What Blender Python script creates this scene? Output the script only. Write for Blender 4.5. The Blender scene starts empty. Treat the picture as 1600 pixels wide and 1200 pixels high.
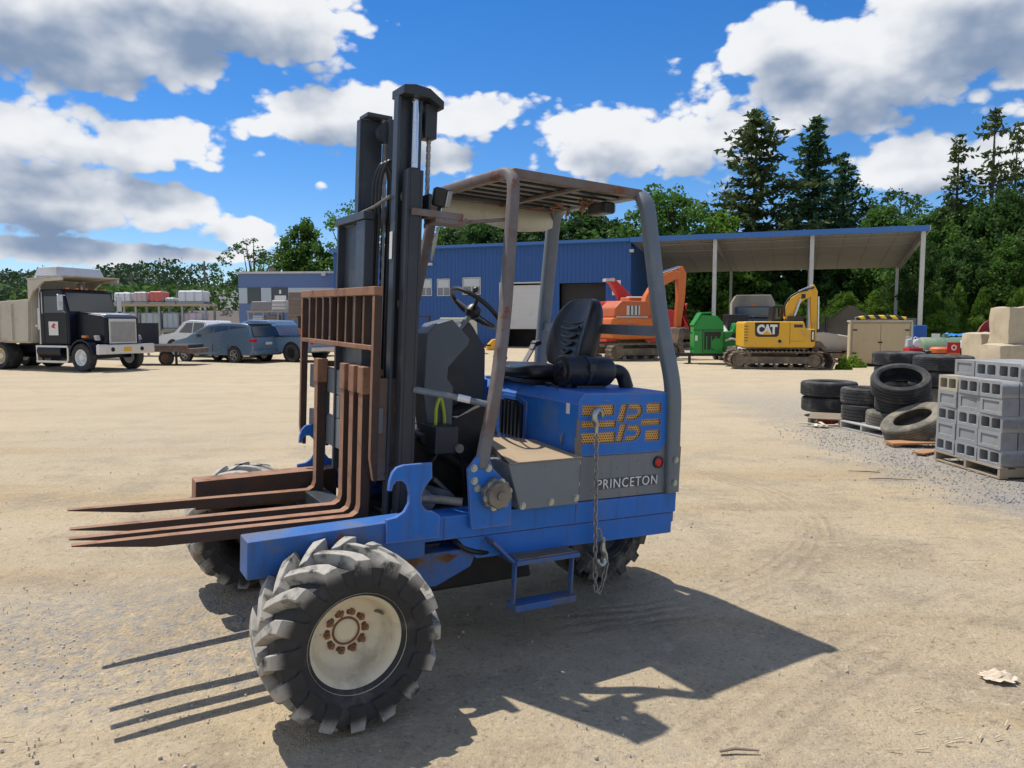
import bpy, bmesh, math, random
from mathutils import Matrix, Vector, Euler
random.seed(7)
R_ = math.radians
PI = math.pi
scene = bpy.context.scene
COL = scene.collection

# ------------------------------------------------------------------ camera
CAM_H, FOC, HORIZON = 1.74, 1180.0, 505.0
PITCH = math.atan((600 - HORIZON) / FOC)
cam_d = bpy.data.cameras.new('camera')
cam = bpy.data.objects.new('camera', cam_d)
COL.objects.link(cam)
cam_d.sensor_width = 36.0
cam_d.lens = FOC / 1600 * 36.0
cam_d.clip_end = 3000
cam_d.clip_start = 0.05
cam.location = (0, 0, CAM_H)
cam.rotation_euler = (PI / 2 - PITCH, 0, 0)
scene.camera = cam

def pxray(x, y):
    a, b = (x - 800) / FOC, -(y - 600) / FOC
    cp, sp = math.cos(PITCH), math.sin(PITCH)
    return Vector((a, cp + b * sp, -sp + b * cp))
def gp(x, y, z=0.0):                     # photo pixel -> point on a level plane
    d = pxray(x, y)
    return Vector((0, 0, CAM_H)) + d * ((z - CAM_H) / d.z)
def at(x, y, depth):                     # photo pixel -> point at a ground distance
    d = pxray(x, y)
    return Vector((0, 0, CAM_H)) + d * (depth / d.y)

# ------------------------------------------------------------------ node expressions
class Ex:
    def __init__(s, nt, sock): s.nt, s.s = nt, sock
    def _m(s, op, *a, clamp=False):
        n = s.nt.nodes.new('ShaderNodeMath'); n.operation = op; n.use_clamp = clamp
        for i, q in enumerate((s,) + a):
            if isinstance(q, Ex): s.nt.links.new(q.s, n.inputs[i])
            else: n.inputs[i].default_value = q
        return Ex(s.nt, n.outputs[0])
    def __add__(s, o): return s._m('ADD', o)
    __radd__ = __add__
    def __sub__(s, o): return s._m('SUBTRACT', o)
    def __rsub__(s, o): return (s * -1.0) + o
    def __mul__(s, o): return s._m('MULTIPLY', o)
    __rmul__ = __mul__
    def __truediv__(s, o): return s._m('DIVIDE', o)
    def max(s, o): return s._m('MAXIMUM', o)
    def min(s, o): return s._m('MINIMUM', o)
    def pow(s, o): return s._m('POWER', o)
    def sin(s): return s._m('SINE')
    def abs(s): return s._m('ABSOLUTE')
    def sqrt(s): return s._m('SQRT')
    def atan2(s, o): return s._m('ARCTAN2', o)
    def clamp(s): return s._m('ADD', 0.0, clamp=True)
    def gt(s, o): return s._m('GREATER_THAN', o)
    def smooth(s, lo, hi, a=0.0, b=1.0):
        n = s.nt.nodes.new('ShaderNodeMapRange'); n.interpolation_type = 'SMOOTHSTEP'
        s.nt.links.new(s.s, n.inputs[0])
        for i, q in ((1, lo), (2, hi), (3, a), (4, b)): n.inputs[i].default_value = q
        return Ex(s.nt, n.outputs[0])

def noise(nt, vec, scale, detail=4, rough=0.55, dist=0.0, w=None):
    n = nt.nodes.new('ShaderNodeTexNoise')
    n.inputs['Scale'].default_value = scale; n.inputs['Detail'].default_value = detail
    n.inputs['Roughness'].default_value = rough; n.inputs['Distortion'].default_value = dist
    if vec is not None: nt.links.new(vec, n.inputs['Vector'])
    return Ex(nt, n.outputs[0])
def mixc(nt, fac, a, b):
    n = nt.nodes.new('ShaderNodeMix'); n.data_type = 'RGBA'
    for idx, q in ((0, fac), (6, a), (7, b)):
        if isinstance(q, Ex): nt.links.new(q.s, n.inputs[idx])
        elif hasattr(q, 'is_output'): nt.links.new(q, n.inputs[idx])
        else: n.inputs[idx].default_value = q if idx == 0 else ((*q, 1.0) if len(q) == 3 else q)
    return n.outputs[2]
def vmath(nt, op, a, b=None, scale=None):
    n = nt.nodes.new('ShaderNodeVectorMath'); n.operation = op
    for i, q in ((0, a), (1, b)):
        if q is None: continue
        if hasattr(q, 'is_output'): nt.links.new(q, n.inputs[i])
        else: n.inputs[i].default_value = q
    if scale is not None: n.inputs['Scale'].default_value = scale
    return n.outputs['Value'] if op in ('DOT_PRODUCT', 'LENGTH', 'DISTANCE') else n.outputs[0]

# ------------------------------------------------------------------ sun and sky
SUNV = Vector((-0.36, 0.295, 1.0)).normalized()          # towards the sun
sun_d = bpy.data.lights.new('sun', 'SUN')
sun_d.energy = SUN_E = 4.2
sun_d.angle = R_(0.55)
sun_d.color = (1.0, 0.95, 0.87)
sun = bpy.data.objects.new('sun', sun_d); COL.objects.link(sun)
sun.rotation_euler = SUNV.to_track_quat('Z', 'Y').to_euler()
sun.location = (-10, 10, 40)

world = bpy.data.worlds.new('World'); scene.world = world; world.use_nodes = True
nt = world.node_tree; nt.nodes.clear()
sky = nt.nodes.new('ShaderNodeTexSky'); sky.sky_type = 'NISHITA'; sky.sun_disc = False
sky.sun_elevation = math.asin(SUNV.z)
sky.sun_rotation = math.atan2(SUNV.x, SUNV.y)
sky.air_density = 1.0; sky.dust_density = 0.0; sky.ozone_density = 2.2
hs = nt.nodes.new('ShaderNodeHueSaturation')
hs.inputs['Saturation'].default_value = 1.25; hs.inputs['Value'].default_value = 1.0
nt.links.new(vmath(nt, 'MULTIPLY', sky.outputs[0], (0.74, 0.81, 0.98)), hs.inputs['Color'])
tc = nt.nodes.new('ShaderNodeTexCoord')
dirv = tc.outputs['Generated']
sp = nt.nodes.new('ShaderNodeSeparateXYZ'); nt.links.new(dirv, sp.inputs[0])
X, Y, Z = (Ex(nt, sp.outputs[i]) for i in range(3))
az = X.atan2(Y); el = Z.atan2((X * X + Y * Y).sqrt())
ae = nt.nodes.new('ShaderNodeCombineXYZ')
nt.links.new(az.s, ae.inputs[0]); nt.links.new(el.s, ae.inputs[1])
BL = [(60, 20, 270, 92, 1.0), (330, 10, 190, 70, 1.0), (455, 55, 82, 62, 1.0), (60, 205, 125, 46, 1.0), (215, 222, 105, 42, 1.0),
      (70, 305, 150, 50, 1.0), (235, 322, 78, 40, 1.0), (385, 366, 62, 24, 1.0), (100, 392, 210, 20, .9), (470, 180, 105, 46, 1.0), (590, 195, 120, 56, 1.0),
      (735, 185, 92, 38, 1.0), (690, 245, 62, 38, 1.0), (940, 225, 105, 50, 1.0), (1085, 222, 110, 54, 1.0), (1390, 110, 240, 84, 1.0),
      (1230, 85, 90, 62, 1.0), (1520, 30, 180, 90, 1.0), (1440, 255, 95, 44, 1.0), (1560, 245, 70, 40, 1.0), (500, 287, 40, 22, .45), (320, 400, 120, 14, .8)]
def vma(a, b_, c_):
    k = nt.nodes.new('ShaderNodeVectorMath'); k.operation = 'MULTIPLY_ADD'; nt.links.new(a, k.inputs[0]); k.inputs[1].default_value = b_; k.inputs[2].default_value = c_
    return k.outputs[0]
VIEW = az.abs().smooth(0.62, 0.78).max(el.smooth(0.44, 0.56))
def cloud_density(off, detail, minr=0):
    acc = None
    for (bx, by, rx, ry, w) in [q for q in BL if q[2] > minr]:
        d = pxray(bx, by)
        a0, e0 = math.atan2(d.x, d.y) - off[0], math.atan2(d.z, math.hypot(d.x, d.y)) - off[1]
        sx_, sy_ = FOC / rx * .98, FOC / ry * .98
        q = vma(ae.outputs[0], (sx_, sy_, 0), (-a0 * sx_, -e0 * sy_, 0))
        b = Ex(nt, vmath(nt, 'LENGTH', q))._m('MULTIPLY_ADD', -1.0, w)
        acc = b if acc is None else acc._m('SMOOTH_MAX', b, 0.15)
    inside = acc.max(-1.0)
    # the same kind of cloud goes on unseen all round, thickened for neutral ambient light
    dv2 = vma(dirv, (1.0, 1.0, 1.7), (off[0], 0.0, off[1] * 1.7))
    low = noise(nt, dv2, 2.6, 1) * 4.0 - 1.95
    dens = inside * (1.0 - VIEW) + low * VIEW
    n = noise(nt, dv2, 9.0, detail, 0.60, 0.0) - 0.5
    out = dens * 1.0 + n * 1.5 + 0.07
    if minr == 0:                                   # rounded billows along the rims
        out = out + (0.42 - PUFF) * 0.62 + (0.40 - PUFF2) * 0.34
    return out
def cells(scale):
    vn = nt.nodes.new('ShaderNodeTexVoronoi'); vn.feature = 'F1'; vn.inputs['Scale'].default_value = scale; vn.inputs['Randomness'].default_value = 1.0
    w_ = nt.nodes.new('ShaderNodeTexNoise'); w_.inputs['Scale'].default_value = scale * .7; w_.inputs['Detail'].default_value = 2; nt.links.new(vma(dirv, (1.0, 1.0, 1.5), (0, 0, 0)), w_.inputs['Vector'])
    k = nt.nodes.new('ShaderNodeVectorMath'); k.operation = 'MULTIPLY_ADD'; nt.links.new(w_.outputs['Color'], k.inputs[0]); k.inputs[1].default_value = (.9 / scale,) * 3; nt.links.new(vma(dirv, (1.0, 1.0, 1.5), (0, 0, 0)), k.inputs[2])
    nt.links.new(k.outputs[0], vn.inputs['Vector'])
    return Ex(nt, vn.outputs['Distance'])
PUFF, PUFF2 = cells(21.0), cells(52.0)
D0 = cloud_density((0, 0), 6)
D1 = cloud_density((-0.015, 0.045), 2, 75)
mask = D0.smooth(-0.04, 0.20)
occ = D1.max(0.0) * 1.25 + D0.max(0.0) * 0.25
fine = noise(nt, vma(dirv, (1.0, 1.0, 1.6), (0, 0, 0)), 15.0, 3, 0.62) + (PUFF - 0.42) * 0.40 + (PUFF2 - 0.40) * 0.30
shade = (occ + (fine - 0.5) * 0.85).smooth(0.10, 1.55)
CS = CLOUD = 7.0
ccol = mixc(nt, shade, (0.95 * CS, 0.97 * CS, 1.0 * CS), (0.24 * CS, 0.33 * CS, 0.49 * CS))
final = mixc(nt, mask * el.smooth(-0.02, 0.03), hs.outputs[0], ccol)
bg = nt.nodes.new('ShaderNodeBackground'); bg.inputs[1].default_value = 0.12
nt.links.new(final, bg.inputs[0])
wo = nt.nodes.new('ShaderNodeOutputWorld'); nt.links.new(bg.outputs[0], wo.inputs[0])
world.cycles.sampling_method = 'MANUAL'; world.cycles.sample_map_resolution = 256

scene.view_settings.view_transform = 'Standard'
scene.view_settings.look = 'None'
scene.view_settings.exposure = 0.15
scene.view_settings.gamma = 1.0
scene.view_settings.use_curve_mapping = False
scene.render.engine = 'CYCLES'
scene.cycles.use_denoising = True
scene.cycles.max_bounces = 5
scene.cycles.use_adaptive_sampling = True
scene.cycles.adaptive_threshold = 0.02
scene.cycles.transparent_max_bounces = 12

# ------------------------------------------------------------------ materials
MATS = {}
def new_mat(name):
    m = bpy.data.materials.new(name); m.use_nodes = True
    n = m.node_tree; n.nodes.clear()
    out = n.nodes.new('ShaderNodeOutputMaterial'); b = n.nodes.new('ShaderNodeBsdfPrincipled')
    n.links.new(b.outputs[0], out.inputs[0])
    MATS[name] = m
    return m, n, b
def ocoord(n):
    return n.nodes.new('ShaderNodeTexCoord').outputs['Object']
def bump(n, b, h, strength=0.3, dist=0.01):
    k = n.nodes.new('ShaderNodeBump'); k.inputs['Strength'].default_value = strength; k.inputs['Distance'].default_value = dist
    n.links.new(h.s if isinstance(h, Ex) else h, k.inputs['Height']); n.links.new(k.outputs[0], b.inputs['Normal'])
def mat(name, col, rough=0.5, metal=0.0, var=0.12, vscale=6.0, dirt=None, dirtamt=0.0, dscale=3.0, rust=0.0, rscale=9.0, bumpamt=0.0, bscale=60.0, spec=0.5, coat=0.0, wear=None, wr=0.010, streak=None, chips=None, objvar=0.0):
    m, n, b = new_mat(name)
    v = ocoord(n)
    c = mixc(n, noise(n, v, vscale, 5), tuple(q * (1 - var) for q in col), tuple(min(1, q * (1 + var)) for q in col))
    r = Ex(n, noise(n, v, vscale * 3, 3).s) * 0.25 + (rough - 0.125)
    if dirt is not None:
        f = noise(n, v, dscale, 8, 0.65).smooth(0.62 - dirtamt * 0.45, 0.78 - dirtamt * 0.25)
        c = mixc(n, f * min(1.0, 0.55 + dirtamt * 0.4), c, dirt); r = r + f * 0.3
    if rust > 0:
        f = noise(n, v, rscale, 10, 0.72).smooth(0.70 - rust * 0.4, 0.74 - rust * 0.36)
        rc = mixc(n, noise(n, v, rscale * 4, 4), (0.10, 0.035, 0.015), (0.24, 0.10, 0.05))
        c = mixc(n, f, c, rc); r = r.max(f * 0.85)
    if streak is not None:
        f = noise(n, vmath(n, 'MULTIPLY', v, (9.0, 9.0, 0.9)), 2.0, 5, 0.65).smooth(0.52, 0.74)
        c = mixc(n, f * 0.55, c, streak)
    if chips is not None:
        f = noise(n, v, 34, 3, 0.7).smooth(0.66, 0.70) * noise(n, v, 3.5, 2).smooth(0.47, 0.56)
        c = mixc(n, f, c, chips)
        sc = noise(n, vmath(n, 'MULTIPLY', v, (5.0, 5.0, 70.0)), 1.0, 3, 0.6).smooth(0.66, 0.72) * noise(n, v, 2.2, 2).smooth(0.50, 0.60)
        c = mixc(n, sc * 0.55, c, (0.30, 0.31, 0.32))
    if objvar > 0:
        oi = n.nodes.new('ShaderNodeObjectInfo'); c = mixc(n, Ex(n, oi.outputs['Random']) * objvar, c, tuple(q * .45 for q in col))
    if wear is not None:
        bv = n.nodes.new('ShaderNodeBevel'); bv.samples = 3; bv.inputs['Radius'].default_value = wr
        ge = n.nodes.new('ShaderNodeNewGeometry')
        e = Ex(n, vmath(n, 'DOT_PRODUCT', bv.outputs[0], ge.outputs['True Normal']))
        f = (1.0 - e + (noise(n, v, 22, 4, 0.7) - 0.5) * 0.22).smooth(0.05, 0.22)
        c = mixc(n, f * 0.8, c, wear); r = r.max(f * 0.75)
    n.links.new(c, b.inputs['Base Color'])
    n.links.new(r.s, b.inputs['Roughness'])
    b.inputs['Metallic'].default_value = metal
    b.inputs['Specular IOR Level'].default_value = spec
    b.inputs['Coat Weight'].default_value = coat
    if bumpamt > 0: bump(n, b, noise(n, v, bscale, 5), bumpamt, 0.004)
    return m
SAND = (0.36, 0.285, 0.19)
mat('blue_paint', (0.020, 0.160, 0.55), 0.5, dirt=(0.17, 0.20, 0.24), dirtamt=0.16, dscale=3.2, rust=0.11, rscale=14, var=0.16, vscale=4, spec=0.35, wr=0.014, wear=(0.30, 0.22, 0.18), streak=(0.045, 0.085, 0.20), chips=(0.085, 0.05, 0.04))
mat('blue_worn', (0.018, 0.125, 0.40), 0.5, dirt=(0.14, 0.135, 0.125), dirtamt=0.45, dscale=4, rust=0.20, rscale=6, var=0.15, wear=(0.22, 0.15, 0.11), streak=(0.06, 0.06, 0.07), chips=(0.09, 0.055, 0.04))
mat('grey_paint', (0.165, 0.19, 0.21), 0.45, dirt=(0.24, 0.22, 0.18), dirtamt=0.2, rust=0.06, var=0.08, wear=(0.20, 0.14, 0.10), streak=(0.10, 0.095, 0.085), chips=(0.09, 0.05, 0.035))
mat('guard_grey', (0.14, 0.165, 0.185), 0.42, dirt=(0.25, 0.25, 0.24), dirtamt=0.2, rust=0.10, rscale=7, var=0.12)
mat('guard_rust', (0.16, 0.105, 0.08), 0.55, dirt=(0.19, 0.20, 0.21), dirtamt=0.45, dscale=5, rust=0.36, rscale=6)
mat('dark_steel', (0.028, 0.033, 0.040), 0.45, dirt=(0.10, 0.10, 0.10), dirtamt=0.12, rust=0.02, var=0.2)
mat('cowl_grey', (0.080, 0.100, 0.120), 0.45, dirt=(0.16, 0.16, 0.15), dirtamt=0.15, rust=0.02, wear=(0.16, 0.15, 0.14))
mat('side_brown', (0.060, 0.036, 0.027), 0.7, var=0.35, vscale=8, dirt=(0.115, 0.062, 0.036), dirtamt=0.35, dscale=7, bumpamt=0.2, bscale=70)  # darker brown for side faces, deepening the contrast with front and top
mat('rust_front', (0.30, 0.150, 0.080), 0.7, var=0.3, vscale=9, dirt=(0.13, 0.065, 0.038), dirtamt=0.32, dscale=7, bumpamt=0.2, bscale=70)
mat('mast_grey', (0.045, 0.056, 0.070), 0.45, dirt=(0.12, 0.12, 0.12), dirtamt=0.12, rust=0.02, var=0.15)
mat('black_plastic', (0.014, 0.014, 0.016), 0.42, dirt=(0.11, 0.11, 0.10), dirtamt=0.06, bumpamt=0.08, bscale=200)
mat('black_vinyl', (0.016, 0.016, 0.017), 0.38, dirt=(0.12, 0.115, 0.105), dirtamt=0.10, bumpamt=0.10, bscale=160)
mat('grease_black', (0.012, 0.011, 0.010), 0.6, dirt=(0.06, 0.05, 0.04), dirtamt=0.25, bumpamt=0.2)
mat('rusty_steel', (0.175, 0.085, 0.040), 0.66, var=0.4, vscale=8, dirt=(0.062, 0.040, 0.028), dirtamt=0.42, dscale=5, bumpamt=0.25, bscale=70, wear=(0.36, 0.19, 0.11))
mat('rust_light', (0.28, 0.135, 0.07), 0.65, var=0.3, vscale=9, dirt=(0.10, 0.055, 0.04), dirtamt=0.35, dscale=6, bumpamt=0.2, bscale=70)
mat('chrome', (0.62, 0.63, 0.65), 0.16, metal=1.0, var=0.04)
mat('zinc', (0.42, 0.46, 0.44), 0.34, metal=0.85, var=0.2, vscale=20, dirt=(0.20, 0.17, 0.13), dirtamt=0.2)
mat('chain_steel', (0.30, 0.29, 0.27), 0.5, metal=0.4, var=0.3, vscale=30, rust=0.08, rscale=30)
mat('rubber', (0.028, 0.029, 0.031), 0.72, dirt=(0.17, 0.16, 0.14), dirtamt=0.22, dscale=5, var=0.2, bumpamt=0.15, bscale=60)
mat('rubber_dusty', (0.030, 0.029, 0.028), 0.8, dirt=(0.26, 0.235, 0.19), dirtamt=0.50, dscale=7, var=0.2, bumpamt=0.2, bscale=60)
mat('rim_cream', (0.76, 0.68, 0.49), 0.5, dirt=(0.38, 0.33, 0.25), dirtamt=0.25, dscale=6, rust=0.09, rscale=14, var=0.05)
mat('rust_stain', (0.20, 0.085, 0.04), 0.7, var=0.3, vscale=20)
mat('steel_worn', (0.24, 0.22, 0.19), 0.5, metal=0.5, dirt=(0.18, 0.14, 0.10), dirtamt=0.4, dscale=9, rust=0.12)
mat('tan_plate', (0.42, 0.31, 0.19), 0.6, dirt=(0.30, 0.22, 0.15), dirtamt=0.35, dscale=5, rust=0.12, rscale=6)
mat('red_lens', (0.55, 0.012, 0.012), 0.15, var=0.05)
mat('white_paint', (0.78, 0.78, 0.77), 0.45, dirt=(0.5, 0.47, 0.42), dirtamt=0.15)
mat('sticker_white', (0.72, 0.72, 0.70), 0.5)
mat('letter_band', (0.055, 0.066, 0.085), 0.5)
mat('cream_plastic', (0.62, 0.60, 0.46), 0.5, dirt=(0.40, 0.34, 0.20), dirtamt=0.25, dscale=6)
mat('lamp_glass', (0.42, 0.43, 0.42), 0.2, dirt=(0.25, 0.23, 0.2), dirtamt=0.3)
mat('webbing', (0.24, 0.22, 0.21), 0.8)
mat('hose_yellow', (0.42, 0.52, 0.05), 0.45)

# drive tyre rubber: dust worn into the running surface, darker below the shoulder
m, n, b = new_mat('rubber_lug'); v = ocoord(n); s_ = n.nodes.new('ShaderNodeSeparateXYZ'); n.links.new(v, s_.inputs[0])
rad = (Ex(n, s_.outputs[0]) * Ex(n, s_.outputs[0]) + Ex(n, s_.outputs[2]) * Ex(n, s_.outputs[2])).sqrt()
run = (rad + (noise(n, v, 9, 4) - 0.5) * 0.05).smooth(0.305, 0.362)
c = mixc(n, noise(n, v, 14, 5), (0.030, 0.030, 0.031), (0.060, 0.057, 0.052))
dc = mixc(n, noise(n, v, 24, 6, 0.65), (0.30, 0.28, 0.24), (0.54, 0.50, 0.43))
n.links.new(mixc(n, run * noise(n, v, 11, 5, 0.6).smooth(0.30, 0.52), c, dc), b.inputs['Base Color']); b.inputs['Roughness'].default_value = 0.85; b.inputs['Specular IOR Level'].default_value = 0.25
bump(n, b, noise(n, v, 70, 4), 0.2, 0.004)

def glass_mat(name, col, rough=0.08):
    m, n, b = new_mat(name)
    b.inputs['Base Color'].default_value = (*col, 1); b.inputs['Roughness'].default_value = rough
    b.inputs['Specular IOR Level'].default_value = 0.8
    return m
glass_mat('dark_glass', (0.012, 0.018, 0.022))
glass_mat('pale_glass', (0.10, 0.13, 0.14), 0.1)
glass_mat('car_glass', (0.02, 0.03, 0.035), 0.05)

# perforated engine screen: sheet metal with round holes in staggered rows
m, n, b = new_mat('perforated_rust')
v = ocoord(n); s_ = n.nodes.new('ShaderNodeSeparateXYZ'); n.links.new(v, s_.inputs[0])
xx, zz = Ex(n, s_.outputs[0]) / 0.0165, Ex(n, s_.outputs[2]) / 0.0143
row = zz._m('FLOOR'); xo = xx + row._m('MODULO', 2.0) * 0.5
fx = xo._m('FRACT') - 0.5; fz = zz._m('FRACT') - 0.5
hole = (fx * fx + fz * fz * 0.75).smooth(0.055, 0.085)
rc = mixc(n, noise(n, v, 14, 6), (0.88, 0.56, 0.16), (0.60, 0.24, 0.05))
n.links.new(mixc(n, hole, (0.006, 0.006, 0.006), rc), b.inputs['Base Color']); b.inputs['Roughness'].default_value = 0.7
# ------------------------------------------------------------------ mesh building
class MB:
    def __init__(s): s.v, s.f, s.mi = [], [], []
    def add(s, vs, fs, m=0):
        o = len(s.v); s.v += [tuple(q) for q in vs]; s.f += [tuple(i + o for i in f) for f in fs]; s.mi += [m] * len(fs)
        return s
    def box(s, x0, x1, y0, y1, z0, z1, top=(0, 0), tp=(0, 0), m=0):
        # top: shift of the top face, tp: shrink of the top face per side
        a, c = top; p, q = tp
        vs = [(x0, y0, z0), (x1, y0, z0), (x1, y1, z0), (x0, y1, z0),
              (x0 + a + p, y0 + c + q, z1), (x1 + a - p, y0 + c + q, z1), (x1 + a - p, y1 + c - q, z1), (x0 + a + p, y1 + c - q, z1)]
        return s.add(vs, [(0, 3, 2, 1), (4, 5, 6, 7), (0, 1, 5, 4), (1, 2, 6, 5), (2, 3, 7, 6), (3, 0, 4, 7)], m)
    def obox(s, c, u, w, n, su, sw, sn, m=0):
        c, u, w, n = Vector(c), Vector(u).normalized(), Vector(w).normalized(), Vector(n).normalized()
        vs = [c + u * a * su / 2 + w * b_ * sw / 2 + n * d * sn / 2 for d in (-1, 1) for a, b_ in ((-1, -1), (1, -1), (1, 1), (-1, 1))]
        return s.add(vs, [(0, 3, 2, 1), (4, 5, 6, 7), (0, 1, 5, 4), (1, 2, 6, 5), (2, 3, 7, 6), (3, 0, 4, 7)], m)
    def bar(s, p, q, w, h, m=0):
        p, q = Vector(p), Vector(q); d = (q - p)
        ref = Vector((0, 0, 1)) if abs(d.normalized().z) < 0.9 else Vector((1, 0, 0))
        sd = d.cross(ref).normalized(); upv = sd.cross(d).normalized()
        return s.obox((p + q) / 2, d, sd, upv, d.length, w, h, m)
    def prism(s, pts, axis, a, b_, m=0):
        # closed convex-or-not outline in the plane normal to axis, from a to b
        def P(u, v, t): return (t, u, v) if axis == 0 else ((u, t, v) if axis == 1 else (u, v, t))
        k = len(pts); vs = [P(u, v, a) for u, v in pts] + [P(u, v, b_) for u, v in pts]
        fs = [tuple(range(k)), tuple(range(2 * k - 1, k - 1, -1))] + [(i, k + i, k + (i + 1) % k, (i + 1) % k) for i in range(k)]
        return s.add(vs, fs, m)
    def tube(s, path, r, seg=10, caps=True, m=0, closed=False, squash=1.0):
        P_ = [Vector(q) for q in path]; k = len(P_)
        rs = r if isinstance(r, (list, tuple)) else [r] * k
        rings = []; prev = None
        for i in range(k):
            if closed: d = P_[(i + 1) % k] - P_[i - 1]
            elif i == 0: d = P_[1] - P_[0]
            elif i == k - 1: d = P_[-1] - P_[-2]
            else: d = (P_[i + 1] - P_[i]).normalized() + (P_[i] - P_[i - 1]).normalized()
            d.normalize()
            if prev is None:
                ref = Vector((0, 0, 1)) if abs(d.z) < 0.9 else Vector((1, 0, 0)); sd = d.cross(ref).normalized()
            else: sd = (prev - d * prev.dot(d)).normalized()
            prev = sd; up_ = d.cross(sd)
            rings.append([P_[i] + (sd * math.cos(t) + up_ * math.sin(t) * squash) * rs[i] for t in [2 * PI * j / seg + PI / seg for j in range(seg)]])
        vs = [q for rg in rings for q in rg]; fs = []
        for i in range(k if closed else k - 1):
            a_, b_ = i * seg, ((i + 1) % k) * seg
            for j in range(seg): fs.append((a_ + j, a_ + (j + 1) % seg, b_ + (j + 1) % seg, b_ + j))
        if caps and not closed: fs += [tuple(range(seg - 1, -1, -1)), tuple((k - 1) * seg + j for j in range(seg))]
        return s.add(vs, fs, m)
    def cyl(s, p, q, r, seg=20, r2=None, m=0): return s.tube([p, q], [r, r if r2 is None else r2], seg, True, m)
    def lathe(s, prof, axis='y', c=(0, 0, 0), seg=32, m=0, closed=True):
        # prof: list of (radius, offset along axis)
        vs = []; k = len(prof)
        for j in range(seg):
            t = 2 * PI * j / seg; ct, st = math.cos(t), math.sin(t)
            for r, o in prof:
                if axis == 'y': q = (r * ct, o, r * st)
                elif axis == 'x': q = (o, r * ct, r * st)
                else: q = (r * ct, r * st, o)
                vs.append((c[0] + q[0], c[1] + q[1], c[2] + q[2]))
        fs = []
        for j in range(seg):
            a_, b_ = j * k, ((j + 1) % seg) * k
            for i in range(k - 1 if not closed else k):
                i2 = (i + 1) % k
                fs.append((a_ + i, b_ + i, b_ + i2, a_ + i2))
        return s.add(vs, fs, m)
    def merge(s, o, M=None, m=None):
        vs = [tuple(M @ Vector(q)) for q in o.v] if M is not None else o.v
        k = len(s.v); s.v += list(vs); s.f += [tuple(i + k for i in f) for f in o.f]; s.mi += o.mi if m is None else [m] * len(o.f)
        return s
    def mesh(s, name, smooth=35):
        me = bpy.data.meshes.new(name)
        me.from_pydata(s.v, [], s.f)
        if any(s.mi): me.polygons.foreach_set('material_index', s.mi)
        bm = bmesh.new(); bm.from_mesh(me); bmesh.ops.recalc_face_normals(bm, faces=bm.faces); bm.to_mesh(me); bm.free()
        if smooth:
            me.polygons.foreach_set('use_smooth', [True] * len(me.polygons)); me.set_sharp_from_angle(angle=R_(smooth))
        me.update()
        return me

def obj(name, geo, material, parent=None, loc=None, rot=None, bevel=0.0, smooth=35, seg=2):
    me = geo.mesh(name, smooth) if isinstance(geo, MB) else geo
    if material is not None and not me.materials:
        for q in (material if isinstance(material, (list, tuple)) else [material]): me.materials.append(MATS[q])
    o = bpy.data.objects.new(name, me); COL.objects.link(o)
    if parent is not None: o.parent = parent
    if loc is not None: o.location = loc
    if rot is not None: o.rotation_euler = rot
    if bevel > 0:
        b = o.modifiers.new('bevel', 'BEVEL'); b.width = bevel; b.segments = seg; b.limit_method = 'ANGLE'; b.angle_limit = R_(40)
        b.harden_normals = True
    return o
def tag(o, label, cat, group=None, kind=None):
    o['label'] = label; o['category'] = cat
    if group: o['group'] = group
    if kind: o['kind'] = kind
    return o
def thing(name, label, cat, loc=(0, 0, 0), rotz=0.0, group=None):
    o = bpy.data.objects.new(name, None); COL.objects.link(o)
    o.location = loc; o.rotation_euler = (0, 0, rotz); o.empty_display_size = 0.2
    return tag(o, label, cat, group)
def setting(o): o['kind'] = 'structure'; return o
def stuff(o): o['kind'] = 'stuff'; return o
def dup(root, parent=None):
    c = root.copy(); COL.objects.link(c)
    if parent is not None: c.parent = parent
    for ch in list(root.children): dup(ch, c)
    return c

def plate2d(name, outer, holes=(), thick=0.02, axis='y'):
    """flat plate with real cut-outs; outline in (u, v) -> local x, z (axis y)"""
    cu = bpy.data.curves.new(name, 'CURVE'); cu.dimensions = '2D'; cu.fill_mode = 'BOTH'; cu.extrude = thick / 2
    for ring in [outer] + list(holes):
        sp_ = cu.splines.new('POLY'); sp_.points.add(len(ring) - 1); sp_.use_cyclic_u = True
        for i, (u, v) in enumerate(ring): sp_.points[i].co = (u, v, 0, 1)
    t = bpy.data.objects.new(name, cu); COL.objects.link(t)
    me = bpy.data.meshes.new_from_object(t); bpy.data.objects.remove(t); bpy.data.curves.remove(cu)
    if axis == 'y': me.transform(Matrix.Rotation(PI / 2, 4, 'X'))
    me.name = name
    return me
def text_mesh(body, w, h, thick=0.004, spacing=1.0, bold=0.0):
    """lettering in the x-z plane, read from -y, centred, fitted to w x h metres"""
    cu = bpy.data.curves.new('lettering', 'FONT'); cu.body = body; cu.extrude = thick / 2; cu.offset = bold; cu.space_character = spacing
    cu.resolution_u = 3
    t = bpy.data.objects.new('lettering', cu); COL.objects.link(t)
    me = bpy.data.meshes.new_from_object(t); bpy.data.objects.remove(t); bpy.data.curves.remove(cu)
    xs = [v.co.x for v in me.vertices]; ys = [v.co.y for v in me.vertices]
    x0, x1, y0, y1 = min(xs), max(xs), min(ys), max(ys)
    me.transform(Matrix.Translation((-(x0 + x1) / 2, -(y0 + y1) / 2, 0)))
    me.transform(Matrix.Diagonal((w / (x1 - x0), h / (y1 - y0), 1, 1)))
    me.transform(Matrix.Rotation(PI / 2, 4, 'X'))
    return me
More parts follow.
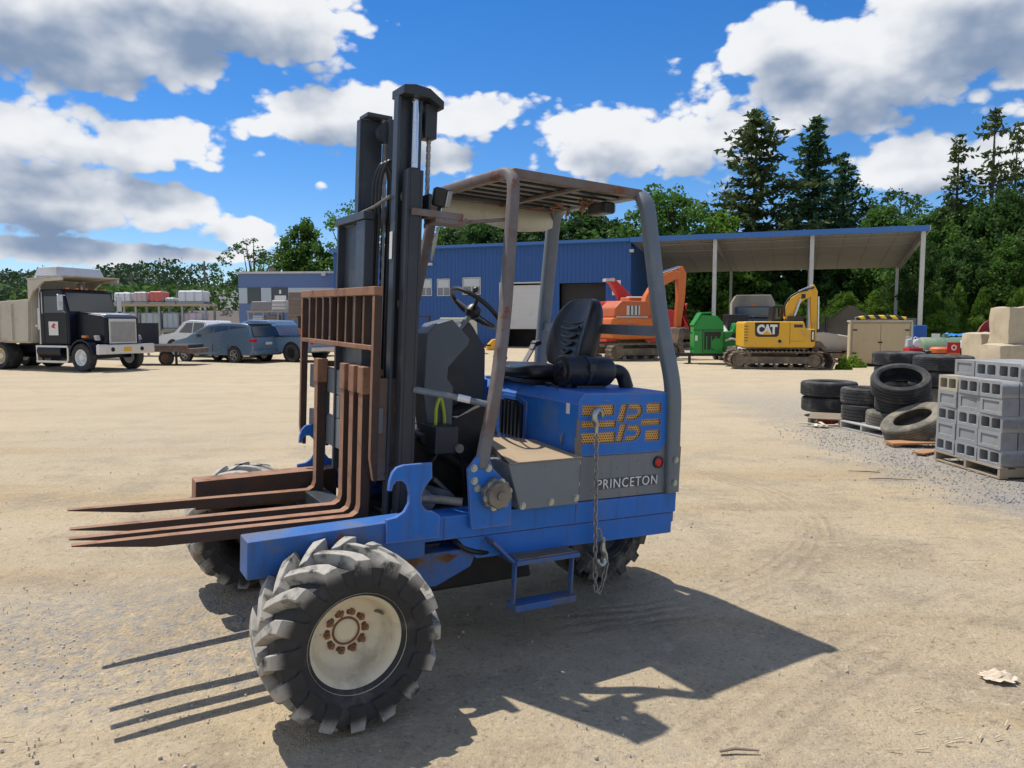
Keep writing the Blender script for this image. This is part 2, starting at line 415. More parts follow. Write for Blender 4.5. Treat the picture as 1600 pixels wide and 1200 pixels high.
def rounded(x0, x1, z0, z1, r, n=4):
    pts = []
    for cx, cz, a0 in ((x1 - r, z1 - r, 0), (x0 + r, z1 - r, 90), (x0 + r, z0 + r, 180), (x1 - r, z0 + r, 270)):
        for i in range(n + 1):
            a = R_(a0 + 90 * i / n); pts.append((cx + r * math.cos(a), cz + r * math.sin(a)))
    return pts
def smooth_path(pts, n=5, r=0.12):
    """polyline with rounded corners"""
    P_ = [Vector(p) for p in pts]; out = [P_[0]]
    for i in range(1, len(P_) - 1):
        a, b_, c = P_[i - 1], P_[i], P_[i + 1]
        ra = min(r, (a - b_).length * 0.45, (c - b_).length * 0.45)
        p, q = b_ + (a - b_).normalized() * ra, b_ + (c - b_).normalized() * ra
        for k in range(n + 1):
            t = k / n; out.append(p * (1 - t) ** 2 + b_ * 2 * t * (1 - t) + q * t * t)
    return out + [P_[-1]]
# ------------------------------------------------------------------ ground
m, n, b = new_mat('yard_dirt')
v = ocoord(n)
sx = n.nodes.new('ShaderNodeSeparateXYZ'); n.links.new(v, sx.inputs[0]); GX, GY = Ex(n, sx.outputs[0]), Ex(n, sx.outputs[1])
big = noise(n, v, 0.22, 3, 0.55); mid = noise(n, v, 1.3, 4, 0.6); fin = noise(n, v, 12, 5, 0.70); grit = noise(n, v, 110, 2, 0.7)
st = vmath(n, 'MULTIPLY', v, (0.10, 1.0, 1.0)); streak = noise(n, st, 0.9, 4, 0.6, 0.0)
c = mixc(n, big.smooth(0.35, 0.68), (0.49, 0.385, 0.240), (0.42, 0.350, 0.245))
c = mixc(n, streak.smooth(0.50, 0.68) * 0.75, c, (0.40, 0.285, 0.155))
c = mixc(n, streak.smooth(0.48, 0.30) * 0.6, c, (0.52, 0.43, 0.30))
c = mixc(n, mid.smooth(0.46, 0.68) * 0.7, c, (0.30, 0.245, 0.175))
blot = noise(n, v, 0.55, 3, 0.6)
c = mixc(n, blot.smooth(0.52, 0.66) * 0.45, c, (0.34, 0.265, 0.165))
c = mixc(n, fin.smooth(0.55, 0.68) * 0.55, c, (0.23, 0.18, 0.125))
c = mixc(n, fin.smooth(0.44, 0.34) * 0.4, c, (0.56, 0.47, 0.34))
gr2 = noise(n, v, 48, 3, 0.7)
c = mixc(n, gr2.smooth(0.56, 0.68) * 0.5, c, (0.17, 0.135, 0.09))
c = mixc(n, gr2.smooth(0.42, 0.34) * 0.35, c, (0.62, 0.55, 0.43))
# grey gravel: the strip along the pallets, and worn patches near the forks
wob = (mid - 0.5) * 2.4 + (fin - 0.5) * 1.2
strip = (GX - (GY - 8.0)._m('ABSOLUTE') * 0.02 + wob).smooth(3.9, 5.2) * (GY + wob).smooth(21, 16.5)
p1 = ((GX + 2.2) * (GX + 2.2) * 0.5 + (GY - 4.1) * (GY - 4.1) * 1.2).sqrt()
patch = (p1 + wob * 0.6).smooth(1.35, 0.5)
near = (GY + wob * 1.3).smooth(3.6, 2.0)
vor = n.nodes.new('ShaderNodeTexVoronoi'); vor.inputs['Scale'].default_value = 46; n.links.new(v, vor.inputs['Vector'])
gcol = mixc(n, Ex(n, vor.outputs['Color']), (0.16, 0.153, 0.145), (0.33, 0.315, 0.295))
stone = mixc(n, noise(n, v, 40, 3).smooth(0.4, 0.66), gcol, (0.36, 0.335, 0.30))
c = mixc(n, strip * 0.92, c, stone)
c = mixc(n, patch * fin.smooth(0.40, 0.60) * 0.75, c, stone)
c = mixc(n, near * fin.smooth(0.42, 0.62) * 0.5, c, (0.38, 0.35, 0.31))
far = (GY + wob).smooth(5, 15)
c = mixc(n, far * 0.50, c, (0.58, 0.485, 0.335))
# turning tyre marks: bands of short lug prints on arcs
rr = ((GX + 0.2) * (GX + 0.2) + (GY - 7.2) * (GY - 7.2)).sqrt() + (mid - 0.5) * 0.22 + (fin - 0.5) * 0.03
ang = (GY - 7.2).atan2(GX + 0.2)
def band(r0, r1): return rr.smooth(r0 - 0.02, r0 + 0.03) * rr.smooth(r1 + 0.02, r1 - 0.03)
rib = ((rr * 62.0).sin() * 0.5 + 0.5)
lug = ((ang * 70.0 + rr * 9.0).sin() * 0.5 + 0.5)
arcmask = ang.smooth(1.15, 0.75) * ang.smooth(-1.75, -1.1)
tr = (band(2.75, 3.15) * rib + band(2.2, 2.5) * lug * 0.8) * arcmask * mid.smooth(0.30, 0.52) * noise(n, v, 2.7, 3).smooth(0.34, 0.56)
r2 = ((GX - 9.0) * (GX - 9.0) + (GY + 5.0) * (GY + 5.0)).sqrt() + (mid - 0.5) * 0.12
tr2 = (r2.smooth(9.3, 9.4) * r2.smooth(9.85, 9.75) + r2.smooth(11.1, 11.2) * r2.smooth(11.7, 11.6)) * ((r2 * 55.0).sin() * 0.5 + 0.5) * mid.smooth(0.40, 0.58)
tracks = tr + tr2 * 0.7
c = mixc(n, tracks * 0.35, c, (0.28, 0.215, 0.145))
scuff = noise(n, vmath(n, 'MULTIPLY', v, (1.2, 9.0, 1.0)), 1.6, 4, 0.65).smooth(0.60, 0.70) * noise(n, v, 0.8, 2).smooth(0.50, 0.62) * GX.smooth(0.6, 2.2)
c = mixc(n, scuff * 0.6, c, (0.24, 0.185, 0.125))
n.links.new(c, b.inputs['Base Color']); b.inputs['Roughness'].default_value = 0.95; b.inputs['Specular IOR Level'].default_value = 0.15
hgt = mid * 0.9 + fin * 0.85 + grit * 0.22 + gr2 * 0.40 + tracks * -0.55 + scuff * -0.5 + Ex(n, vor.outputs['Distance']) * (strip + patch * 0.6) * 0.5
bump(n, b, hgt, 0.75, 0.035)

g = MB()
# one sheet to the horizon: fine near the camera, gently uneven, coarse far away
ys = [-40, -12, -4, 0.2] + [0.2 + 0.16 * i for i in range(1, 70)] + [12 + 1.2 * i for i in range(30)] + [50, 60, 80, 120, 200, 400, 900]
xs = [-900, -300, -120, -60, -35, -20, -13] + [-9 + 0.2 * i for i in range(91)] + [13, 20, 35, 60, 120, 300, 900]
from mathutils import noise as mnoise
for yy in ys:
    for xx_ in xs:
        h = 0.0
        if abs(xx_) < 10 and 0 < yy < 12.5:
            h = (mnoise.noise(Vector((xx_ * 0.9, yy * 0.9, 3.1))) * 0.014 + mnoise.noise(Vector((xx_ * 3.1, yy * 3.1, 9.0))) * 0.006) - 0.012 + .055 * math.exp(-((xx_ + 1.75) ** 2 + (yy - 4.85) ** 2) / .5)
        g.v.append((xx_, yy, h))
W_ = len(xs)
for j in range(len(ys) - 1):
    for i in range(W_ - 1):
        g.f.append((j * W_ + i, j * W_ + i + 1, (j + 1) * W_ + i + 1, (j + 1) * W_ + i)); g.mi.append(0)
ground = setting(obj('ground', g, 'yard_dirt', smooth=180))

# loose stones, in one mass
mat('pebble', (0.42, 0.37, 0.29), 0.9, var=0.35, vscale=2.0)
mat('pebble_pale', (0.55, 0.49, 0.39), 0.9, var=0.25, vscale=2.0)
def pebbles(name, spots, material):
    mb = MB()
    for (x, y, r) in spots:
        k = random.random() * 6; fl = random.uniform(0.2, 0.4)
        el = random.uniform(.6, 1.0)
        rg = [(r * random.uniform(.85, 1.15) * math.cos(k + i * PI / 3), r * el * random.uniform(.85, 1.15) * math.sin(k + i * PI / 3)) for i in range(6)]
        vs = [(x + a, y + c_, -0.010) for a, c_ in rg] + [(x + a * .95, y + c_ * .95, r * fl * .45) for a, c_ in rg] + [(x + a * .5, y + c_ * .5, r * fl) for a, c_ in rg]
        mb.add(vs, [(12, 13, 14, 15, 16, 17)] + [(q + i, q + (i + 1) % 6, q + 6 + (i + 1) % 6, q + 6 + i) for q in (0, 6) for i in range(6)])
    return stuff(obj(name, mb, material, smooth=80))
sp_ = []
while len(sp_) < 900:
    y = 2.0 + 12 * random.random() ** 1.9; x = random.uniform(-0.75, 0.75) * (y + 0.6)
    dn = 0.35 + 0.65 * (mnoise.noise(Vector((x * .7, y * .7, 2))) > 0.08)
    if random.random() < dn: sp_.append((x, y, random.choice((.002, .003, .003, .004, .005, .009)) * random.uniform(.7, 1.2)))
pebbles('loose_pebbles', sp_, 'pebble')
sp_ = []
while len(sp_) < 9000:                                  # the gravel strip by the pallets
    y = random.uniform(7.2, 17); x = random.uniform(4.5, 8.5) + random.gauss(0, .25)
    sp_.append((x, y, random.choice((.004, .005, .006, .008, .012))))
mat('pebble_grey', (0.34, 0.325, 0.30), 0.9, var=0.4, vscale=9.0)
pebbles('gravel_strip', sp_, 'pebble_grey')
sp_ = [(random.gauss(-2.1, .8), random.gauss(4.0, .65), random.choice((.003, .003, .004, .005, .008))) for _ in range(450)]
pebbles('gravel_patch', sp_, 'pebble_pale')
# straw and splinters lying about
mat('straw', (0.58, 0.48, 0.31), 0.9, var=0.25)
mb = MB()
for cx, cy, k, s in [(2.3, 2.7, 26, .10), (0.35, 2.55, 22, .09), (-0.2, 2.5, 14, .07), (1.0, 2.4, 34, .17), (3.4, 9.6, 16, .3), (2.4, 6.2, 10, .35), (-2.6, 3.2, 10, .3), (1.9, 3.1, 16, .3)]:
    for _ in range(k):
        x, y = random.gauss(cx, s), random.gauss(cy, s * .7); a = random.uniform(-.5, .9); L = random.uniform(.015, .06)
        mb.bar((x, y, .006), (x + L * math.cos(a), y + L * math.sin(a), .008 + random.uniform(0, .008)), .0045, .004)
stuff(obj('straw_litter', mb, 'straw', smooth=0))
mat('old_stick', (0.24, 0.18, 0.13), 0.9, var=0.3)
for (px, py, a, L, lab) in [(1155, 1176, .05, .16, 'thin grey stick lying on the bare dirt in front of the shadow'), (1395, 750, -.15, .5, 'long thin stick on the dirt beside the gravel strip'), (1350, 738, 2.9, .35, 'short thin stick on the dirt beside the gravel strip')]:
    q = gp(px, py); mb = MB().tube([(-L / 2, 0, .008), (-L * .1, .006, .014), (L / 2, -.004, .009)], [.006, .007, .004], 6)
    tag(obj('stick', mb, 'old_stick', loc=q, rot=(0, 0, a)), lab, 'stick', 'sticks on the dirt')
# crumpled paper scrap on the dirt
m, n, b = new_mat('paper_scrap'); b.inputs['Base Color'].default_value = (.62, .52, .38, 1); b.inputs['Roughness'].default_value = .9
mb = MB(); k = 9
for j in range(k):
    for i in range(k):
        rr_ = math.hypot(i - 4, j - 4) / 4
        mb.v.append(((i - 4) * .021 + random.gauss(0, .006), (j - 4) * .016 + random.gauss(0, .005), max(0.002, .014 * (1.1 - rr_) + random.gauss(.004, .006))))
for j in range(k - 1):
    for i in range(k - 1):
        if math.hypot(i - 3.5, j - 3.5) < 4.3: mb.f.append((j * k + i, j * k + i + 1, (j + 1) * k + i + 1, (j + 1) * k + i)); mb.mi.append(0)
tag(obj('paper_scrap', mb, 'paper_scrap', loc=gp(1560, 1058), smooth=0), 'crumpled tan paper scrap lying flat on the bare dirt', 'litter')
# ------------------------------------------------------------------ the forklift
yaw, pit, rol = R_(31.5), R_(2.2), R_(1.0)
fw = Vector((-math.cos(yaw), -math.sin(yaw), 0)); lf = Vector((math.sin(yaw), -math.cos(yaw), 0)); up = Vector((0, 0, 1))
f2 = fw * math.cos(pit) + up * math.sin(pit); u2 = up * math.cos(pit) - fw * math.sin(pit)
l2 = lf * math.cos(rol) - u2 * math.sin(rol); u3 = u2 * math.cos(rol) + lf * math.sin(rol)
FO = Vector((-1.241, 4.042, 0.015))
FM = Matrix(((f2.x, l2.x, u3.x, FO.x), (f2.y, l2.y, u3.y, FO.y), (f2.z, l2.z, u3.z, FO.z), (0, 0, 0, 1)))
def ground_z(x, y):                     # machine-frame height of the dirt below a machine-frame point
    return -(FM @ Vector((x, y, 0))).z / u3.z
lift = thing('forklift', 'three wheeled blue truck mounted forklift with rusty forks and black mast on the dirt', 'forklift')
lift.matrix_world = FM

def tyre_mesh(Rt, half, rimr, lugs, seg=64, lug_h=0.032, sweep=0.30):
    body = MB()
    prof = [(rimr, -half * .78), (rimr + .03, -half * .93), (Rt * .72, -half * 1.02), (Rt * .86, -half * .99), (Rt - .068, -half * .88), (Rt - .056, -half * .5), (Rt - .052, 0),
            (Rt - .056, half * .5), (Rt - .068, half * .88), (Rt * .86, half * .99), (Rt * .72, half * 1.02), (rimr + .03, half * .93), (rimr, half * .78)]
    body.lathe(prof, 'y', seg=seg, closed=True)
    lg = MB()
    for sgn in (-1, 1):
        for k in range(lugs):
            a0 = 2 * PI * (k + (0.5 if sgn > 0 else 0)) / lugs
            rows = []
            for t in (0.0, .2, .4, .6, .8, .95, 1.06):
                y = sgn * half * min(t, 1.0) * .97 + (-sgn * .012 if t == 0 else 0)
                a = a0 + sweep * (t ** .85)
                r1 = Rt - 0.012 * t ** 3; r0 = Rt - .08
                if t > 1.0: y = sgn * half * 1.05; r1 = Rt - .105; r0 = Rt - .135
                elif t > .9: y = sgn * half * 1.03; r1 = Rt - .018; r0 = Rt - .10
                w = .026 + .015 * t
                wb = w * 1.30
                rows.append([(r0, a - wb / Rt, y), (r1, a - w / Rt * .8, y), (r1, a + w / Rt * .8, y), (r0, a + wb / Rt, y)])
            vs = [(r * math.cos(a), y, r * math.sin(a)) for rw in rows for r, a, y in rw]
            fs = []
            for i in range(len(rows) - 1):
                for j in range(3): fs.append((i * 4 + j, i * 4 + j + 1, i * 4 + 4 + j + 1, i * 4 + 4 + j))
            fs += [(0, 1, 2, 3), tuple(len(vs) - 1 - q for q in range(4))]
            lg.add(vs, fs)
    return body.mesh('tyre', 40), lg.mesh('tread_lug', 30)
ty_me, lug_me = tyre_mesh(.392, .185, .205, 16, sweep=.38)
def rim_mesh(rr, half, dish):
    m_ = MB(); h = half * .80
    prof = [(rr + .012, h + .016), (rr + .016, h + .004), (rr - .004, h - .012), (rr - .022, h - .03), (rr - .03, h - .06), (rr - .045, dish + .03), (rr - .06, dish + .012), (.085, dish), (.06, dish + .004), (.0005, dish + .004),
            (.0005, dish - .02), (rr - .07, dish - .02), (rr - .05, -h + .05), (rr - .01, -h), (rr + .014, -h - .014), (rr + .004, -h)]
    return m_.lathe(prof, 'y', seg=48, closed=True).mesh('rim', 40)
rim_me = rim_mesh(.208, .185, -.005)
nut = MB().cyl((0, 0, 0), (0, .018, 0), .0125, 6).cyl((0, .018, 0), (0, .032, 0), .007, 8).mesh('lug_nut', 30)
halo = MB().cyl((0, 0, 0), (0, .0015, 0), .022, 16).mesh('rust_halo', 30)
hubm = MB().lathe([(.066, .0), (.066, .012), (.052, .030), (.046, .034), (.0005, .034), (.0005, 0)], 'y', seg=28).mesh('hub', 30)
def front_wheel(y, side, first):
    z = ground_z(0, y) + .385 + (0 if side > 0 else .05)        # the dirt humps up a little under the far wheel
    w = bpy.data.objects.new('wheel', None); COL.objects.link(w); w.parent = lift; w.location = (0, y, z)
    w.rotation_euler = (0, R_(9 if side > 0 else 31), 0 if side > 0 else PI)
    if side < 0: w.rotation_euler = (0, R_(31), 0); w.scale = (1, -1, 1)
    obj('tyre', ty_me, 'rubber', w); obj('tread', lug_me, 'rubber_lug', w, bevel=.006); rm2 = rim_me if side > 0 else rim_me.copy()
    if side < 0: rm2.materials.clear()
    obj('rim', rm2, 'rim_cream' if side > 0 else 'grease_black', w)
    obj('rust_ring', MB().lathe([(.064, -.003), (.064, .0015), (.054, .0015), (.054, -.003)], 'y', seg=32), 'rust_stain', w)
    obj('hub', hubm, 'rim_cream', w, loc=(0, -.004, 0)).scale = (.8, .35, .8)
    for k in range(10):
        a = 2 * PI * k / 10 + .1
        nt_ = obj('lug_nut', nut, 'rust_light', w, loc=(.088 * math.cos(a), -.004, .088 * math.sin(a))); nt_.scale = (1.2, 1, 1.2)
        obj('rust_halo', halo, 'rust_stain', w, loc=(.088 * math.cos(a), -.0045, .088 * math.sin(a)))
    if side > 0: obj('valve', MB().tube([(-.14, .0, .05), (-.15, .045, .055), (-.152, .075, .057)], .007, 8), 'steel_worn', w)
front_wheel(1.13 - .19, 1, True)
front_wheel(-1.13 + .19, -1, False)
ty2, lug2 = tyre_mesh(.36, .15, .20, 15)
w = bpy.data.objects.new('wheel', None); COL.objects.link(w); w.parent = lift; w.location = (-2.08, .04, ground_z(-2.08, .04) + .352)
obj('tyre', ty2, 'rubber_dusty', w); obj('tread', lug2, 'rubber_dusty', w); obj('rim', rim_mesh(.203, .15, .02), 'dark_steel', w); obj('hub', hubm, 'rusty_steel', w, loc=(0, .02, 0))
obj('steer_fork', MB().box(-2.2, -1.85, -.25, .22, .70, .80).box(-2.14, -2.02, -.24, -.18, .36, .72), 'dark_steel', lift)

# chassis --------------------------------------------------------------
def both(fn):
    for s in (1, -1): fn(s)
def yr(a, c_, s): return (a, c_) if s > 0 else (-c_, -a)
def chassis_side(s):
    a, c_ = yr(.56, .72, s)
    mb = MB(); mb.prism([(-.47, .668), (-.47, .79), (-2.16, .79), (-2.16, .668)], 1, a, c_)
    obj('side_rail', mb, 'blue_paint', lift, bevel=.006)
    a, c_ = yr(.55, .708, s)
    mb = MB(); mb.prism([(-.66, .664), (-.78, .545), (-2.145, .535), (-2.145, .664)], 1, a, c_)
    obj('lower_rail', mb, 'blue_worn' if s < 0 else 'blue_paint', lift, bevel=.006)
    a, c_ = yr(.60, .745, s)
    mb = MB(); mb.prism([(.385, .605), (.385, .775), (-.465, .805), (-.465, .60)], 1, a, c_)
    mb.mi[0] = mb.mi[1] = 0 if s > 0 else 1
    obj('outrigger', mb, ['blue_worn'] if s > 0 else ['rust_front', 'side_brown'], lift, bevel=.006)
    a, c_ = yr(.52, .69, s)
    mb = MB(); mb.prism([(-.22, .60), (-.28, .44), (-.56, .42), (-.76, .50), (-.80, .60)], 1, a, c_)
    obj('axle_housing', mb, 'blue_worn', lift, bevel=.01)
    a, c_ = yr(.69, .90, s)
    mb = MB(); mb.cyl((0, a, .40), (0, c_, .40), .07, 20).cyl((0, yr(.74, .79, s)[0], .40), (0, yr(.74, .79, s)[1], .40), .12, 24)
    obj('axle', mb, 'dark_steel', lift)
both(chassis_side)
mb = MB()
for x in (-.42, -.60): mb.prism([(x + .065, .565), (x, .595), (x - .085, .572), (x - .02, .538)], 1, .690, .6935)
obj('wear_patch', mb, 'rusty_steel', lift, smooth=0)
hook_o = [(-.257, .955), (-.26, 1.0), (-.273, 1.04), (-.295, 1.064), (-.33, 1.074), (-.478, 1.078), (-.482, 1.005), (-.445, .96), (-.428, .93), (-.43, .875), (-.455, .845), (-.50, .832), (-.53, .81), (-.53, .70), (-.25, .70),
          (-.25, .815), (-.30, .822), (-.34, .845), (-.362, .885), (-.364, .93), (-.352, .975), (-.325, 1.0), (-.295, 1.0), (-.277, .98), (-.272, .955)]
for s in (1, -1):
    me = plate2d('hook_plate', hook_o, thick=.022); me.transform(Matrix.Translation((0, .752 * s, 0)))
    obj('hook_plate', me, 'blue_paint', lift, bevel=.003)
br_o = [(-.683, 1.03), (-.735, 1.092), (-.80, 1.088), (-.825, 1.03), (-.90, .96), (-.945, .87), (-.95, .72), (-.715, .72), (-.70, .86)]
for s in (1, -1):
    me = plate2d('guard_bracket', br_o, thick=.022); me.transform(Matrix.Translation((0, .748 * s, 0)))
    obj('guard_bracket', me, 'blue_paint', lift, bevel=.003)
bolt_me = MB().cyl((0, 0, 0), (0, .010, 0), .015, 6).cyl((0, .0, 0), (0, .003, 0), .020, 16).mesh('bolt', 30)
def bolts(pts, y, mt='zinc'):
    for x, z in pts: obj('bolt', bolt_me, mt, lift, loc=(x, y, z))
bolts([(-.715, 1.035), (-.80, 1.03), (-.74, .93), (-.72, .97)], .759)
for x in (-.58, -1.40):
    obj('weld_seam', MB().tube([(x, .7205, .67 + k * .012) if False else (x + .002 * (k % 2), .7205, .670 + k * .010) for k in range(12)], .004, 6), 'blue_worn', lift)
obj('hose_bundle', MB().tube(smooth_path([(-.62, .60, .70), (-.70, .72, .60), (-.86, .70, .56), (-1.0, .62, .60)], 4, .08), .014, 8), 'black_plastic', lift)
# drive motor on the bracket
mo = bpy.data.objects.new('drive_motor', None); COL.objects.link(mo); mo.parent = lift; mo.location = (-.835, .76, .90); mo.rotation_euler = (0, R_(12), 0)
obj('motor_body', MB().cyl((0, 0, 0), (0, .045, 0), .088, 6).cyl((0, .045, 0), (0, .075, 0), .072, 8), 'steel_worn', mo, bevel=.006)
for k in range(6):
    a = k * PI / 3; obj('motor_bolt', bolt_me, 'rusty_steel', mo, loc=(.066 * math.cos(a), .045, .066 * math.sin(a)))
obj('motor_cap', MB().cyl((0, .075, 0), (0, .088, 0), .022, 16), 'steel_worn', mo, bevel=.003)
# middle of the machine: cross members, floor, engine bay
obj('cross_member', MB().box(-.36, -.22, -.62, .62, .52, .70).box(-.62, -.50, -.6, .6, .44, .62), 'dark_steel', lift, bevel=.006)
obj('floor_plate', MB().box(-1.42, -.60, -.58, .56, .755, .785), 'grease_black', lift)
obj('engine_bay', MB().box(-2.05, -1.44, -.55, .66, .62, 1.30), 'grease_black', lift)
obj('rear_plate', MB().box(-2.165, -2.10, -.70, .70, .60, 1.06), 'blue_worn', lift, bevel=.006)
obj('belly_block', MB().box(-1.30, -.36, -.46, .46, .30, .55, tp=(.06, .0)), 'grease_black', lift, bevel=.02)  # added underside mass that shades the ground below the chassis
obj('belly_pan', MB().box(-1.6, -.62, -.5, .5, .56, .64), 'grease_black', lift)

# hood -----------------------------------------------------------------
def para(x0, x1, z0, z1, sk=.025): return [(x0 - sk, z0), (x1 - sk, z0), (x1, z1), (x0, z1)]
hd = bpy.data.objects.new('hood', None); COL.objects.link(hd); hd.parent = lift
# cut-outs measured on the panel, going from the front (-1.40) to the back (-2.0)
holes = [para(-1.635, -1.41, 1.278, 1.338, 0), para(-1.655, -1.41, 1.208, 1.246, 0), para(-1.655, -1.41, 1.120, 1.180, 0),
         para(-1.995, -1.880, 1.284, 1.342, 0), para(-1.995, -1.845, 1.212, 1.246, 0), para(-1.995, -1.880, 1.118, 1.180, 0)]
# the tall slanted initials in the middle
def slant(pts): return [(x + (z - 1.23) * .30, z) for x, z in pts]
# slanted so that the tops lean towards the rear: the stem, and the two bowls
def lean(pts): return [(x - (z - 1.23) * .28, z) for x, z in pts]
stem1 = lean([(-1.660, 1.238), (-1.708, 1.238), (-1.708, 1.340), (-1.660, 1.340)])
stem2 = lean([(-1.690, 1.120), (-1.738, 1.120), (-1.738, 1.225), (-1.690, 1.225)])
def bowl(zc, r1, r2, x0):
    out = []; inn = []
    for i in range(9):
        a = R_(90 - 180 * i / 8)
        out.append((x0 - .055 - r1 * math.cos(a) * 1.15, zc + r1 * math.sin(a)))
        inn.append((x0 - .055 - r2 * math.cos(a) * 1.2, zc + r2 * math.sin(a)))
    return lean([(x0, zc + r1)] + out + [(x0, zc - r1), (x0, zc - r2)] + inn[::-1] + [(x0, zc + r2)])
holes += [stem1, stem2, bowl(1.292, .046, .017, -1.724), bowl(1.168, .046, .017, -1.756)]
outer = [(-1.385, 1.050), (-1.385, 1.365), (-1.42, 1.402), (-2.075, 1.402), (-2.075, 1.135), (-2.0, 1.050)]
me = plate2d('side_panel', outer, holes, .006); me.transform(Matrix.Translation((0, .718, 0)))
obj('side_panel', me, 'blue_paint', hd)
obj('screen', MB().box(-2.02, -1.395, .706, .709, 1.10, 1.36), 'perforated_rust', hd, smooth=0)
# front face, chamfer and top as one folded sheet
prof = [(-1.388, 1.06), (-1.388, 1.340), (-1.445, 1.4045), (-2.075, 1.4045)]
def sheet(prof, y0, y1, t=.004):
    mb = MB(); k = len(prof)
    inner = [(x - t if i < 2 else x, z - (t if i > 1 else 0)) for i, (x, z) in enumerate(prof)]
    return mb.prism(prof + inner[::-1], 1, y0, y1)
obj('top_panel', sheet(prof, -.60, .7215), 'blue_paint', hd)
obj('far_panel', MB().box(-2.07, -1.40, -.60, -.594, 1.0, 1.40), 'blue_paint', hd)
# vent in the front face: dark opening with louvre blades
me = plate2d('vent_frame', [(-.14, 1.045), (.19, 1.045), (.19, 1.30), (.10, 1.325), (-.09, 1.325), (-.14, 1.28)], [[(-.11, 1.07), (.16, 1.07), (.16, 1.28), (.08, 1.30), (-.07, 1.30), (-.11, 1.27)]], .008)
me.transform(Matrix.Rotation(PI / 2, 4, 'Z')); me.transform(Matrix.Translation((-1.383, 0, 0)))
obj('vent_frame', me, 'blue_paint', hd)
vp = obj('vent', MB().box(-1.387, -1.384, -.11, .16, 1.07, 1.30), 'grease_black', hd)
for k in range(6): obj('louvre', MB().box(-1.384, -1.370, -.105 + k * .045, -.098 + k * .045 + .012, 1.075, 1.29), 'dark_steel', hd)
obj('sticker', MB().box(-1.3855, -1.3865, .60, .635, 1.28, 1.34), 'sticker_white', hd, loc=(.0, 0, 0)).location = (.0005, 0, 0)
obj('hood_latch', MB().tube([(-1.388, .58, 1.10), (-1.375, .58, 1.11), (-1.375, .58, 1.15), (-1.388, .58, 1.16)], .006, 8), 'steel_worn', hd)

# grey lower side panel with the name and the red lamp
pn = obj('lower_panel', MB().prism([(-1.415, .795), (-1.395, 1.047), (-2.0, 1.047), (-2.075, 1.13), (-2.075, .795)], 1, .700, .716), 'grey_paint', lift, bevel=.002)
obj('name_band', MB().box(-2.005, -1.535, .7165, .7175, .850, .912), 'letter_band', pn, smooth=0)
me = text_mesh('PRINCETON', .455, .056, .004, 1.15); me.transform(Matrix.Rotation(PI, 4, 'Z')); me.transform(Matrix.Translation((-1.768, .7195, .881)))
obj('lettering', me, 'sticker_white', pn)
obj('lamp_bezel', MB().lathe([(.036, 0), (.036, .012), (.028, .014), (.028, 0)], 'y', c=(-1.993, .716, .985), seg=28), 'black_plastic', pn)
obj('tail_lamp', MB().lathe([(.028, .002), (.027, .013), (.020, .019), (.0005, .022), (.0005, .002)], 'y', c=(-1.993, .716, .985), seg=28), 'red_lens', pn)
obj('corner_strip', MB().box(-1.41, -1.365, .722, .730, .80, 1.16).box(-1.392, -1.372, .722, .731, 1.16, 1.26), 'guard_rust', lift)
bolts([(-1.388, 1.02), (-1.388, .90), (-1.388, .83)], .730)

# fender box ahead of the hood, tan worn top
mb = MB()
mb.prism([(-.90, 1.050), (-1.365, 1.058), (-1.365, .80), (-.985, .80)], 1, .50, .786)
fb = obj('fender_box', mb, 'grey_paint', lift, bevel=.006)
mb = MB().add([(-.905, .792, 1.056), (-1.372, .792, 1.064), (-1.380, .30, 1.085), (-1.02, .30, 1.125), (-.905, .792, 1.050), (-1.372, .792, 1.058), (-1.380, .30, 1.078), (-1.02, .30, 1.118)],
              [(0, 1, 2, 3), (4, 7, 6, 5), (0, 4, 5, 1), (1, 5, 6, 2), (2, 6, 7, 3), (3, 7, 4, 0)])
obj('top_plate', mb, 'tan_plate', fb, bevel=.002)
obj('inner_wall', MB().add([(-.90, .786, 1.05), (-1.02, .30, 1.118), (-1.02, .30, .79), (-.99, .786, .80)], [(0, 1, 2, 3)]), 'guard_rust', fb)
bolts([(-1.00, .822), (-1.18, .828), (-1.345, .835)], .786)

# overhead guard ---------------------------------------------------------
gd = bpy.data.objects.new('overhead_guard', None); COL.objects.link(gd); gd.parent = lift
def rect_tube(path, w, h, material, name, parent, ref):
    """a tube of rounded rectangular section swept along a path; ref = wide direction hint"""
    mb = MB(); P_ = [Vector(p) for p in path]; k = len(P_); ref = Vector(ref); rings = []
    for i in range(k):
        d = (P_[min(i + 1, k - 1)] - P_[max(i - 1, 0)]).normalized()
        a = (ref - d * ref.dot(d)).normalized(); c_ = d.cross(a)
        rings.append([P_[i] + a * u + c_ * v for u, v in rounded(-w / 2, w / 2, -h / 2, h / 2, min(w, h) * .28, 2)])
    q = len(rings[0]); vs = [x for rg in rings for x in rg]
    fs = [(i * q + j, i * q + (j + 1) % q, (i + 1) * q + (j + 1) % q, (i + 1) * q + j) for i in range(k - 1) for j in range(q)]
    fs += [tuple(range(q)), tuple((k - 1) * q + j for j in reversed(range(q)))]
    mb.add(vs, fs)
    return obj(name, mb, material, parent, smooth=50)
fr = [(-.765, .74, 1.03), (-.868, .69, 1.445), (-.956, .60, 1.815), (-1.05, .485, 2.605)]
path = smooth_path([fr[0], fr[1], fr[2], fr[3], (fr[3][0], -fr[3][1], fr[3][2]), (-.956, -.60, 1.815), (-.868, -.69, 1.445), (-.765, -.74, 1.03)], 6, .13)
rect_tube(path, .062, .062, 'guard_rust', 'front_hoop', gd, (1, 0, 0))
rr_ = [(-2.105, .725, .80), (-2.080, .725, 1.44), (-2.035, .635, 1.80), (-1.985, .485, 2.61)]
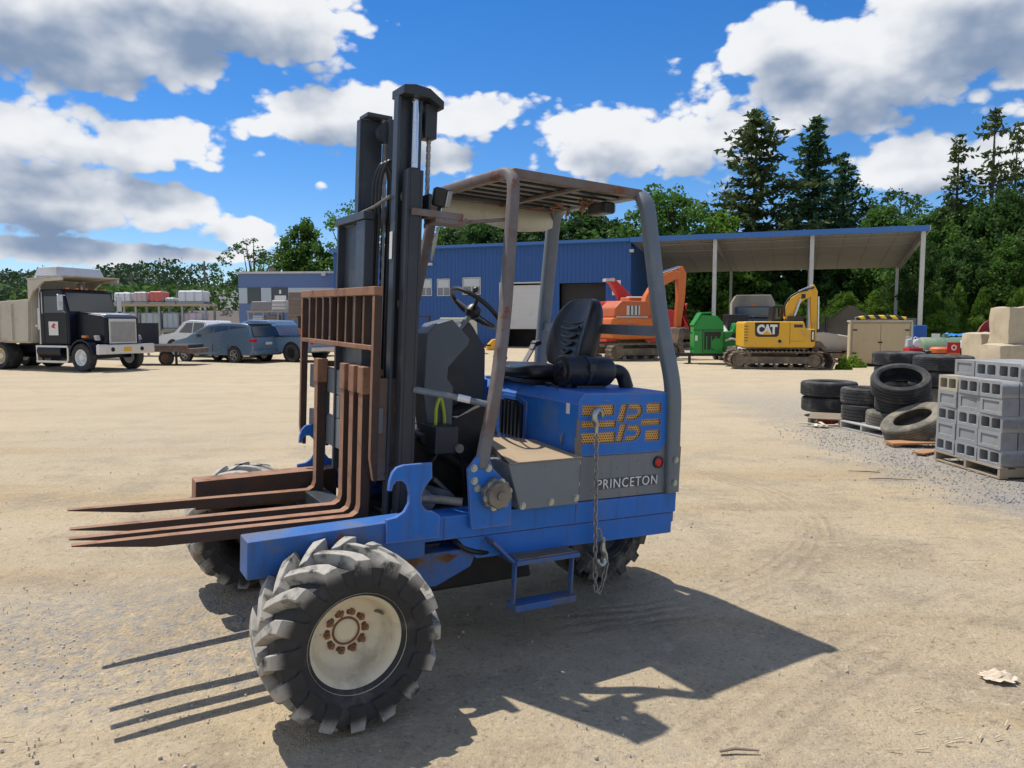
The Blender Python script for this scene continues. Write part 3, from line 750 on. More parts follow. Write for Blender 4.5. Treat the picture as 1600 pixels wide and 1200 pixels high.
path = smooth_path([rr_[0], rr_[1], rr_[2], rr_[3], (rr_[3][0], -.485, 2.61), (-2.035, -.635, 1.80), (-2.080, -.725, 1.44), (-2.105, -.725, .80)], 6, .13)
rect_tube(path, .095, .065, 'guard_grey', 'rear_hoop', gd, (1, 0, 0))
obj('rear_bar', MB().box(-2.055, -2.02, -.63, .63, 1.735, 1.80), 'grey_paint', gd, bevel=.004)
for k in range(7):
    y = -.39 + k * .13
    obj('roof_slat', MB().box(-1.99, -1.06, y - .026, y + .026, 2.586, 2.602), 'dark_steel', gd, bevel=.002)
for s in (1, -1): obj('side_beam', MB().box(-1.98, -1.06, .445 * s - .02, .445 * s + .02, 2.575, 2.625), 'guard_rust', gd, bevel=.006)
obj('cross_bar', MB().box(-1.54, -1.50, -.44, .44, 2.565, 2.585), 'guard_rust', gd, bevel=.003)
obj('roof_sheet', MB().box(-1.95, -1.08, -.41, .41, 2.628, 2.636), 'cream_plastic', gd)
mb = MB(); k = 14
for i in range(k):
    t = i / (k - 1); x = -1.08 - .88 * t; w_ = .012 * math.sin(t * 9)
    mb.v += [(x, -.462 + w_ * .2, 2.585), (x, -.475 + w_, 2.44 + .02 * math.sin(t * 7) + (.02 if i == k - 1 else 0))]
mb.f = [(2 * i, 2 * i + 1, 2 * i + 3, 2 * i + 2) for i in range(k - 1)]; mb.mi = [0] * (k - 1)
o = obj('side_curtain', mb, 'cream_plastic', gd); o.modifiers.new('thick', 'SOLIDIFY').thickness = .004
mb = MB(); mb.v = [(-1.07, -.46, 2.42), (-1.03, -.47, 2.30), (-1.02, -.48, 2.17), (-1.06, -.44, 2.40), (-1.045, -.45, 2.29), (-1.025, -.47, 2.16)]; mb.f = [(0, 1, 4, 3), (1, 2, 5, 4)]; mb.mi = [0, 0]
o = obj('torn_strip', mb, 'cream_plastic', gd); o.modifiers.new('thick', 'SOLIDIFY').thickness = .005
bolts([(-2.098, 1.0), (-2.098, .86)], .762, 'zinc')
obj('leg_foot', MB().box(-2.158, -2.055, .728, .738, .795, 1.075), 'rusty_steel', lift)
# frayed wiring and the rear work lamp below the roof
for k in range(14):
    x = random.uniform(-1.96, -1.72); y = random.uniform(-.3, .40); z = random.uniform(2.50, 2.57)
    obj('wire', MB().tube(smooth_path([(x, y, 2.58), (x + random.uniform(-.06, .06), y + random.uniform(-.08, .08), z), (x + random.uniform(-.1, .1), y + random.uniform(-.1, .1), 2.57)], 3, .04), .006, 6), 'rust_light', gd)
wl = obj('work_lamp', MB().box(-1.86, -1.78, .18, .36, 2.475, 2.545), 'black_plastic', gd, bevel=.012)
obj('lamp_lens', MB().box(-1.872, -1.861, .195, .345, 2.487, 2.533), 'lamp_glass', wl)

# mast -------------------------------------------------------------------
ms = bpy.data.objects.new('mast', None); COL.objects.link(ms); ms.parent = lift
def lean_x(z): return -.004 * (z - .7) / 2.26
def mbox(mb, x0, x1, y0, y1, z0, z1, m_=0):
    mb.box(x0 + lean_x(z0), x1 + lean_x(z0), y0, y1, z0, z1, top=(lean_x(z1) - lean_x(z0), 0), m=m_); return mb
def channel(mb, x0, x1, y0, y1, z0, z1, open_dir, t=.016):
    # C section open towards the middle (open_dir = -1: open to -y)
    mbox(mb, x0, x0 + t, y0, y1, z0, z1); mbox(mb, x1 - t, x1, y0, y1, z0, z1)
    mbox(mb, x0 + t, x1 - t, *((y1 - t, y1) if open_dir < 0 else (y0, y0 + t)), z0, z1)
    return mb
MC = .09                                                # the mast stands a little left of centre
for s in (1, -1):
    a, c_ = yr(.315, .385, s)
    obj('outer_rail', channel(MB(), -.512, -.425, MC + a, MC + c_, .36, 2.53, -s), 'dark_steel', ms, bevel=.003)
    a, c_ = yr(.245, .305, s)
    obj('inner_rail', channel(MB(), -.530, -.395, MC + a, MC + c_, .40, 2.90, s), 'mast_grey', ms, bevel=.003)
    a, c_ = yr(.262, .30, s)
    cy = MC + .298 * s
    obj('lift_cylinder', MB().cyl((-.497, cy, .5), (-.497, cy, 2.50), .030, 20).cyl((-.497, cy, 2.46), (-.497, cy, 2.55), .036, 20), 'dark_steel', ms)
    obj('piston_rod', MB().cyl((-.497, cy, 2.55), (-.497, cy, 2.90), .022, 18), 'chrome', ms)
    cy2 = MC + .16 * s
    mb = MB()
    for k in range(44):
        z = 1.30 + k * .034; x = -.52
        if k % 2: mb.box(x - .008, x + .008, cy2 - .014, cy2 + .014, z - .019, z + .019)
        else: mb.box(x - .008, x + .008, cy2 - .008, cy2 + .008, z - .019, z + .019)
    obj('lift_chain', mb, 'chain_steel', ms)
    obj('chain_sheave', MB().cyl((-.525, cy2 - .02, 2.82), (-.525, cy2 + .02, 2.82), .06, 20), 'dark_steel', ms)
# near cap plate with its dropped web, chain to the rear of it
mb = MB().prism([(-.405, 2.903), (-.405, 2.945), (-.47, 2.957), (-.55, 2.950), (-.630, 2.900), (-.630, 2.860), (-.55, 2.903)], 1, .29, .45)
mb2 = MB().box(-.618, -.55, .31, .40, 2.715, 2.89)
cp_ = obj('mast_cap', mb, 'dark_steel', ms, bevel=.004); obj('cap_web', mb2, 'dark_steel', cp_, bevel=.006)
mb = MB()
for k in range(24):
    z = 2.73 - k * .020
    mb.box(-.600, -.584, .355 - (.013 if k % 2 else .008), .355 + (.013 if k % 2 else .008), z - .013, z + .013)
obj('rear_chain', mb, 'chain_steel', ms)
mb = MB(); mbox(mb, -.56, -.41, MC - .305, MC - .17, 2.9025, 2.925); mbox(mb, -.60, -.52, MC - .22, MC - .12, 2.67, 2.895); obj('far_cap', mb, 'mast_grey', ms, bevel=.004)
for z in (.52, 2.30):
    mb = MB(); mbox(mb, -.565, -.548, MC - .38, MC + .38, z, z + .12); obj('mast_tie', mb, 'dark_steel', ms, bevel=.004)
obj('weld_strap', MB().tube([(-.385, .36, 2.40), (-.375, .15, 2.365), (-.36, -.05, 2.345)], .009, 8), 'steel_worn', ms)
obj('sticker', MB().box(-.3945, -.3925, .345, .380, 2.08, 2.22), 'sticker_white', ms)
for k in range(3):
    y = MC - .06 + k * .05
    obj('mast_hose', MB().tube(smooth_path([(-.50, y, .95), (-.505, y, 2.2), (-.50, y + .02, 2.56), (-.46, y + .02, 2.64), (-.42, y, 2.54), (-.415, y - .05, 1.6)], 5, .1), .011, 8), 'black_plastic', ms)
for s in (1, -1):
    for z in (.75, 1.30, 1.85, 2.40):
        obj('rail_roller', MB().cyl((-.46, MC + .30 * s, z), (-.46, MC + .318 * s, z), .035, 16), 'steel_worn', ms)
# tilted bracket tying the mast to the guard, with the front work lamp on it
obj('mast_bracket', MB().box(-.74, -.45, .478, .498, 2.30, 2.335).box(-.76, -.58, .36, .498, 2.275, 2.30).bar((-.70, .42, 2.29), (-1.02, .47, 2.34), .05, .02), 'guard_rust', lift, bevel=.003)
fl = bpy.data.objects.new('work_lamp', None); COL.objects.link(fl); fl.parent = lift; fl.location = (-.640, .43, 2.41); fl.rotation_euler = (R_(-8), R_(-12), R_(-40))
obj('lamp_housing', MB().box(-.035, .035, -.05, .05, -.045, .055), 'black_plastic', fl, bevel=.012)
obj('lamp_lens', MB().box(.036, .042, -.042, .042, -.036, .046), 'lamp_glass', fl, bevel=.004)
obj('lamp_rear', MB().box(-.044, -.036, -.040, .040, -.036, .046), 'lamp_glass', fl, bevel=.004)
obj('lamp_stem', MB().cyl((0, 0, -.12), (0, 0, -.04), .010, 8), 'dark_steel', fl)
# tilt cylinders
for s in (1, -1):
    obj('tilt_cylinder', MB().cyl((-.66, .25 * s, 1.12), (-.98, .30 * s, .90), .034, 16).cyl((-.90, .285 * s, .955), (-1.05, .31 * s, .85), .024, 14).cyl((-.66, .25 * s - .05, 1.12), (-.66, .25 * s + .05, 1.12), .03, 14), 'grease_black', lift)

# carriage, load backrest and forks ---------------------------------------
ca = bpy.data.objects.new('carriage', None); COL.objects.link(ca); ca.parent = lift
Y0, Y1, XF = -.88, .425, -.30
mb = MB()
mb.box(-.385, -.375, -.30, .02, .86, 2.30).box(-.385, -.335, -.325, -.30, .86, 2.30).box(-.388, -.335, .0, .135, .86, 2.30).box(-.388, -.325, -.33, .14, 2.302, 2.345)
obj('carriage_tower', mb, 'mast_grey', ca, bevel=.004)
for z0, z1 in ((.99, 1.17), (1.31, 1.46)):
    obj('fork_bar', MB().box(-.385, -.345, Y0 + .04, Y1 - .12, z0, z1), 'grey_paint', ca, bevel=.006)
for y in (-.55, -.28, .05, .34): obj('carriage_rib', MB().box(-.372, -.345, y - .045, y + .045, 1.172, 1.308), 'grey_paint', ca, bevel=.004)
obj('carriage_cheek', MB().box(-.47, -.345, Y1 - .085, Y1 - .055, .92, 1.46), 'guard_rust', ca, bevel=.004)
obj('carriage_cheek', MB().box(-.47, -.387, Y0 + .055, Y0 + .085, .92, 1.42), 'dark_steel', ca, bevel=.004)
bk = bpy.data.objects.new('load_backrest', None); COL.objects.link(bk); bk.parent = lift
for y in (Y0, Y1 - .035):
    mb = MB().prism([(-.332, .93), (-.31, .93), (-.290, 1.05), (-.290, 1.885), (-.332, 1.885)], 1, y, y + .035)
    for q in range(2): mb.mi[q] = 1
    obj('upright', mb, ['rust_front', 'side_brown'], bk, bevel=.004)
obj('top_rail', MB().box(-.335, -.287, Y0, Y1, 1.8875, 1.932), 'rust_front', bk, bevel=.004)
obj('mid_rail', MB().box(-.330, -.290, Y0 + .035, Y1 - .035, 1.605, 1.630), 'rust_front', bk, bevel=.003)
for k in range(8):
    y = Y0 + .035 + (k + 1) * (Y1 - Y0 - .07) / 9
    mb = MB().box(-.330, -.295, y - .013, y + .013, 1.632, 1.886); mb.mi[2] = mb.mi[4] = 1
    obj('backrest_bar', mb, ['rusty_steel', 'side_brown'], bk, bevel=.002)
def fork(y, dz=0.0, dx=0.0):
    zt = .725 + dz
    o = MB(); w_ = .033
    prof = [(1.035, zt - .010), (1.035, zt - .016), (.70, zt - .052), (-.26, zt - .056), (-.305, zt - .04), (-.335, zt - .005), (-.340, 1.47), (-.325, 1.505), (-.285, 1.505), (-.283, 1.36), (-.285, zt + .05), (-.275, zt + .018), (-.245, zt)]
    k = len(prof)
    vs = []
    for sgn in (-1, 1):
        for x, z in prof:
            tw = w_ * (1 if x < .8 else 1 - .35 * (x - .8) / .24)
            vs.append((x + dx, y + sgn * tw, z))
    fs = [tuple(range(k)), tuple(range(2 * k - 1, k - 1, -1))] + [(i, k + i, k + (i + 1) % k, (i + 1) % k) for i in range(k)]
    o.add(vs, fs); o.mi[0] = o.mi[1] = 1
    f_ = obj('fork', o, ['rust_front', 'side_brown'], lift, bevel=.003)
    obj('fork_hook', MB().box(-.40 + dx, -.345 + dx, y - .03, y + .03, 1.466, 1.50), 'rusty_steel', f_, bevel=.004)
    obj('fork_head', MB().box(-.343 + dx, -.278 + dx, y - .042, y + .042, 1.37, 1.515), 'rust_front', f_, bevel=.006)
fork(-.50, -.02); fork(-.015, .0); fork(.150, -.003, .006); fork(.275, .0, .0)
# operator station ---------------------------------------------------------
ds = bpy.data.objects.new('dashboard', None); COL.objects.link(ds); ds.parent = lift
obj('near_cowl', MB().prism([(-.655, 1.37), (-.665, 1.70), (-.715, 1.755), (-.82, 1.785), (-.935, 1.675), (-.925, 1.64), (-.805, 1.515), (-.80, 1.45), (-.84, 1.40), (-.84, 1.10), (-.70, 1.10)], 1, .10, .26), 'cowl_grey', ds, bevel=.008)
obj('far_cowl', MB().prism([(-.90, 1.12), (-.93, 1.66), (-1.07, 1.775), (-1.10, 1.74), (-1.185, 1.61), (-1.20, 1.12)], 1, -.20, .0), 'dark_steel', ds, bevel=.008)
obj('dash_shelf', MB().prism([(-.84, 1.36), (-.84, 1.52), (-1.0, 1.48), (-1.0, 1.36)], 1, .0, .10), 'black_plastic', ds)
obj('cowl_base', MB().prism([(-.60, .79), (-.62, 1.12), (-1.06, 1.30), (-1.10, 1.28), (-1.10, .79)], 1, -.30, .24), 'grease_black', ds, bevel=.006)
obj('cowl_panel', MB().prism([(-.90, 1.06), (-.93, 1.40), (-1.39, 1.40), (-1.39, 1.06)], 1, -.34, -.315), 'blue_paint', lift, bevel=.003)
obj('kick_panel', MB().prism([(-1.40, .79), (-1.40, 1.055), (-1.385, 1.055), (-1.385, .79)], 1, -.60, .48), 'dark_steel', lift)
sw = bpy.data.objects.new('steering_wheel', None); COL.objects.link(sw); sw.parent = lift; sw.location = (-1.115, -.02, 1.862)
sw.rotation_euler = (0, R_(-38), 0)
mb = MB(); mb.tube([(.178 * math.cos(2 * PI * k / 36), .178 * math.sin(2 * PI * k / 36), 0) for k in range(36)], .0145, 10, closed=True); obj('wheel_rim', mb, 'black_plastic', sw)
for k in range(3):
    a = 2 * PI * k / 3 + PI / 3
    obj('spoke', MB().bar((.03 * math.cos(a), .03 * math.sin(a), -.025), (.172 * math.cos(a), .172 * math.sin(a), 0), .020, .010), 'black_plastic', sw, bevel=.003)
obj('wheel_hub', MB().lathe([(.0005, .012), (.035, .008), (.046, -.012), (.048, -.045), (.03, -.07), (.0005, -.07)], 'z', seg=24), 'black_plastic', sw)
obj('steering_column', MB().cyl((0, 0, -.06), (0, 0, -.34), .018, 14), 'grey_paint', sw)
obj('spinner_knob', MB().lathe([(.0005, .05), (.014, .045), (.017, .03), (.010, .016), (.006, 0), (.0005, 0)], 'z', c=(.12, .12, .008), seg=16), 'black_plastic', sw)
for k in range(4):
    x = -1.40 + .0 * k; y = -.30 + .045 * k
    lv = obj('control_lever', MB().cyl((-1.42, y, 1.40), (-1.43, y, 1.545), .007, 8), 'dark_steel', lift)
    obj('knob', MB().lathe([(.0005, .02), (.012, .014), (.014, 0), (.009, -.012), (.0005, -.014)], 'z', c=(-1.43, y, 1.55), seg=14), 'black_plastic', lv)
obj('lever_gate', MB().box(-1.46, -1.39, -.34, -.12, 1.405, 1.42), 'dark_steel', lift)
obj('grab_bar', MB().tube([(-.50, .47, 1.41), (-.66, .585, 1.385), (-.845, .70, 1.345)], .017, 10), 'guard_grey', lift)
obj('bar_tape', MB().tube([(-.69, .604, 1.380), (-.745, .638, 1.368)], .019, 10), 'sticker_white', lift)
mb = MB()
for k, (y, z) in enumerate(((.12, 1.10), (.20, 1.02), (-.05, 1.18), (.30, .96), (.05, 1.25))):
    mb.tube(smooth_path([(-.68, y, z), (-.76, y + .04, z + .14), (-.88, y + .02, z + .05), (-.92, y, z - .22)], 4, .12), .013, 8)
obj('hydraulic_hose', mb, 'black_plastic', lift)
obj('yellow_hose', MB().tube(smooth_path([(-.70, .33, 1.14), (-.70, .33, 1.30), (-.74, .30, 1.36), (-.78, .28, 1.25), (-.78, .28, 1.10)], 4, .06), .010, 8), 'hose_yellow', lift)
obj('valve_block', MB().box(-.80, -.66, .22, .42, 1.05, 1.20), 'dark_steel', lift, bevel=.006)
obj('bell_fitting', MB().cyl((-.80, .40, 1.08), (-.80, .44, 1.08), .025, 12), 'steel_worn', lift)
obj('pedal', MB().prism([(-.80, .79), (-.80, .81), (-.68, .92), (-.665, .905)], 1, .28, .40), 'steel_worn', lift)
obj('cross_tube', MB().cyl((-.56, -.5, .83), (-.70, .50, .83), .035, 14).cyl((-.53, .50, .86), (-.60, .50, .80), .05, 16), 'guard_grey', lift)
obj('tie_pipe', MB().tube([(-.50, .58, .86), (-.62, .62, .85), (-.70, .68, .845)], .022, 12), 'steel_worn', lift)

# seat ---------------------------------------------------------------------
st_ = bpy.data.objects.new('seat', None); COL.objects.link(st_); st_.parent = lift; st_.location = (-1.62, 0, 1.405)
def cushion(rows, name, parent, material='black_vinyl'):
    """rows: list of closed section rings (same count)"""
    mb = MB(); q = len(rows[0]); vs = [p for r in rows for p in r]
    fs = [(i * q + j, i * q + (j + 1) % q, (i + 1) * q + (j + 1) % q, (i + 1) * q + j) for i in range(len(rows) - 1) for j in range(q)]
    fs += [tuple(range(q)), tuple((len(rows) - 1) * q + j for j in reversed(range(q)))]
    mb.add(vs, fs); o = obj(name, mb, material, parent, smooth=180)
    sm = o.modifiers.new('round', 'SUBSURF'); sm.levels = sm.render_levels = 2
    return o
def bridge(mb_rows): pass
# backrest: sections stacked upwards; front is +x
rows = []
for t, hw, fx, bx, bol in ((0, .20, .045, -.045, .02), (.06, .225, .055, -.05, .04), (.18, .24, .055, -.055, .05), (.32, .24, .045, -.055, .045), (.43, .215, .03, -.055, .03), (.50, .165, .01, -.05, .015), (.53, .12, -.01, -.04, .005)):
    xs_ = -.215 - t * .16; z = .10 + t * .87
    ring = [(xs_ + bx, -hw * .75, z), (xs_ + bx * .6, -hw, z), (xs_ + fx + bol * .7, -hw * .94, z), (xs_ + fx + bol, -hw * .74, z), (xs_ + fx, -hw * .5, z), (xs_ + fx - .004, 0, z), (xs_ + fx, hw * .5, z), (xs_ + fx + bol, hw * .74, z), (xs_ + fx + bol * .7, hw * .94, z), (xs_ + bx * .6, hw, z), (xs_ + bx, hw * .75, z)]
    rows.append(ring)
bko = cushion(rows, 'backrest', st_)
for k in range(4):                               # stitched channels down the middle of the back
    z = .20 + k * .052; hw = .045 + .018 * k; x = -.215 - (z - .10) * .18 + .052
    obj('pleat', MB().tube([(x + .006, -hw, z + .012), (x + .012, -hw * .4, z), (x + .013, 0, z - .004), (x + .012, hw * .4, z), (x + .006, hw, z + .012)], .010, 8), 'black_vinyl', bko)
obj('headrest_seam', MB().tube([(-.225, -.19, .44), (-.226, -.12, .405), (-.224, 0, .39), (-.226, .12, .405), (-.225, .19, .44)], .006, 6), 'black_vinyl', bko)
rows = []
for x, hw, zt in ((-.20, .20, .10), (-.10, .235, .115), (.05, .24, .112), (.18, .235, .118), (.25, .20, .105)):
    rows.append([(x, -hw, .03), (x, -hw * 1.02, zt * .75), (x, -hw * .88, zt + .02), (x, -hw * .55, zt), (x, 0, zt - .012), (x, hw * .55, zt), (x, hw * .88, zt + .02), (x, hw * 1.02, zt * .75), (x, hw, .03)])
cushion(rows, 'cushion', st_)
obj('seat_base', MB().box(-.22, .20, -.19, .19, .0, .035), 'black_plastic', st_, bevel=.006)
sb = obj('seat_belt', MB().bar((.0, -.28, .06), (-.10, -.30, .20), .045, .012).bar((-.10, -.30, .20), (-.13, -.30, .26), .055, .022), 'webbing', st_, bevel=.004)
obj('buckle', MB().bar((-.11, -.30, .235), (-.16, -.30, .255), .06, .03), 'black_plastic', sb, bevel=.004)

# air cleaner ---------------------------------------------------------------
ac = bpy.data.objects.new('air_cleaner', None); COL.objects.link(ac); ac.parent = lift; ac.location = (-1.50, .37, 1.505)
obj('canister', MB().lathe([(.0005, .012), (.05, .012), (.062, .0), (.088, 0), (.094, -.008), (.094, -.09), (.099, -.095), (.099, -.115), (.094, -.12), (.092, -.34), (.075, -.365), (.05, -.37), (.0005, -.37)], 'x', seg=36), 'black_plastic', ac)
obj('clamp_band', MB().lathe([(.096, -.15), (.0985, -.15), (.0985, -.172), (.096, -.172)], 'x', seg=36), 'dark_steel', ac)
obj('band_latch', MB().box(-.185, -.14, .092, .108, .0, .05), 'dark_steel', ac, bevel=.004)
obj('end_cross', MB().bar((.014, -.035, -.035), (.014, .035, .035), .008, .008).bar((.014, .035, -.035), (.014, -.035, .035), .008, .008), 'black_plastic', ac)
obj('drain_valve', MB().lathe([(.0005, -.115), (.018, -.112), (.024, -.095), (.026, -.06), (.0005, -.06)], 'z', c=(-.035, .03, 0), seg=18), 'black_plastic', ac)
obj('intake_hose', MB().tube(smooth_path([(-.36, 0, 0), (-.47, .0, .0), (-.50, .02, -.105)], 6, .09), .045, 18), 'black_plastic', ac)
obj('hose_clamp', MB().lathe([(.046, -.372), (.049, -.372), (.049, -.386), (.046, -.386)], 'x', seg=24), 'zinc', ac)
obj('cleaner_saddle', MB().box(-.30, -.08, -.06, .06, -.10, -.085), 'dark_steel', ac)
obj('hood_handle', MB().tube(smooth_path([(-1.47, .28, 1.405), (-1.44, .30, 1.43), (-1.42, .40, 1.43), (-1.44, .43, 1.405)], 4, .04), .006, 8), 'black_plastic', lift)

# steps ---------------------------------------------------------------------
sp = bpy.data.objects.new('boarding_step', None); COL.objects.link(sp); sp.parent = lift
obj('upper_tread', MB().prism([(-.83, .66), (-.96, .535), (-.96, .515), (-.82, .645)], 1, .55, .80).box(-1.36, -.955, .60, .83, .515, .540), 'blue_worn', sp, bevel=.004)
for k in range(9): obj('grip_bar', MB().box(-1.345, -.97, .615 + k * .024, .622 + k * .024, .540, .547), 'steel_worn', sp)
obj('lower_tread', MB().box(-1.345, -.955, .735, .835, .268, .305), 'blue_worn', sp, bevel=.005)
for x in (-.965, -1.335): obj('step_side', MB().bar((x, .79, .53), (x, .785, .29), .035, .012), 'blue_worn', sp, bevel=.003)

# tow chain hanging from the engine screen ------------------------------------
ch = thing('tow_chain', 'rusty steel chain with two grab hooks hanging down the forklift side', 'chain')
ch.matrix_world = FM
lk = MB()
pts = []
for k in range(16):
    t = 2 * PI * k / 16; pts.append((.0115 * math.cos(t), 0, .013 * (1 if math.sin(t) > 0 else -1) * (abs(math.sin(t)) > .01) + .0115 * math.sin(t)))
lk_me = MB().tube(pts, .0042, 7, closed=True).mesh('chain_link', 60)
def run_chain(path, start=0):
    P_ = [Vector(p) for p in path]; acc = 0; k = start; pos = 0.0
    segs = [(P_[i], P_[i + 1]) for i in range(len(P_) - 1)]; total = sum((b_ - a).length for a, b_ in segs); s_ = 0.0; last = None
    while s_ < total:
        r = s_
        for a, b_ in segs:
            L = (b_ - a).length
            if r <= L: p = a + (b_ - a) * (r / L); d = (b_ - a).normalized(); break
            r -= L
        o = obj('link', lk_me, 'chain_steel', ch, loc=p)
        q = d.to_track_quat('Z', 'Y'); o.rotation_mode = 'QUATERNION'
        o.rotation_quaternion = q @ Euler((0, 0, (PI / 2 if k % 2 else 0) + random.uniform(-.25, .25))).to_quaternion()
        s_ += .0375; k += 1
    return k
def hook_mesh():
    p = [(0, 0, .0), (0, 0, .03), (-.004, 0, .055), (-.028, 0, .082), (-.028, 0, .112), (-.004, 0, .132), (.03, 0, .128), (.052, 0, .108), (.056, 0, .085)]
    mb = MB().tube(smooth_path(p, 3, .02), [.012] * 4 + [.016] * 12 + [.014] * 7 + [.010] * 20, 12) if False else MB()
    path = smooth_path(p, 3, .02); nn = len(path)
    rad = [.011 + .008 * math.sin(PI * min(1, i / nn * 1.15)) for i in range(nn)]; rad[-1] = .006
    mb.tube(path, rad, 12); mb.tube([(.012 * math.cos(2 * PI * k / 14), 0, -.012 + .014 * math.sin(2 * PI * k / 14)) for k in range(14)], .0055, 8, closed=True)
    return mb.mesh('hook', 60)
hk = hook_mesh()
o = obj('hook', hk, 'zinc', ch, loc=(-1.485, .758, 1.185), rot=(0, 0, R_(200))); o.scale = (1.0, 1.0, 1.0)
k = run_chain([(-1.487, .760, 1.158), (-1.512, .763, .62), (-1.525, .765, .34), (-1.535, .767, .275), (-1.555, .767, .262), (-1.575, .767, .30), (-1.60, .768, .42), (-1.585, .768, .475)])
o = obj('hook', hk, 'zinc', ch, loc=(-1.565, .772, .56), rot=(R_(180), 0, R_(25)))
run_chain([(-1.55, .770, .585), (-1.53, .768, .63)])
# ------------------------------------------------------------------ blue workshop with the open shed
mat('siding_blue', (0.022, 0.095, 0.30), 0.5, var=0.06, vscale=0.6, dirt=(0.10, 0.13, 0.19), dirtamt=0.08, dscale=0.5)
mat('trim_blue', (0.05, 0.17, 0.46), 0.45, var=0.06, vscale=1)
mat('white_steel', (0.55, 0.55, 0.52), 0.5, var=0.06, vscale=1.5, dirt=(0.35, 0.33, 0.29), dirtamt=0.15, dscale=1)
mat('roof_liner', (0.30, 0.30, 0.295), 0.7, var=0.08, vscale=0.5, dirt=(0.36, 0.33, 0.28), dirtamt=0.2, dscale=0.4)
mat('door_white', (0.60, 0.60, 0.58), 0.55, var=0.04, dirt=(0.45, 0.43, 0.4), dirtamt=0.15, dscale=1)
mat('dark_inside', (0.010, 0.009, 0.009), 0.8)
mat('interior_shade', (0.022, 0.019, 0.019), 0.6, var=0.15, vscale=1)  # near-black stands in for the unlit inside behind the openings
mat('siding_slate', (0.10, 0.165, 0.34), 0.6, var=0.06, vscale=0.5)
mat('siding_pale', (0.42, 0.50, 0.56), 0.6, var=0.05, vscale=0.5)
mat('concrete', (0.40, 0.37, 0.32), 0.9, var=0.15, vscale=2, dirt=(0.28, 0.25, 0.2), dirtamt=0.3, dscale=1.2, bumpamt=0.3, bscale=12)
EA = Vector((24.5, 45.0, 0)); ED = Vector((-.935, .355, 0)).normalized()
BC = EA + ED * 17.65                                    # the corner where the walls end and the open shed begins
BR = math.atan2(-ED.y, -ED.x)
EX = -ED; EN = Vector((-EX.y, EX.x, 0))                 # along the eave to the right; away from the yard
def wall_pt(px, py, off=0.0):
    d = pxray(px, py); o = Vector((0, 0, CAM_H)); p0 = BC + EN * off
    w = o + d * ((p0 - o).dot(EN) / d.dot(EN)); q = w - BC
    return q.dot(EX), w.z
ws = thing('workshop_building', 'long blue metal workshop with white roller door and a dark open doorway', 'building', BC, BR)
ZT = 7.2; XL = -23.5
# corrugated wall sheet with openings left in it
dr0, dr1 = wall_pt(783, 500)[0], wall_pt(850, 500)[0]; dk0, dk1 = wall_pt(874, 500)[0], wall_pt(946, 500)[0]
dz = wall_pt(815, 443)[1]; dkz = wall_pt(910, 442)[1]
def corrugated(mb, x0, x1, z0, z1, pitch=.30, dep=.035):
    nx = max(1, int(round((x1 - x0) / pitch))); p_ = (x1 - x0) / nx; pts = []
    for i in range(nx):
        a = x0 + i * p_; pts += [(a, 0), (a + p_ * .62, 0), (a + p_ * .72, -dep), (a + p_ * .90, -dep)]
    pts.append((x1, 0))
    k = len(mb.v); 
    for x, y in pts: mb.v += [(x, y, z0), (x, y, z1)]
    for i in range(len(pts) - 1): mb.f.append((k + 2 * i, k + 2 * i + 2, k + 2 * i + 3, k + 2 * i + 1)); mb.mi.append(0)
mb = MB()
corrugated(mb, XL, dr0, 0, ZT); corrugated(mb, dr0, dr1, dz, ZT); corrugated(mb, dr1, dk0, 0, ZT); corrugated(mb, dk0, dk1, dkz, ZT); corrugated(mb, dk1, 0, 0, ZT)
obj('front_wall', mb, 'siding_blue', ws, smooth=20)
obj('end_wall', MB().box(-.12, 0, .04, 13, 0, 6.9), 'siding_blue', ws)
obj('back_wall', MB().box(XL, -.12, 12.9, 13, 0, 5.8), 'siding_blue', ws)
obj('left_wall', MB().box(XL, XL + .12, .04, 12.9, 0, 6.2), 'siding_blue', ws)
obj('roof', MB().prism([(-.35, ZT + .02), (-.35, ZT + .22), (13.3, 6.02), (13.3, 5.82)], 0, XL - .2, -.05), 'trim_blue', ws)
obj('inside_floor', MB().box(XL + .2, -.2, .2, 12.8, .004, .03), 'concrete', ws)
ro = obj('roller_door', MB().box(dr0, dr1, .12, .18, wall_pt(815, 514)[1], dz - .12), 'door_white', ws)
for k in range(8):
    z = wall_pt(815, 514)[1] + (k + .5) * (dz - .12 - wall_pt(815, 514)[1]) / 8
    obj('door_slat_joint', MB().box(dr0, dr1, .114, .1195, z, z + .02), 'white_steel', ro)
obj('door_frame', MB().box(dr0 - .12, dr0, -.06, .1, 0, dz + .1).box(dr1, dr1 + .12, -.06, .1, 0, dz + .1).box(dr0, dr1, -.06, .1, dz, dz + .1), 'white_steel', ws)
obj('inner_partition', MB().box(dr0 - 1, dk1 + 1, 2.2, 2.3, .03, 6.4), 'interior_shade', ws)
obj('doorway_shade', MB().box(dk0, dk1, .5, .58, .03, dkz), 'interior_shade', ws)  # dark sheet standing for the shade inside the open doorway
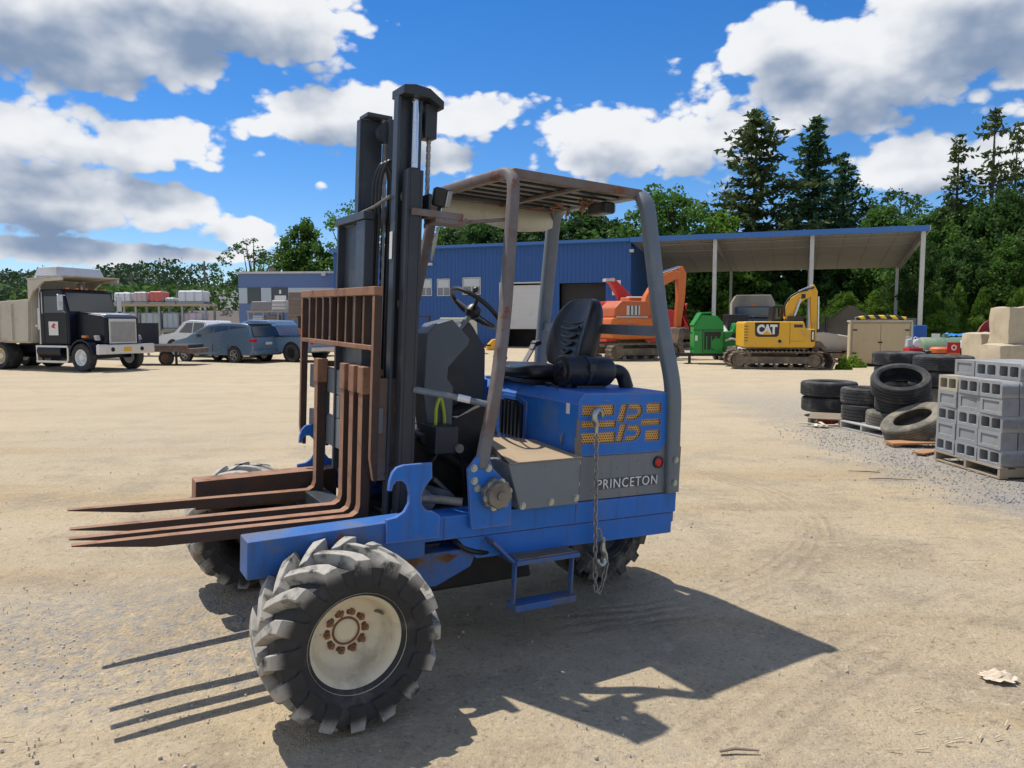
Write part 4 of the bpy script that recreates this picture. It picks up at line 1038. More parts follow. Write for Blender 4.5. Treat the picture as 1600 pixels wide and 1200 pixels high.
def window(px0, px1, py0, py1, panes):
    x0, z1 = wall_pt(px0, py0, -.05); x1, z0 = wall_pt(px1, py1, -.05)
    w = obj('window', MB().box(x0 - .06, x1 + .06, -.075, -.05, z0 - .06, z0).box(x0 - .06, x1 + .06, -.075, -.05, z1, z1 + .06).box(x0 - .06, x0, -.075, -.05, z0, z1).box(x1, x1 + .06, -.075, -.05, z0, z1), 'white_steel', ws)
    for i in range(2):
        for j in range(2):
            a, c_ = x0 + i * (x1 - x0) / 2, z0 + j * (z1 - z0) / 2
            obj('pane', MB().box(a + .03, a + (x1 - x0) / 2 - .03, -.07, -.052, c_ + .03, c_ + (z1 - z0) / 2 - .03), panes[j], w)
    obj('glazing_bar', MB().box((x0 + x1) / 2 - .03, (x0 + x1) / 2 + .03, -.072, -.051, z0, z1), 'white_steel', w)
    obj('meeting_rail', MB().box(x0, x1, -.0735, -.051, (z0 + z1) / 2 - .03, (z0 + z1) / 2 + .03), 'white_steel', w)
mat('blind_white', (.55, .58, .58), .3, var=.1, vscale=2); mat('blind_grey', (.20, .22, .24), .3, var=.1, vscale=2)
window(657, 674, 437, 461, ('blind_grey', 'blind_white')); window(684, 702, 437, 461, ('blind_grey', 'blind_white')); window(724, 750, 435, 459, ('blind_grey', 'blind_white'))
x, z = wall_pt(674, 413); obj('wall_lamp', MB().box(x - .2, x + .2, -.3, -.04, z - .1, z + .1, tp=(.05, 0)), 'white_steel', ws, bevel=.02)
x, z = wall_pt(992, 392); obj('wall_lamp', MB().box(x - .32, x - .04, -.25, -.04, z - .1, z + .1), 'white_steel', ws, bevel=.02)
x0, z1 = wall_pt(957, 438); x1, z0 = wall_pt(970, 461)
obj('wall_sign', MB().box(x0, x1, -.07, -.04, z0, z1), 'sticker_white', ws); obj('sign_print', MB().box(x0 + .12, x1 - .12, -.076, -.072, z0 + .25, z1 - .35), 'guard_rust', ws)

sh = thing('open_shed', 'open sided equipment shed with blue edged roof and pale steel posts beside the blue workshop', 'shed', BC, BR)
SL = 17.65
def roof_z(y): return ZT + .02 - (y + .35) * 1.2 / 13.65
obj('roof', MB().prism([(-.30, ZT + .16), (-.30, ZT + .24), (13.3, 6.04), (13.3, 5.96)], 0, 0, SL), 'trim_blue', sh)
obj('fascia', MB().box(0, SL + .02, -.38, -.31, ZT - .08, ZT + .26), 'trim_blue', sh); obj('end_fascia', MB().prism([(-.30, ZT - .02), (-.30, ZT + .26), (13.3, 6.06), (13.3, 5.80)], 0, SL + .022, SL + .08), 'white_steel', sh)
for k in range(12):                                    # liner sheets below the roof
    a = .02 + k * (SL - .04) / 12
    obj('liner_sheet', MB().prism([(-.29, ZT + .11), (-.29, ZT + .14), (13.2, 5.95), (13.2, 5.92)], 0, a + .015, a + (SL - .04) / 12 - .015), 'roof_liner', sh)
for k in range(5):
    y = 1.5 + k * 2.6; obj('purlin', MB().box(.02, SL, y, y + .06, roof_z(y) - .03, roof_z(y) + .03), 'roof_liner', sh)
cols = [wall_pt(1116, 450)[0], wall_pt(1267, 450)[0], SL - .25]
for x in cols:
    obj('post', MB().box(x - .12, x + .12, -.05, .19, 0, roof_z(0) - .05).box(x - .2, x + .2, -.12, .26, 0, .12), 'white_steel', sh)
    obj('back_post', MB().box(x - .1, x + .1, 12.4, 12.6, 0, roof_z(12.5) - .05), 'white_steel', sh)
    obj('rafter', MB().prism([(.2, roof_z(.2) - .42), (.2, roof_z(.2) - .02), (12.4, roof_z(12.4) - .02), (12.4, roof_z(12.4) - .25)], 1 if False else 0, x - .06, x + .06), 'roof_liner', sh)
x = -.3
# low concrete wall and the soil heap under the far bay
mat('soil_heap', (0.30, 0.235, 0.16), 0.95, var=0.25, vscale=1.2, bumpamt=0.5, bscale=6)
lw = MB(); a, _ = wall_pt(1345, 500, 8); c_, _ = wall_pt(1432, 500, 8)
tag(obj('retaining_wall', MB().box(0, c_ - a, 0, .4, 0, 2.1), 'concrete', loc=BC + EX * a + EN * 8, rot=(0, 0, BR)), 'low pale concrete retaining wall at the back of the open shed', 'wall')
mb = MB(); k = 26
for j in range(k):
    for i in range(k):
        u, v_ = (i / (k - 1) - .5) * 2, (j / (k - 1) - .5) * 2; r = math.hypot(u, v_)
        mb.v.append((u * 4.6, v_ * 3.0, max(-.05, 3.2 * max(0, 1 - r) ** 1.1 - (.1 if r > 1 else 0) + .22 * mnoise.noise(Vector((u * 4, v_ * 4, 1))))))
for j in range(k - 1):
    for i in range(k - 1): mb.f.append((j * k + i, j * k + i + 1, (j + 1) * k + i + 1, (j + 1) * k + i)); mb.mi.append(0)
tag(obj('soil_heap', mb, 'soil_heap', loc=at(1330, 505, 53) * Vector((1, 1, 0)) if False else (at(1330, 505, 55).x, 55, 0)), 'brown soil heap piled under the far end of the open shed', 'heap')

# office wing at the left: pale band, dark sign, window
ow = thing('office_building', 'low slate blue office building with pale band and dark sign board', 'building', (at(374, 500, 62).x, 62, 0), R_(-4))
OW, OH = 8.4, 5.75
obj('wall', MB().box(0, OW, 0, 9, 0, OH), 'siding_slate', ow)
obj('parapet', MB().box(-.1, OW, -.12, 9.1, OH, OH + .16), 'white_steel', ow)
for a, c_ in ((.05, .75), (1.9, 2.75), (4.15, 8.3)): obj('pale_panel', MB().box(a, c_, -.06, -.003, 3.35, 4.6), 'siding_pale', ow)
obj('window', MB().box(.80, 1.85, -.05, -.003, 3.3, 4.62), 'dark_glass', ow)
sg = obj('sign_board', MB().box(2.80, 4.12, -.09, -.01, 3.35, 4.62), 'letter_band', ow)
obj('sign_print', MB().box(2.95, 3.02, -.096, -.091, 3.42, 3.85), 'red_lens', sg); obj('sign_print', MB().box(3.05, 4.0, -.096, -.091, 3.62, 3.98), 'sticker_white', sg); obj('sign_print', MB().box(3.15, 3.95, -.096, -.091, 3.42, 3.56), 'sticker_white', sg)
obj('sign_emblem', MB().prism([(3.42, 4.12), (3.60, 4.12), (3.60, 4.36), (3.51, 4.48), (3.42, 4.36)], 1, -.096, -.091), 'sticker_white', sg)
obj('roof_lamp', MB().box(7.0, 7.35, -.3, -.121, OH - .2, OH + .05), 'white_steel', ow); obj('vent_cap', MB().box(2.2, 2.6, 1.0, 1.4, OH + .16, OH + .55), 'guard_rust', ow)
mat('roof_brown', (0.12, 0.10, 0.09), 0.9); mat('roof_grey', (0.22, 0.22, 0.23), 0.85)
for px, d_, w, hgt, rm, lab in ((352, 85, 9, 3.2, 'roof_brown', 'small low house with a brown gable roof beyond the parked cars'), (358, 98, 11, 6.2, 'roof_grey', 'small house with a grey gable roof below the wooded hill')):
    hs_ = thing('house', lab, 'house', (at(px, 500, d_).x, d_, 0), .1)
    obj('wall', MB().box(-w / 2, w / 2, 0, 7, 0, hgt * .55), 'white_steel' if hgt > 5 else 'siding_slate', hs_)
    obj('roof', MB().prism([(-.4, hgt * .55), (3.5, hgt), (7.4, hgt * .55)], 0, -w / 2 - .4, w / 2 + .4), rm, hs_)
    for k in (-1, 1): obj('window', MB().box(k * w / 4 - .5, k * w / 4 + .5, -.04, -.002, hgt * .2, hgt * .42), 'dark_glass', hs_)

# ------------------------------------------------------------------ trees
def leaf_mat(name, c1, c2, trans=0.5):
    m, n, b = new_mat(name)
    geo = n.nodes.new('ShaderNodeNewGeometry'); oi = n.nodes.new('ShaderNodeObjectInfo')
    rnd = Ex(n, geo.outputs['Random Per Island']); pos = n.nodes.new('ShaderNodeTexCoord').outputs['Object']
    f = noise(n, pos, 0.55, 2).smooth(.35, .65) * .55 + rnd * .45
    c = mixc(n, f, c1, c2)
    c = mixc(n, Ex(n, oi.outputs['Random']) * .35, c, tuple(q * .55 for q in c1))
    n.links.new(c, b.inputs['Base Color']); b.inputs['Roughness'].default_value = .6; b.inputs['Specular IOR Level'].default_value = .25
    t = n.nodes.new('ShaderNodeBsdfTranslucent'); n.links.new(c, t.inputs[0])
    mx = n.nodes.new('ShaderNodeMixShader'); mx.inputs[0].default_value = trans
    out = [q for q in n.nodes if q.type == 'OUTPUT_MATERIAL'][0]
    n.links.new(b.outputs[0], mx.inputs[1]); n.links.new(t.outputs[0], mx.inputs[2]); n.links.new(mx.outputs[0], out.inputs[0])
leaf_mat('leaf_broad', (0.050, 0.125, 0.020), (0.155, 0.285, 0.050))
leaf_mat('leaf_bright', (0.075, 0.17, 0.018), (0.22, 0.36, 0.05))
leaf_mat('leaf_dark', (0.032, 0.082, 0.020), (0.095, 0.180, 0.036))
leaf_mat('needle', (0.026, 0.074, 0.032), (0.080, 0.150, 0.050), .25)
leaf_mat('needle_warm', (0.055, 0.095, 0.028), (0.140, 0.180, 0.050), .25)
mat('bark', (0.095, 0.072, 0.055), 0.9, var=0.3, vscale=3, bumpamt=0.4, bscale=10)
def leaf(mb, p, s, nrm=None, stretch=1.5):
    a = Vector((random.gauss(0, 1), random.gauss(0, 1), random.gauss(0, 1))).normalized()
    if nrm is not None: a = (a + nrm * 1.1).normalized()
    u = a.cross(Vector((random.gauss(0, 1), random.gauss(0, 1), random.gauss(0, 1)))).normalized(); w = a.cross(u)
    k = len(mb.v); u = u * s * stretch / 2; w = w * s / 2
    mb.v += [tuple(p - u), tuple(p + w * .9 - u * .1), tuple(p + u), tuple(p - w * .9 - u * .1)]
    mb.f.append((k, k + 1, k + 2, k + 3)); mb.mi.append(0)
def raw_mesh(mb, name, material):
    me = bpy.data.meshes.new(name); me.from_pydata(mb.v, [], mb.f); me.materials.append(MATS[material]); me.update(); return me
def broad_tree(seed, clumps=150, leaves=70, ls=.040, low=.14, width=.36, sparse=0):
    """unit-height tree: trunk + limbs mesh, crown mesh"""
    random.seed(seed); tb = MB(); cr = MB()
    tb.tube([(0, 0, -.01), (.004, .003, .16), (-.006, .004, .36), (.008, -.004, .62), (.0, .0, .86)], [.022, .017, .013, .008, .003], 8)
    cs = []
    for k in range(clumps):
        while True:
            x, y, z = random.uniform(-1, 1), random.uniform(-1, 1), random.uniform(-1, 1); r = math.sqrt(x * x + y * y + z * z)
            if .30 < r < 1: break
        zz = low + (1 - low) * (.5 + z * .5) * .97
        prof = math.sin(PI * min(1, max(0.03, (zz - low) / (1 - low))) ** .75) ** .6
        wob = 1 + .35 * mnoise.noise(Vector((x * 1.7 + seed, y * 1.7, z * 2.0)))
        cs.append((Vector((x * width * prof * wob, y * width * prof * wob, zz)), random.uniform(.028, .062) * (1.0 if not sparse else .8)))
    for k in range(16):
        c, _ = random.choice(cs); z0 = random.uniform(.18, .55) * min(1, c.z + .2)
        z0 = min(z0, c.z - .03)
        tb.tube([(0, 0, z0), (c.x * .45, c.y * .45, z0 + (c.z - z0) * .42), (c.x * .9, c.y * .9, c.z - .01)], [.010, .006, .002], 6)
    for c, rad in cs:
        for j in range(leaves):
            d = Vector((random.gauss(0, 1), random.gauss(0, 1), random.gauss(0, .75)))
            d = d.normalized() * (random.random() ** .45); leaf(cr, c + d * rad * 1.25, ls * random.uniform(.6, 1.3) * .5, d)
    return tb.mesh('trunk', 40), cr
def conifer(seed, tiers=26, r0=.20, sparse=False, bare=.16):
    random.seed(seed); tb = MB(); cr = MB()
    tb.tube([(0, 0, -.01), (.002, 0, .4), (-.002, .002, .8), (0, 0, .975)], [.014, .010, .005, .001], 8)
    for k in range(tiers):
        t = k / (tiers - 1); z = bare + (1 - bare) * t * .985
        rad = r0 * ((1 - t) ** .75) * random.uniform(.5, 1.25) + .012
        if sparse and t < .85 and random.random() < .25: continue
        nb = random.randint(4, 6) if sparse else random.randint(6, 9); off = random.random() * 6
        for b_ in range(nb):
            a = off + 2 * PI * b_ / nb + random.uniform(-.3, .3); L = rad * random.uniform(.4, 1.3); drop = random.uniform(-.05, .25) * L
            dirv_ = Vector((math.cos(a), math.sin(a), 0)); end = Vector((0, 0, z)) + dirv_ * L + Vector((0, 0, -drop + L * .25))
            st = Vector((0, 0, z))
            if L > .05: tb.tube([st, st.lerp(end, .5) + Vector((0, 0, -drop * .4)), end], [.0032, .0022, .0008], 5, caps=False)
            nl = int((11 if sparse else 26) * (L / .1) ** .9) + 5
            for j in range(nl):
                q = random.uniform(.12 if not sparse else .35, 1.03) ** .8; p = st.lerp(end, q) + Vector((random.gauss(0, .010), random.gauss(0, .010), random.gauss(0, .006) - .006 - drop * .4 * math.sin(PI * q)))
                leaf(cr, p, random.uniform(.009, .018), Vector((0, 0, .5)), 2.2)
    return tb.mesh('trunk', 40), cr
BROAD = [broad_tree(s, *a) for s, a in ((11, (190, 70)), (12, (220, 64, .038, .10, .42)), (13, (170, 70, .042, .08, .30)))]
AIRY = [broad_tree(21, 70, 42, .030, .30, .34, 1), broad_tree(22, 80, 40, .030, .25, .40, 1)]
CON = [conifer(31, 22, .30), conifer(32, 26, .26), conifer(33, 22, .22)]
CONS = [conifer(41, 26, .15, True, .30), conifer(42, 24, .16, True, .34)]
_cm = {}
def crown_mesh(kind, idx, src, material):
    key = (kind, idx, material)
    if key not in _cm: _cm[key] = raw_mesh(src[idx][1], 'crown', material)
    return _cm[key]
def place_tree(px, top, depth, kind, idx, material, label, group, wide=1.0, name=None, base=0.0):
    src = {'b': BROAD, 'a': AIRY, 'c': CON, 's': CONS}[kind]
    p = at(px, top, depth); H = p.z - base
    t = thing(name or {'b': 'broadleaf_tree', 'a': 'broadleaf_tree', 'c': 'conifer_tree', 's': 'conifer_tree'}[kind], label, 'tree', (p.x, depth, base), random.random() * 6, group)
    t.scale = (H * wide, H * wide, H)
    tm = src[idx][0]
    obj('trunk', tm, 'bark', t); obj('crown', crown_mesh(kind, idx, src, material), None, t)
random.seed(5)
G1 = 'trees behind the workshop and shed'
place_tree(1182, 172, 78, 'c', 0, 'needle_warm', 'tall full conifer with layered olive boughs behind the open shed roof', G1, 1.3)
place_tree(1276, 182, 80, 'c', 1, 'needle', 'tall dark blue green conifer standing beside the layered olive conifer', G1, 1.25)
place_tree(1318, 238, 84, 'c', 2, 'needle', 'shorter dark conifer close beside the tall dark blue green one', G1, 1.1)
place_tree(1045, 281, 74, 'b', 1, 'leaf_broad', 'large rounded broadleaf tree rising behind the workshop corner', G1, 1.15)
place_tree(1130, 325, 72, 'b', 2, 'leaf_bright', 'bright green broadleaf tree at the foot of the layered conifer', G1, 1.1)
place_tree(1085, 345, 84, 'a', 0, 'leaf_dark', 'loose broadleaf tree between the rounded tree and the olive conifer', G1, 1.1)
place_tree(1360, 280, 82, 'a', 1, 'leaf_dark', 'airy thin crowned tree with sky showing through it', G1, 1.2)
place_tree(1408, 292, 86, 'a', 0, 'leaf_dark', 'airy thin crowned tree leaning over the shed end', G1, 1.2)
place_tree(1388, 318, 72, 'b', 0, 'leaf_broad', 'compact green broadleaf tree above the shed end', G1, 1.0)
for px, top, d_, i, w in ((735, 328, 76, 0, 1.2), (792, 334, 80, 2, 1.5), (850, 322, 82, 1, 1.3), (908, 322, 78, 0, 1.35), (955, 340, 86, 2, 1.5), (700, 345, 84, 1, 1.3)):
    place_tree(px, top, d_, 'b', i, 'leaf_dark', 'dark broadleaf tree showing over the blue workshop roof', 'broadleaf trees over the workshop roof', w)
G2 = 'trees behind the office building'
place_tree(473, 338, 88, 'b', 2, 'leaf_broad', 'tall bushy broadleaf tree behind the office building', G2, .95)
place_tree(395, 366, 92, 'a', 0, 'leaf_dark', 'thin open crowned tree at the corner of the office building', G2, 1.3)
place_tree(430, 392, 86, 'a', 1, 'leaf_broad', 'small loose tree below the tall bushy one behind the office', G2, 1.2)
place_tree(548, 300, 84, 'a', 1, 'leaf_broad', 'airy tree seen past the forklift mast behind the workshop', G2, 1.0)
G3 = 'trees of the wood beyond the pallets'
place_tree(1500, 208, 62, 's', 0, 'needle_warm', 'tall thin sparse conifer with bare lower trunk in the wood', G3, 1.0)
place_tree(1556, 170, 60, 's', 1, 'needle_warm', 'tallest sparse conifer with vine covered trunk in the wood', G3, 1.05)
place_tree(1592, 190, 62, 's', 0, 'needle_warm', 'half bare sparse conifer beside the tallest one in the wood', G3, .8)
for px, top, d_, i, w, m_ in ((1450, 330, 62, 0, .9, 'leaf_broad'), (1490, 310, 64, 2, 1.2, 'leaf_dark'), (1532, 300, 60, 1, .8, 'leaf_broad'), (1575, 292, 58, 0, .9, 'leaf_dark'), (1610, 300, 60, 1, .9, 'leaf_broad'), (1655, 290, 60, 0, .9, 'leaf_dark'), (1440, 372, 58, 1, .8, 'leaf_dark'), (1510, 370, 54, 2, 1.0, 'leaf_dark'), (1585, 365, 52, 2, 1.0, 'leaf_broad')):
    place_tree(px, top, d_, 'b', i, m_, {'leaf_dark': 'dark broadleaf tree in the dense wood beyond the pallets', 'leaf_broad': 'mid green broadleaf tree in the dense wood beyond the pallets'}[m_], 'broadleaf trees of the dense wood', w)
# vine draped snags and small sumac-like plants at the wood edge
def shrub(px, top, depth, material, label, group, wide=1.0, idx=None):
    place_tree(px, top, depth, 'b', random.randrange(3) if idx is None else idx, material, label, group, wide, 'shrub')
for px, top, d_, w in ((1462, 452, 50, .55), (1500, 440, 52, .5), (1538, 448, 51, .5), (1590, 445, 50, .6), (1478, 462, 49, .6)):
    shrub(px, top, d_, random.choice(('leaf_bright', 'leaf_broad')), 'tall vine draped shrub at the edge of the wood', 'vine draped shrubs at the wood edge', w)
for px, top, d_, w in ((1468, 484, 45, 1.2), (1525, 492, 45, 1.2), (1490, 497, 46, 1.3), (1560, 490, 47, 1.3)):
    shrub(px, top, d_, 'leaf_bright', 'young leafy bright green plant at the foot of the wood', 'young plants at the wood edge', w)
for px, top, d_, w, m_ in ((1045, 440, 72, .8, 'leaf_dark'), (1075, 455, 70, .7, 'leaf_broad'), (1105, 440, 71, .7, 'leaf_dark'), (1135, 462, 68, .8, 'leaf_bright'), (1160, 430, 74, .7, 'leaf_dark'), (1195, 425, 74, .7, 'leaf_dark'), (1225, 438, 71, .7, 'leaf_broad'), (1255, 455, 68, .8, 'leaf_bright'), (1290, 430, 72, .7, 'leaf_dark'),
                         (1320, 452, 68, .8, 'leaf_bright'), (1350, 428, 71, .7, 'leaf_broad'), (1380, 445, 66, .8, 'leaf_bright'), (1408, 432, 68, .7, 'leaf_broad'), (1435, 440, 64, .7, 'leaf_broad'), (1090, 485, 66, 1.0, 'leaf_bright'), (1310, 480, 64, 1.0, 'leaf_broad'), (1210, 470, 66, .9, 'leaf_broad'), (1060, 470, 66, 1., 'leaf_dark')):
    shrub(px, top, d_, m_, {'leaf_dark': 'dark leafy shrub seen through the open back of the shed', 'leaf_bright': 'bright green shrub seen through the open back of the shed', 'leaf_broad': 'mid green shrub seen through the open back of the shed'}[m_], 'shrubs behind the open shed', w * 1.3)
# dark undergrowth that closes the view below the crowns
mb = MB(); random.seed(9)
for k in range(52000):
    px = random.uniform(1000, 1760); d_ = random.uniform(75, 92) if px < 1440 else random.uniform(62, 76)
    z = random.random() ** 1.15 * (8.5 if px < 1440 else 9.5 + 2.5 * mnoise.noise(Vector((px * .02, 0, 0))))
    x = (px - 800) / FOC * d_
    leaf(mb, Vector((x, d_, z)) + mnoise.noise_vector(Vector((x, d_, z)) * .35) * 1.2, random.uniform(.22, .48))
stuff(obj('undergrowth', raw_mesh(mb, 'undergrowth', 'leaf_dark'), None))
mb = MB()                                               # the far wooded hill behind the dump truck
for k in range(60000):
    x = random.uniform(-190, -40); d_ = random.uniform(120, 170)
    hm = (10.6 + 3.2 * mnoise.noise(Vector((x * .06, d_ * .02, 5))) + 1.8 * mnoise.noise(Vector((x * .25, d_ * .1, 2)))) * (d_ / 140) * (1.0 if x < -66 else max(.65, 1 - (x + 66) * .012))
    z = hm * random.random() ** .55
    leaf(mb, Vector((x, d_, z)), random.uniform(.38, .8), Vector((0, -.4, .5)))
leaf_mat('leaf_far', (0.030, 0.066, 0.030), (0.062, 0.115, 0.044), .25)
stuff(obj('wooded_hill', raw_mesh(mb, 'wooded_hill', 'leaf_far'), None))
mb = MB()
for k in range(14000):
    x = random.uniform(-62, 4); d_ = random.uniform(92, 112); z = random.random() ** .7 * 6.5; leaf(mb, Vector((x, d_, z)), random.uniform(.3, .7))
stuff(obj('far_hedge', raw_mesh(mb, 'far_hedge', 'leaf_dark'), None))
mat('pole_wood', (0.20, 0.17, 0.14), 0.85, var=0.2)
for px, top, d_, lab in ((319, 408, 96, 'plain grey utility pole in front of the wooded hill'), (205, 425, 105, 'utility pole with crossarm in front of the wooded hill')):
    p = at(px, top, d_); t = thing('utility_pole', lab, 'pole', (p.x, d_, 0), 0, 'utility poles')
    obj('shaft', MB().cyl((0, 0, 0), (0, 0, p.z), .17, 10, .11), 'pole_wood', t)
    if px < 300: obj('crossarm', MB().box(-1.2, 1.2, -.08, .08, p.z - .9, p.z - .75), 'pole_wood', t)
# ------------------------------------------------------------------ parked trucks and cars
random.seed(3)
mat('truck_black', (0.008, 0.010, 0.018), 0.35, var=0.2, spec=0.3)
mat('dump_tan', (0.52, 0.48, 0.40), 0.7, var=0.15, vscale=1.5, dirt=(0.28, 0.22, 0.16), dirtamt=0.3, dscale=1, rust=0.04, rscale=2)
mat('dump_white', (0.55, 0.57, 0.60), 0.5, var=0.06, dirt=(0.4, 0.37, 0.3), dirtamt=0.2, dscale=1)
mat('bright_metal', (0.62, 0.62, 0.62), 0.32, metal=0.75, var=0.08, dirt=(0.4, 0.38, 0.34), dirtamt=0.15)
mat('tarp_dark', (0.055, 0.05, 0.05), 0.85)
mat('car_slate', (0.10, 0.16, 0.23), 0.25, var=0.04, coat=0.5)
mat('car_blue', (0.13, 0.21, 0.31), 0.28, var=0.04, coat=0.5)
mat('car_white', (0.68, 0.69, 0.69), 0.3, var=0.03, dirt=(0.45, 0.42, 0.37), dirtamt=0.15, coat=0.4)
mat('amber', (0.75, 0.20, 0.02), 0.3); mat('plate_yellow', (0.75, 0.42, 0.03), 0.5); mat('wheel_grey', (0.33, 0.33, 0.33), 0.35, metal=0.6)
def wheel_kit(R, w, rr, rimmat, depth=.03, spokes=0):
    ty = MB().lathe([(rr, -w * .42), (rr + .03, -w * .5), (R - .05, -w * .52), (R, -w * .38), (R, w * .38), (R - .05, w * .52), (rr + .03, w * .5), (rr, w * .42)], 'y', seg=28).mesh('tyre', 40)
    rm = MB().lathe([(rr + .008, w * .46), (rr - .02, w * .42), (rr - .04, w * .42 - depth), (rr * .5, w * .42 - depth), (rr * .38, w * .44), (.0005, w * .44), (.0005, -w * .3), (rr, -w * .4)], 'y', seg=24)
    if spokes:
        for k in range(spokes):
            a = 2 * PI * k / spokes; rm.bar((rr * .2 * math.cos(a), w * .45, rr * .2 * math.sin(a)), (rr * .97 * math.cos(a), w * .46, rr * .97 * math.sin(a)), .03, .05)
    return ty, rm.mesh('rim', 40), rimmat
def add_wheel(kit, parent, x, y, z, side):
    w = bpy.data.objects.new('wheel', None); COL.objects.link(w); w.parent = parent; w.location = (x, y, z); w.rotation_euler = (0, 0, 0 if side > 0 else PI)
    obj('tyre', kit[0], 'rubber', w); obj('rim', kit[1], kit[2], w)
def heading_rot(hx, hy): return math.atan2(hy, hx)
def place_by(root_name, label, cat, contact, local, hx, hy, group=None):
    """root such that the machine-frame ground point local stands on contact"""
    a = heading_rot(hx, hy); c, s = math.cos(a), math.sin(a)
    o = Vector((contact.x - (c * local[0] - s * local[1]), contact.y - (s * local[0] + c * local[1]), 0))
    return thing(root_name, label, cat, o, a, group)

dt = place_by('dump_truck', 'black dump truck with tan dump body, chrome grille and a cab guard', 'truck', gp(128, 581), (0, -1.12), .92, -.39)
steer = wheel_kit(.51, .30, .29, 'white_paint', .10); dual = wheel_kit(.51, .58, .29, 'rim_cream', .16)
for s in (1, -1):
    add_wheel(steer, dt, 0, 1.0 * s, .505, s)
    for x in (-4.3, -5.65): add_wheel(dual, dt, x, .92 * s, .505, s)
obj('frame_rails', MB().box(-7.0, .75, -.45, -.35, .62, .9).box(-7.0, .75, .35, .45, .62, .9).box(-.1, .1, -.9, .9, .45, .6).box(-5.1, -4.9, -.8, .8, .4, .6), 'truck_black', dt)
hoodp = [(-.70, 1.05), (-.70, 2.14), (.62, 2.02), (.76, 1.92), (.76, .98), (.55, .98)]
obj('engine_hood', MB().prism(hoodp, 1, -.72, .72), 'truck_black', dt, bevel=.06, seg=3)
obj('hood_top', MB().add([(-.66, -.60, 2.147), (.60, -.56, 2.033), (.60, .56, 2.033), (-.66, .60, 2.147), (-.66, -.60, 2.17), (.58, -.5, 2.06), (.58, .5, 2.06), (-.66, .60, 2.17)], [(0, 3, 2, 1), (4, 5, 6, 7), (0, 1, 5, 4), (1, 2, 6, 5), (2, 3, 7, 6), (3, 0, 4, 7)]), 'bright_metal', dt)
for s in (1, -1):
    pts = []
    for i in range(9):
        a = R_(200 - 190 * i / 8); pts.append((.62 * math.cos(a) * 1.02, .52 + .62 * math.sin(a) * 1.05))
    pts = [(x, z) for x, z in pts if z > .55]; inner = [(x * .9, .52 + (z - .52) * .88) for x, z in pts]
    a, c_ = yr(.70, 1.14, s); f_ = MB().prism(pts + inner[::-1], 1, a, c_); obj('fender', f_, 'truck_black', dt, bevel=.02)
    a, c_ = yr(.73, 1.02, s); obj('headlamp', MB().box(.50, .64, a + .06, c_ - .06, 1.12, 1.30, top=(-.06, 0)), 'lamp_glass', dt, bevel=.03)
    obj('side_marker', MB().box(.0, .2, 1.01 * s - .06, 1.01 * s + .06, 1.22, 1.30), 'amber', dt)
gr = obj('grille', MB().box(.77, .80, -.58, .58, 1.0, 1.90), 'bright_metal', dt, bevel=.02)
for k in range(22): obj('grille_bar', MB().box(.801, .815, -.52 + k * .0485, -.52 + k * .0485 + .018, 1.06, 1.80), 'wheel_grey', gr)
obj('grille_header', MB().box(.80, .825, -.55, .55, 1.82, 1.89), 'bright_metal', gr)
bp_ = obj('bumper', MB().box(.86, 1.0, -1.2, 1.2, .62, .98), 'bright_metal', dt, bevel=.03)
obj('number_plate', MB().box(1.001, 1.01, -.16, .16, .72, .88), 'plate_yellow', bp_)
for s in (1, -1): obj('fog_lamp', MB().cyl((.99, .62 * s, .80), (1.006, .62 * s, .80), .08, 14), 'truck_black', bp_)
cab = obj('cab', MB().prism([(-2.25, .95), (-2.25, 2.85), (-2.15, 2.98), (-1.1, 2.98), (-.98, 2.9), (-.70, 2.10), (-.70, .95)], 1, -1.02, 1.02), 'truck_black', dt, bevel=.06, seg=3)
obj('windscreen', MB().add([(-.955, -.92, 2.84), (-.715, -.95, 2.17), (-.715, .95, 2.17), (-.955, .92, 2.84)], [(0, 1, 2, 3)]), 'car_glass', cab).location = (.012, 0, .004)
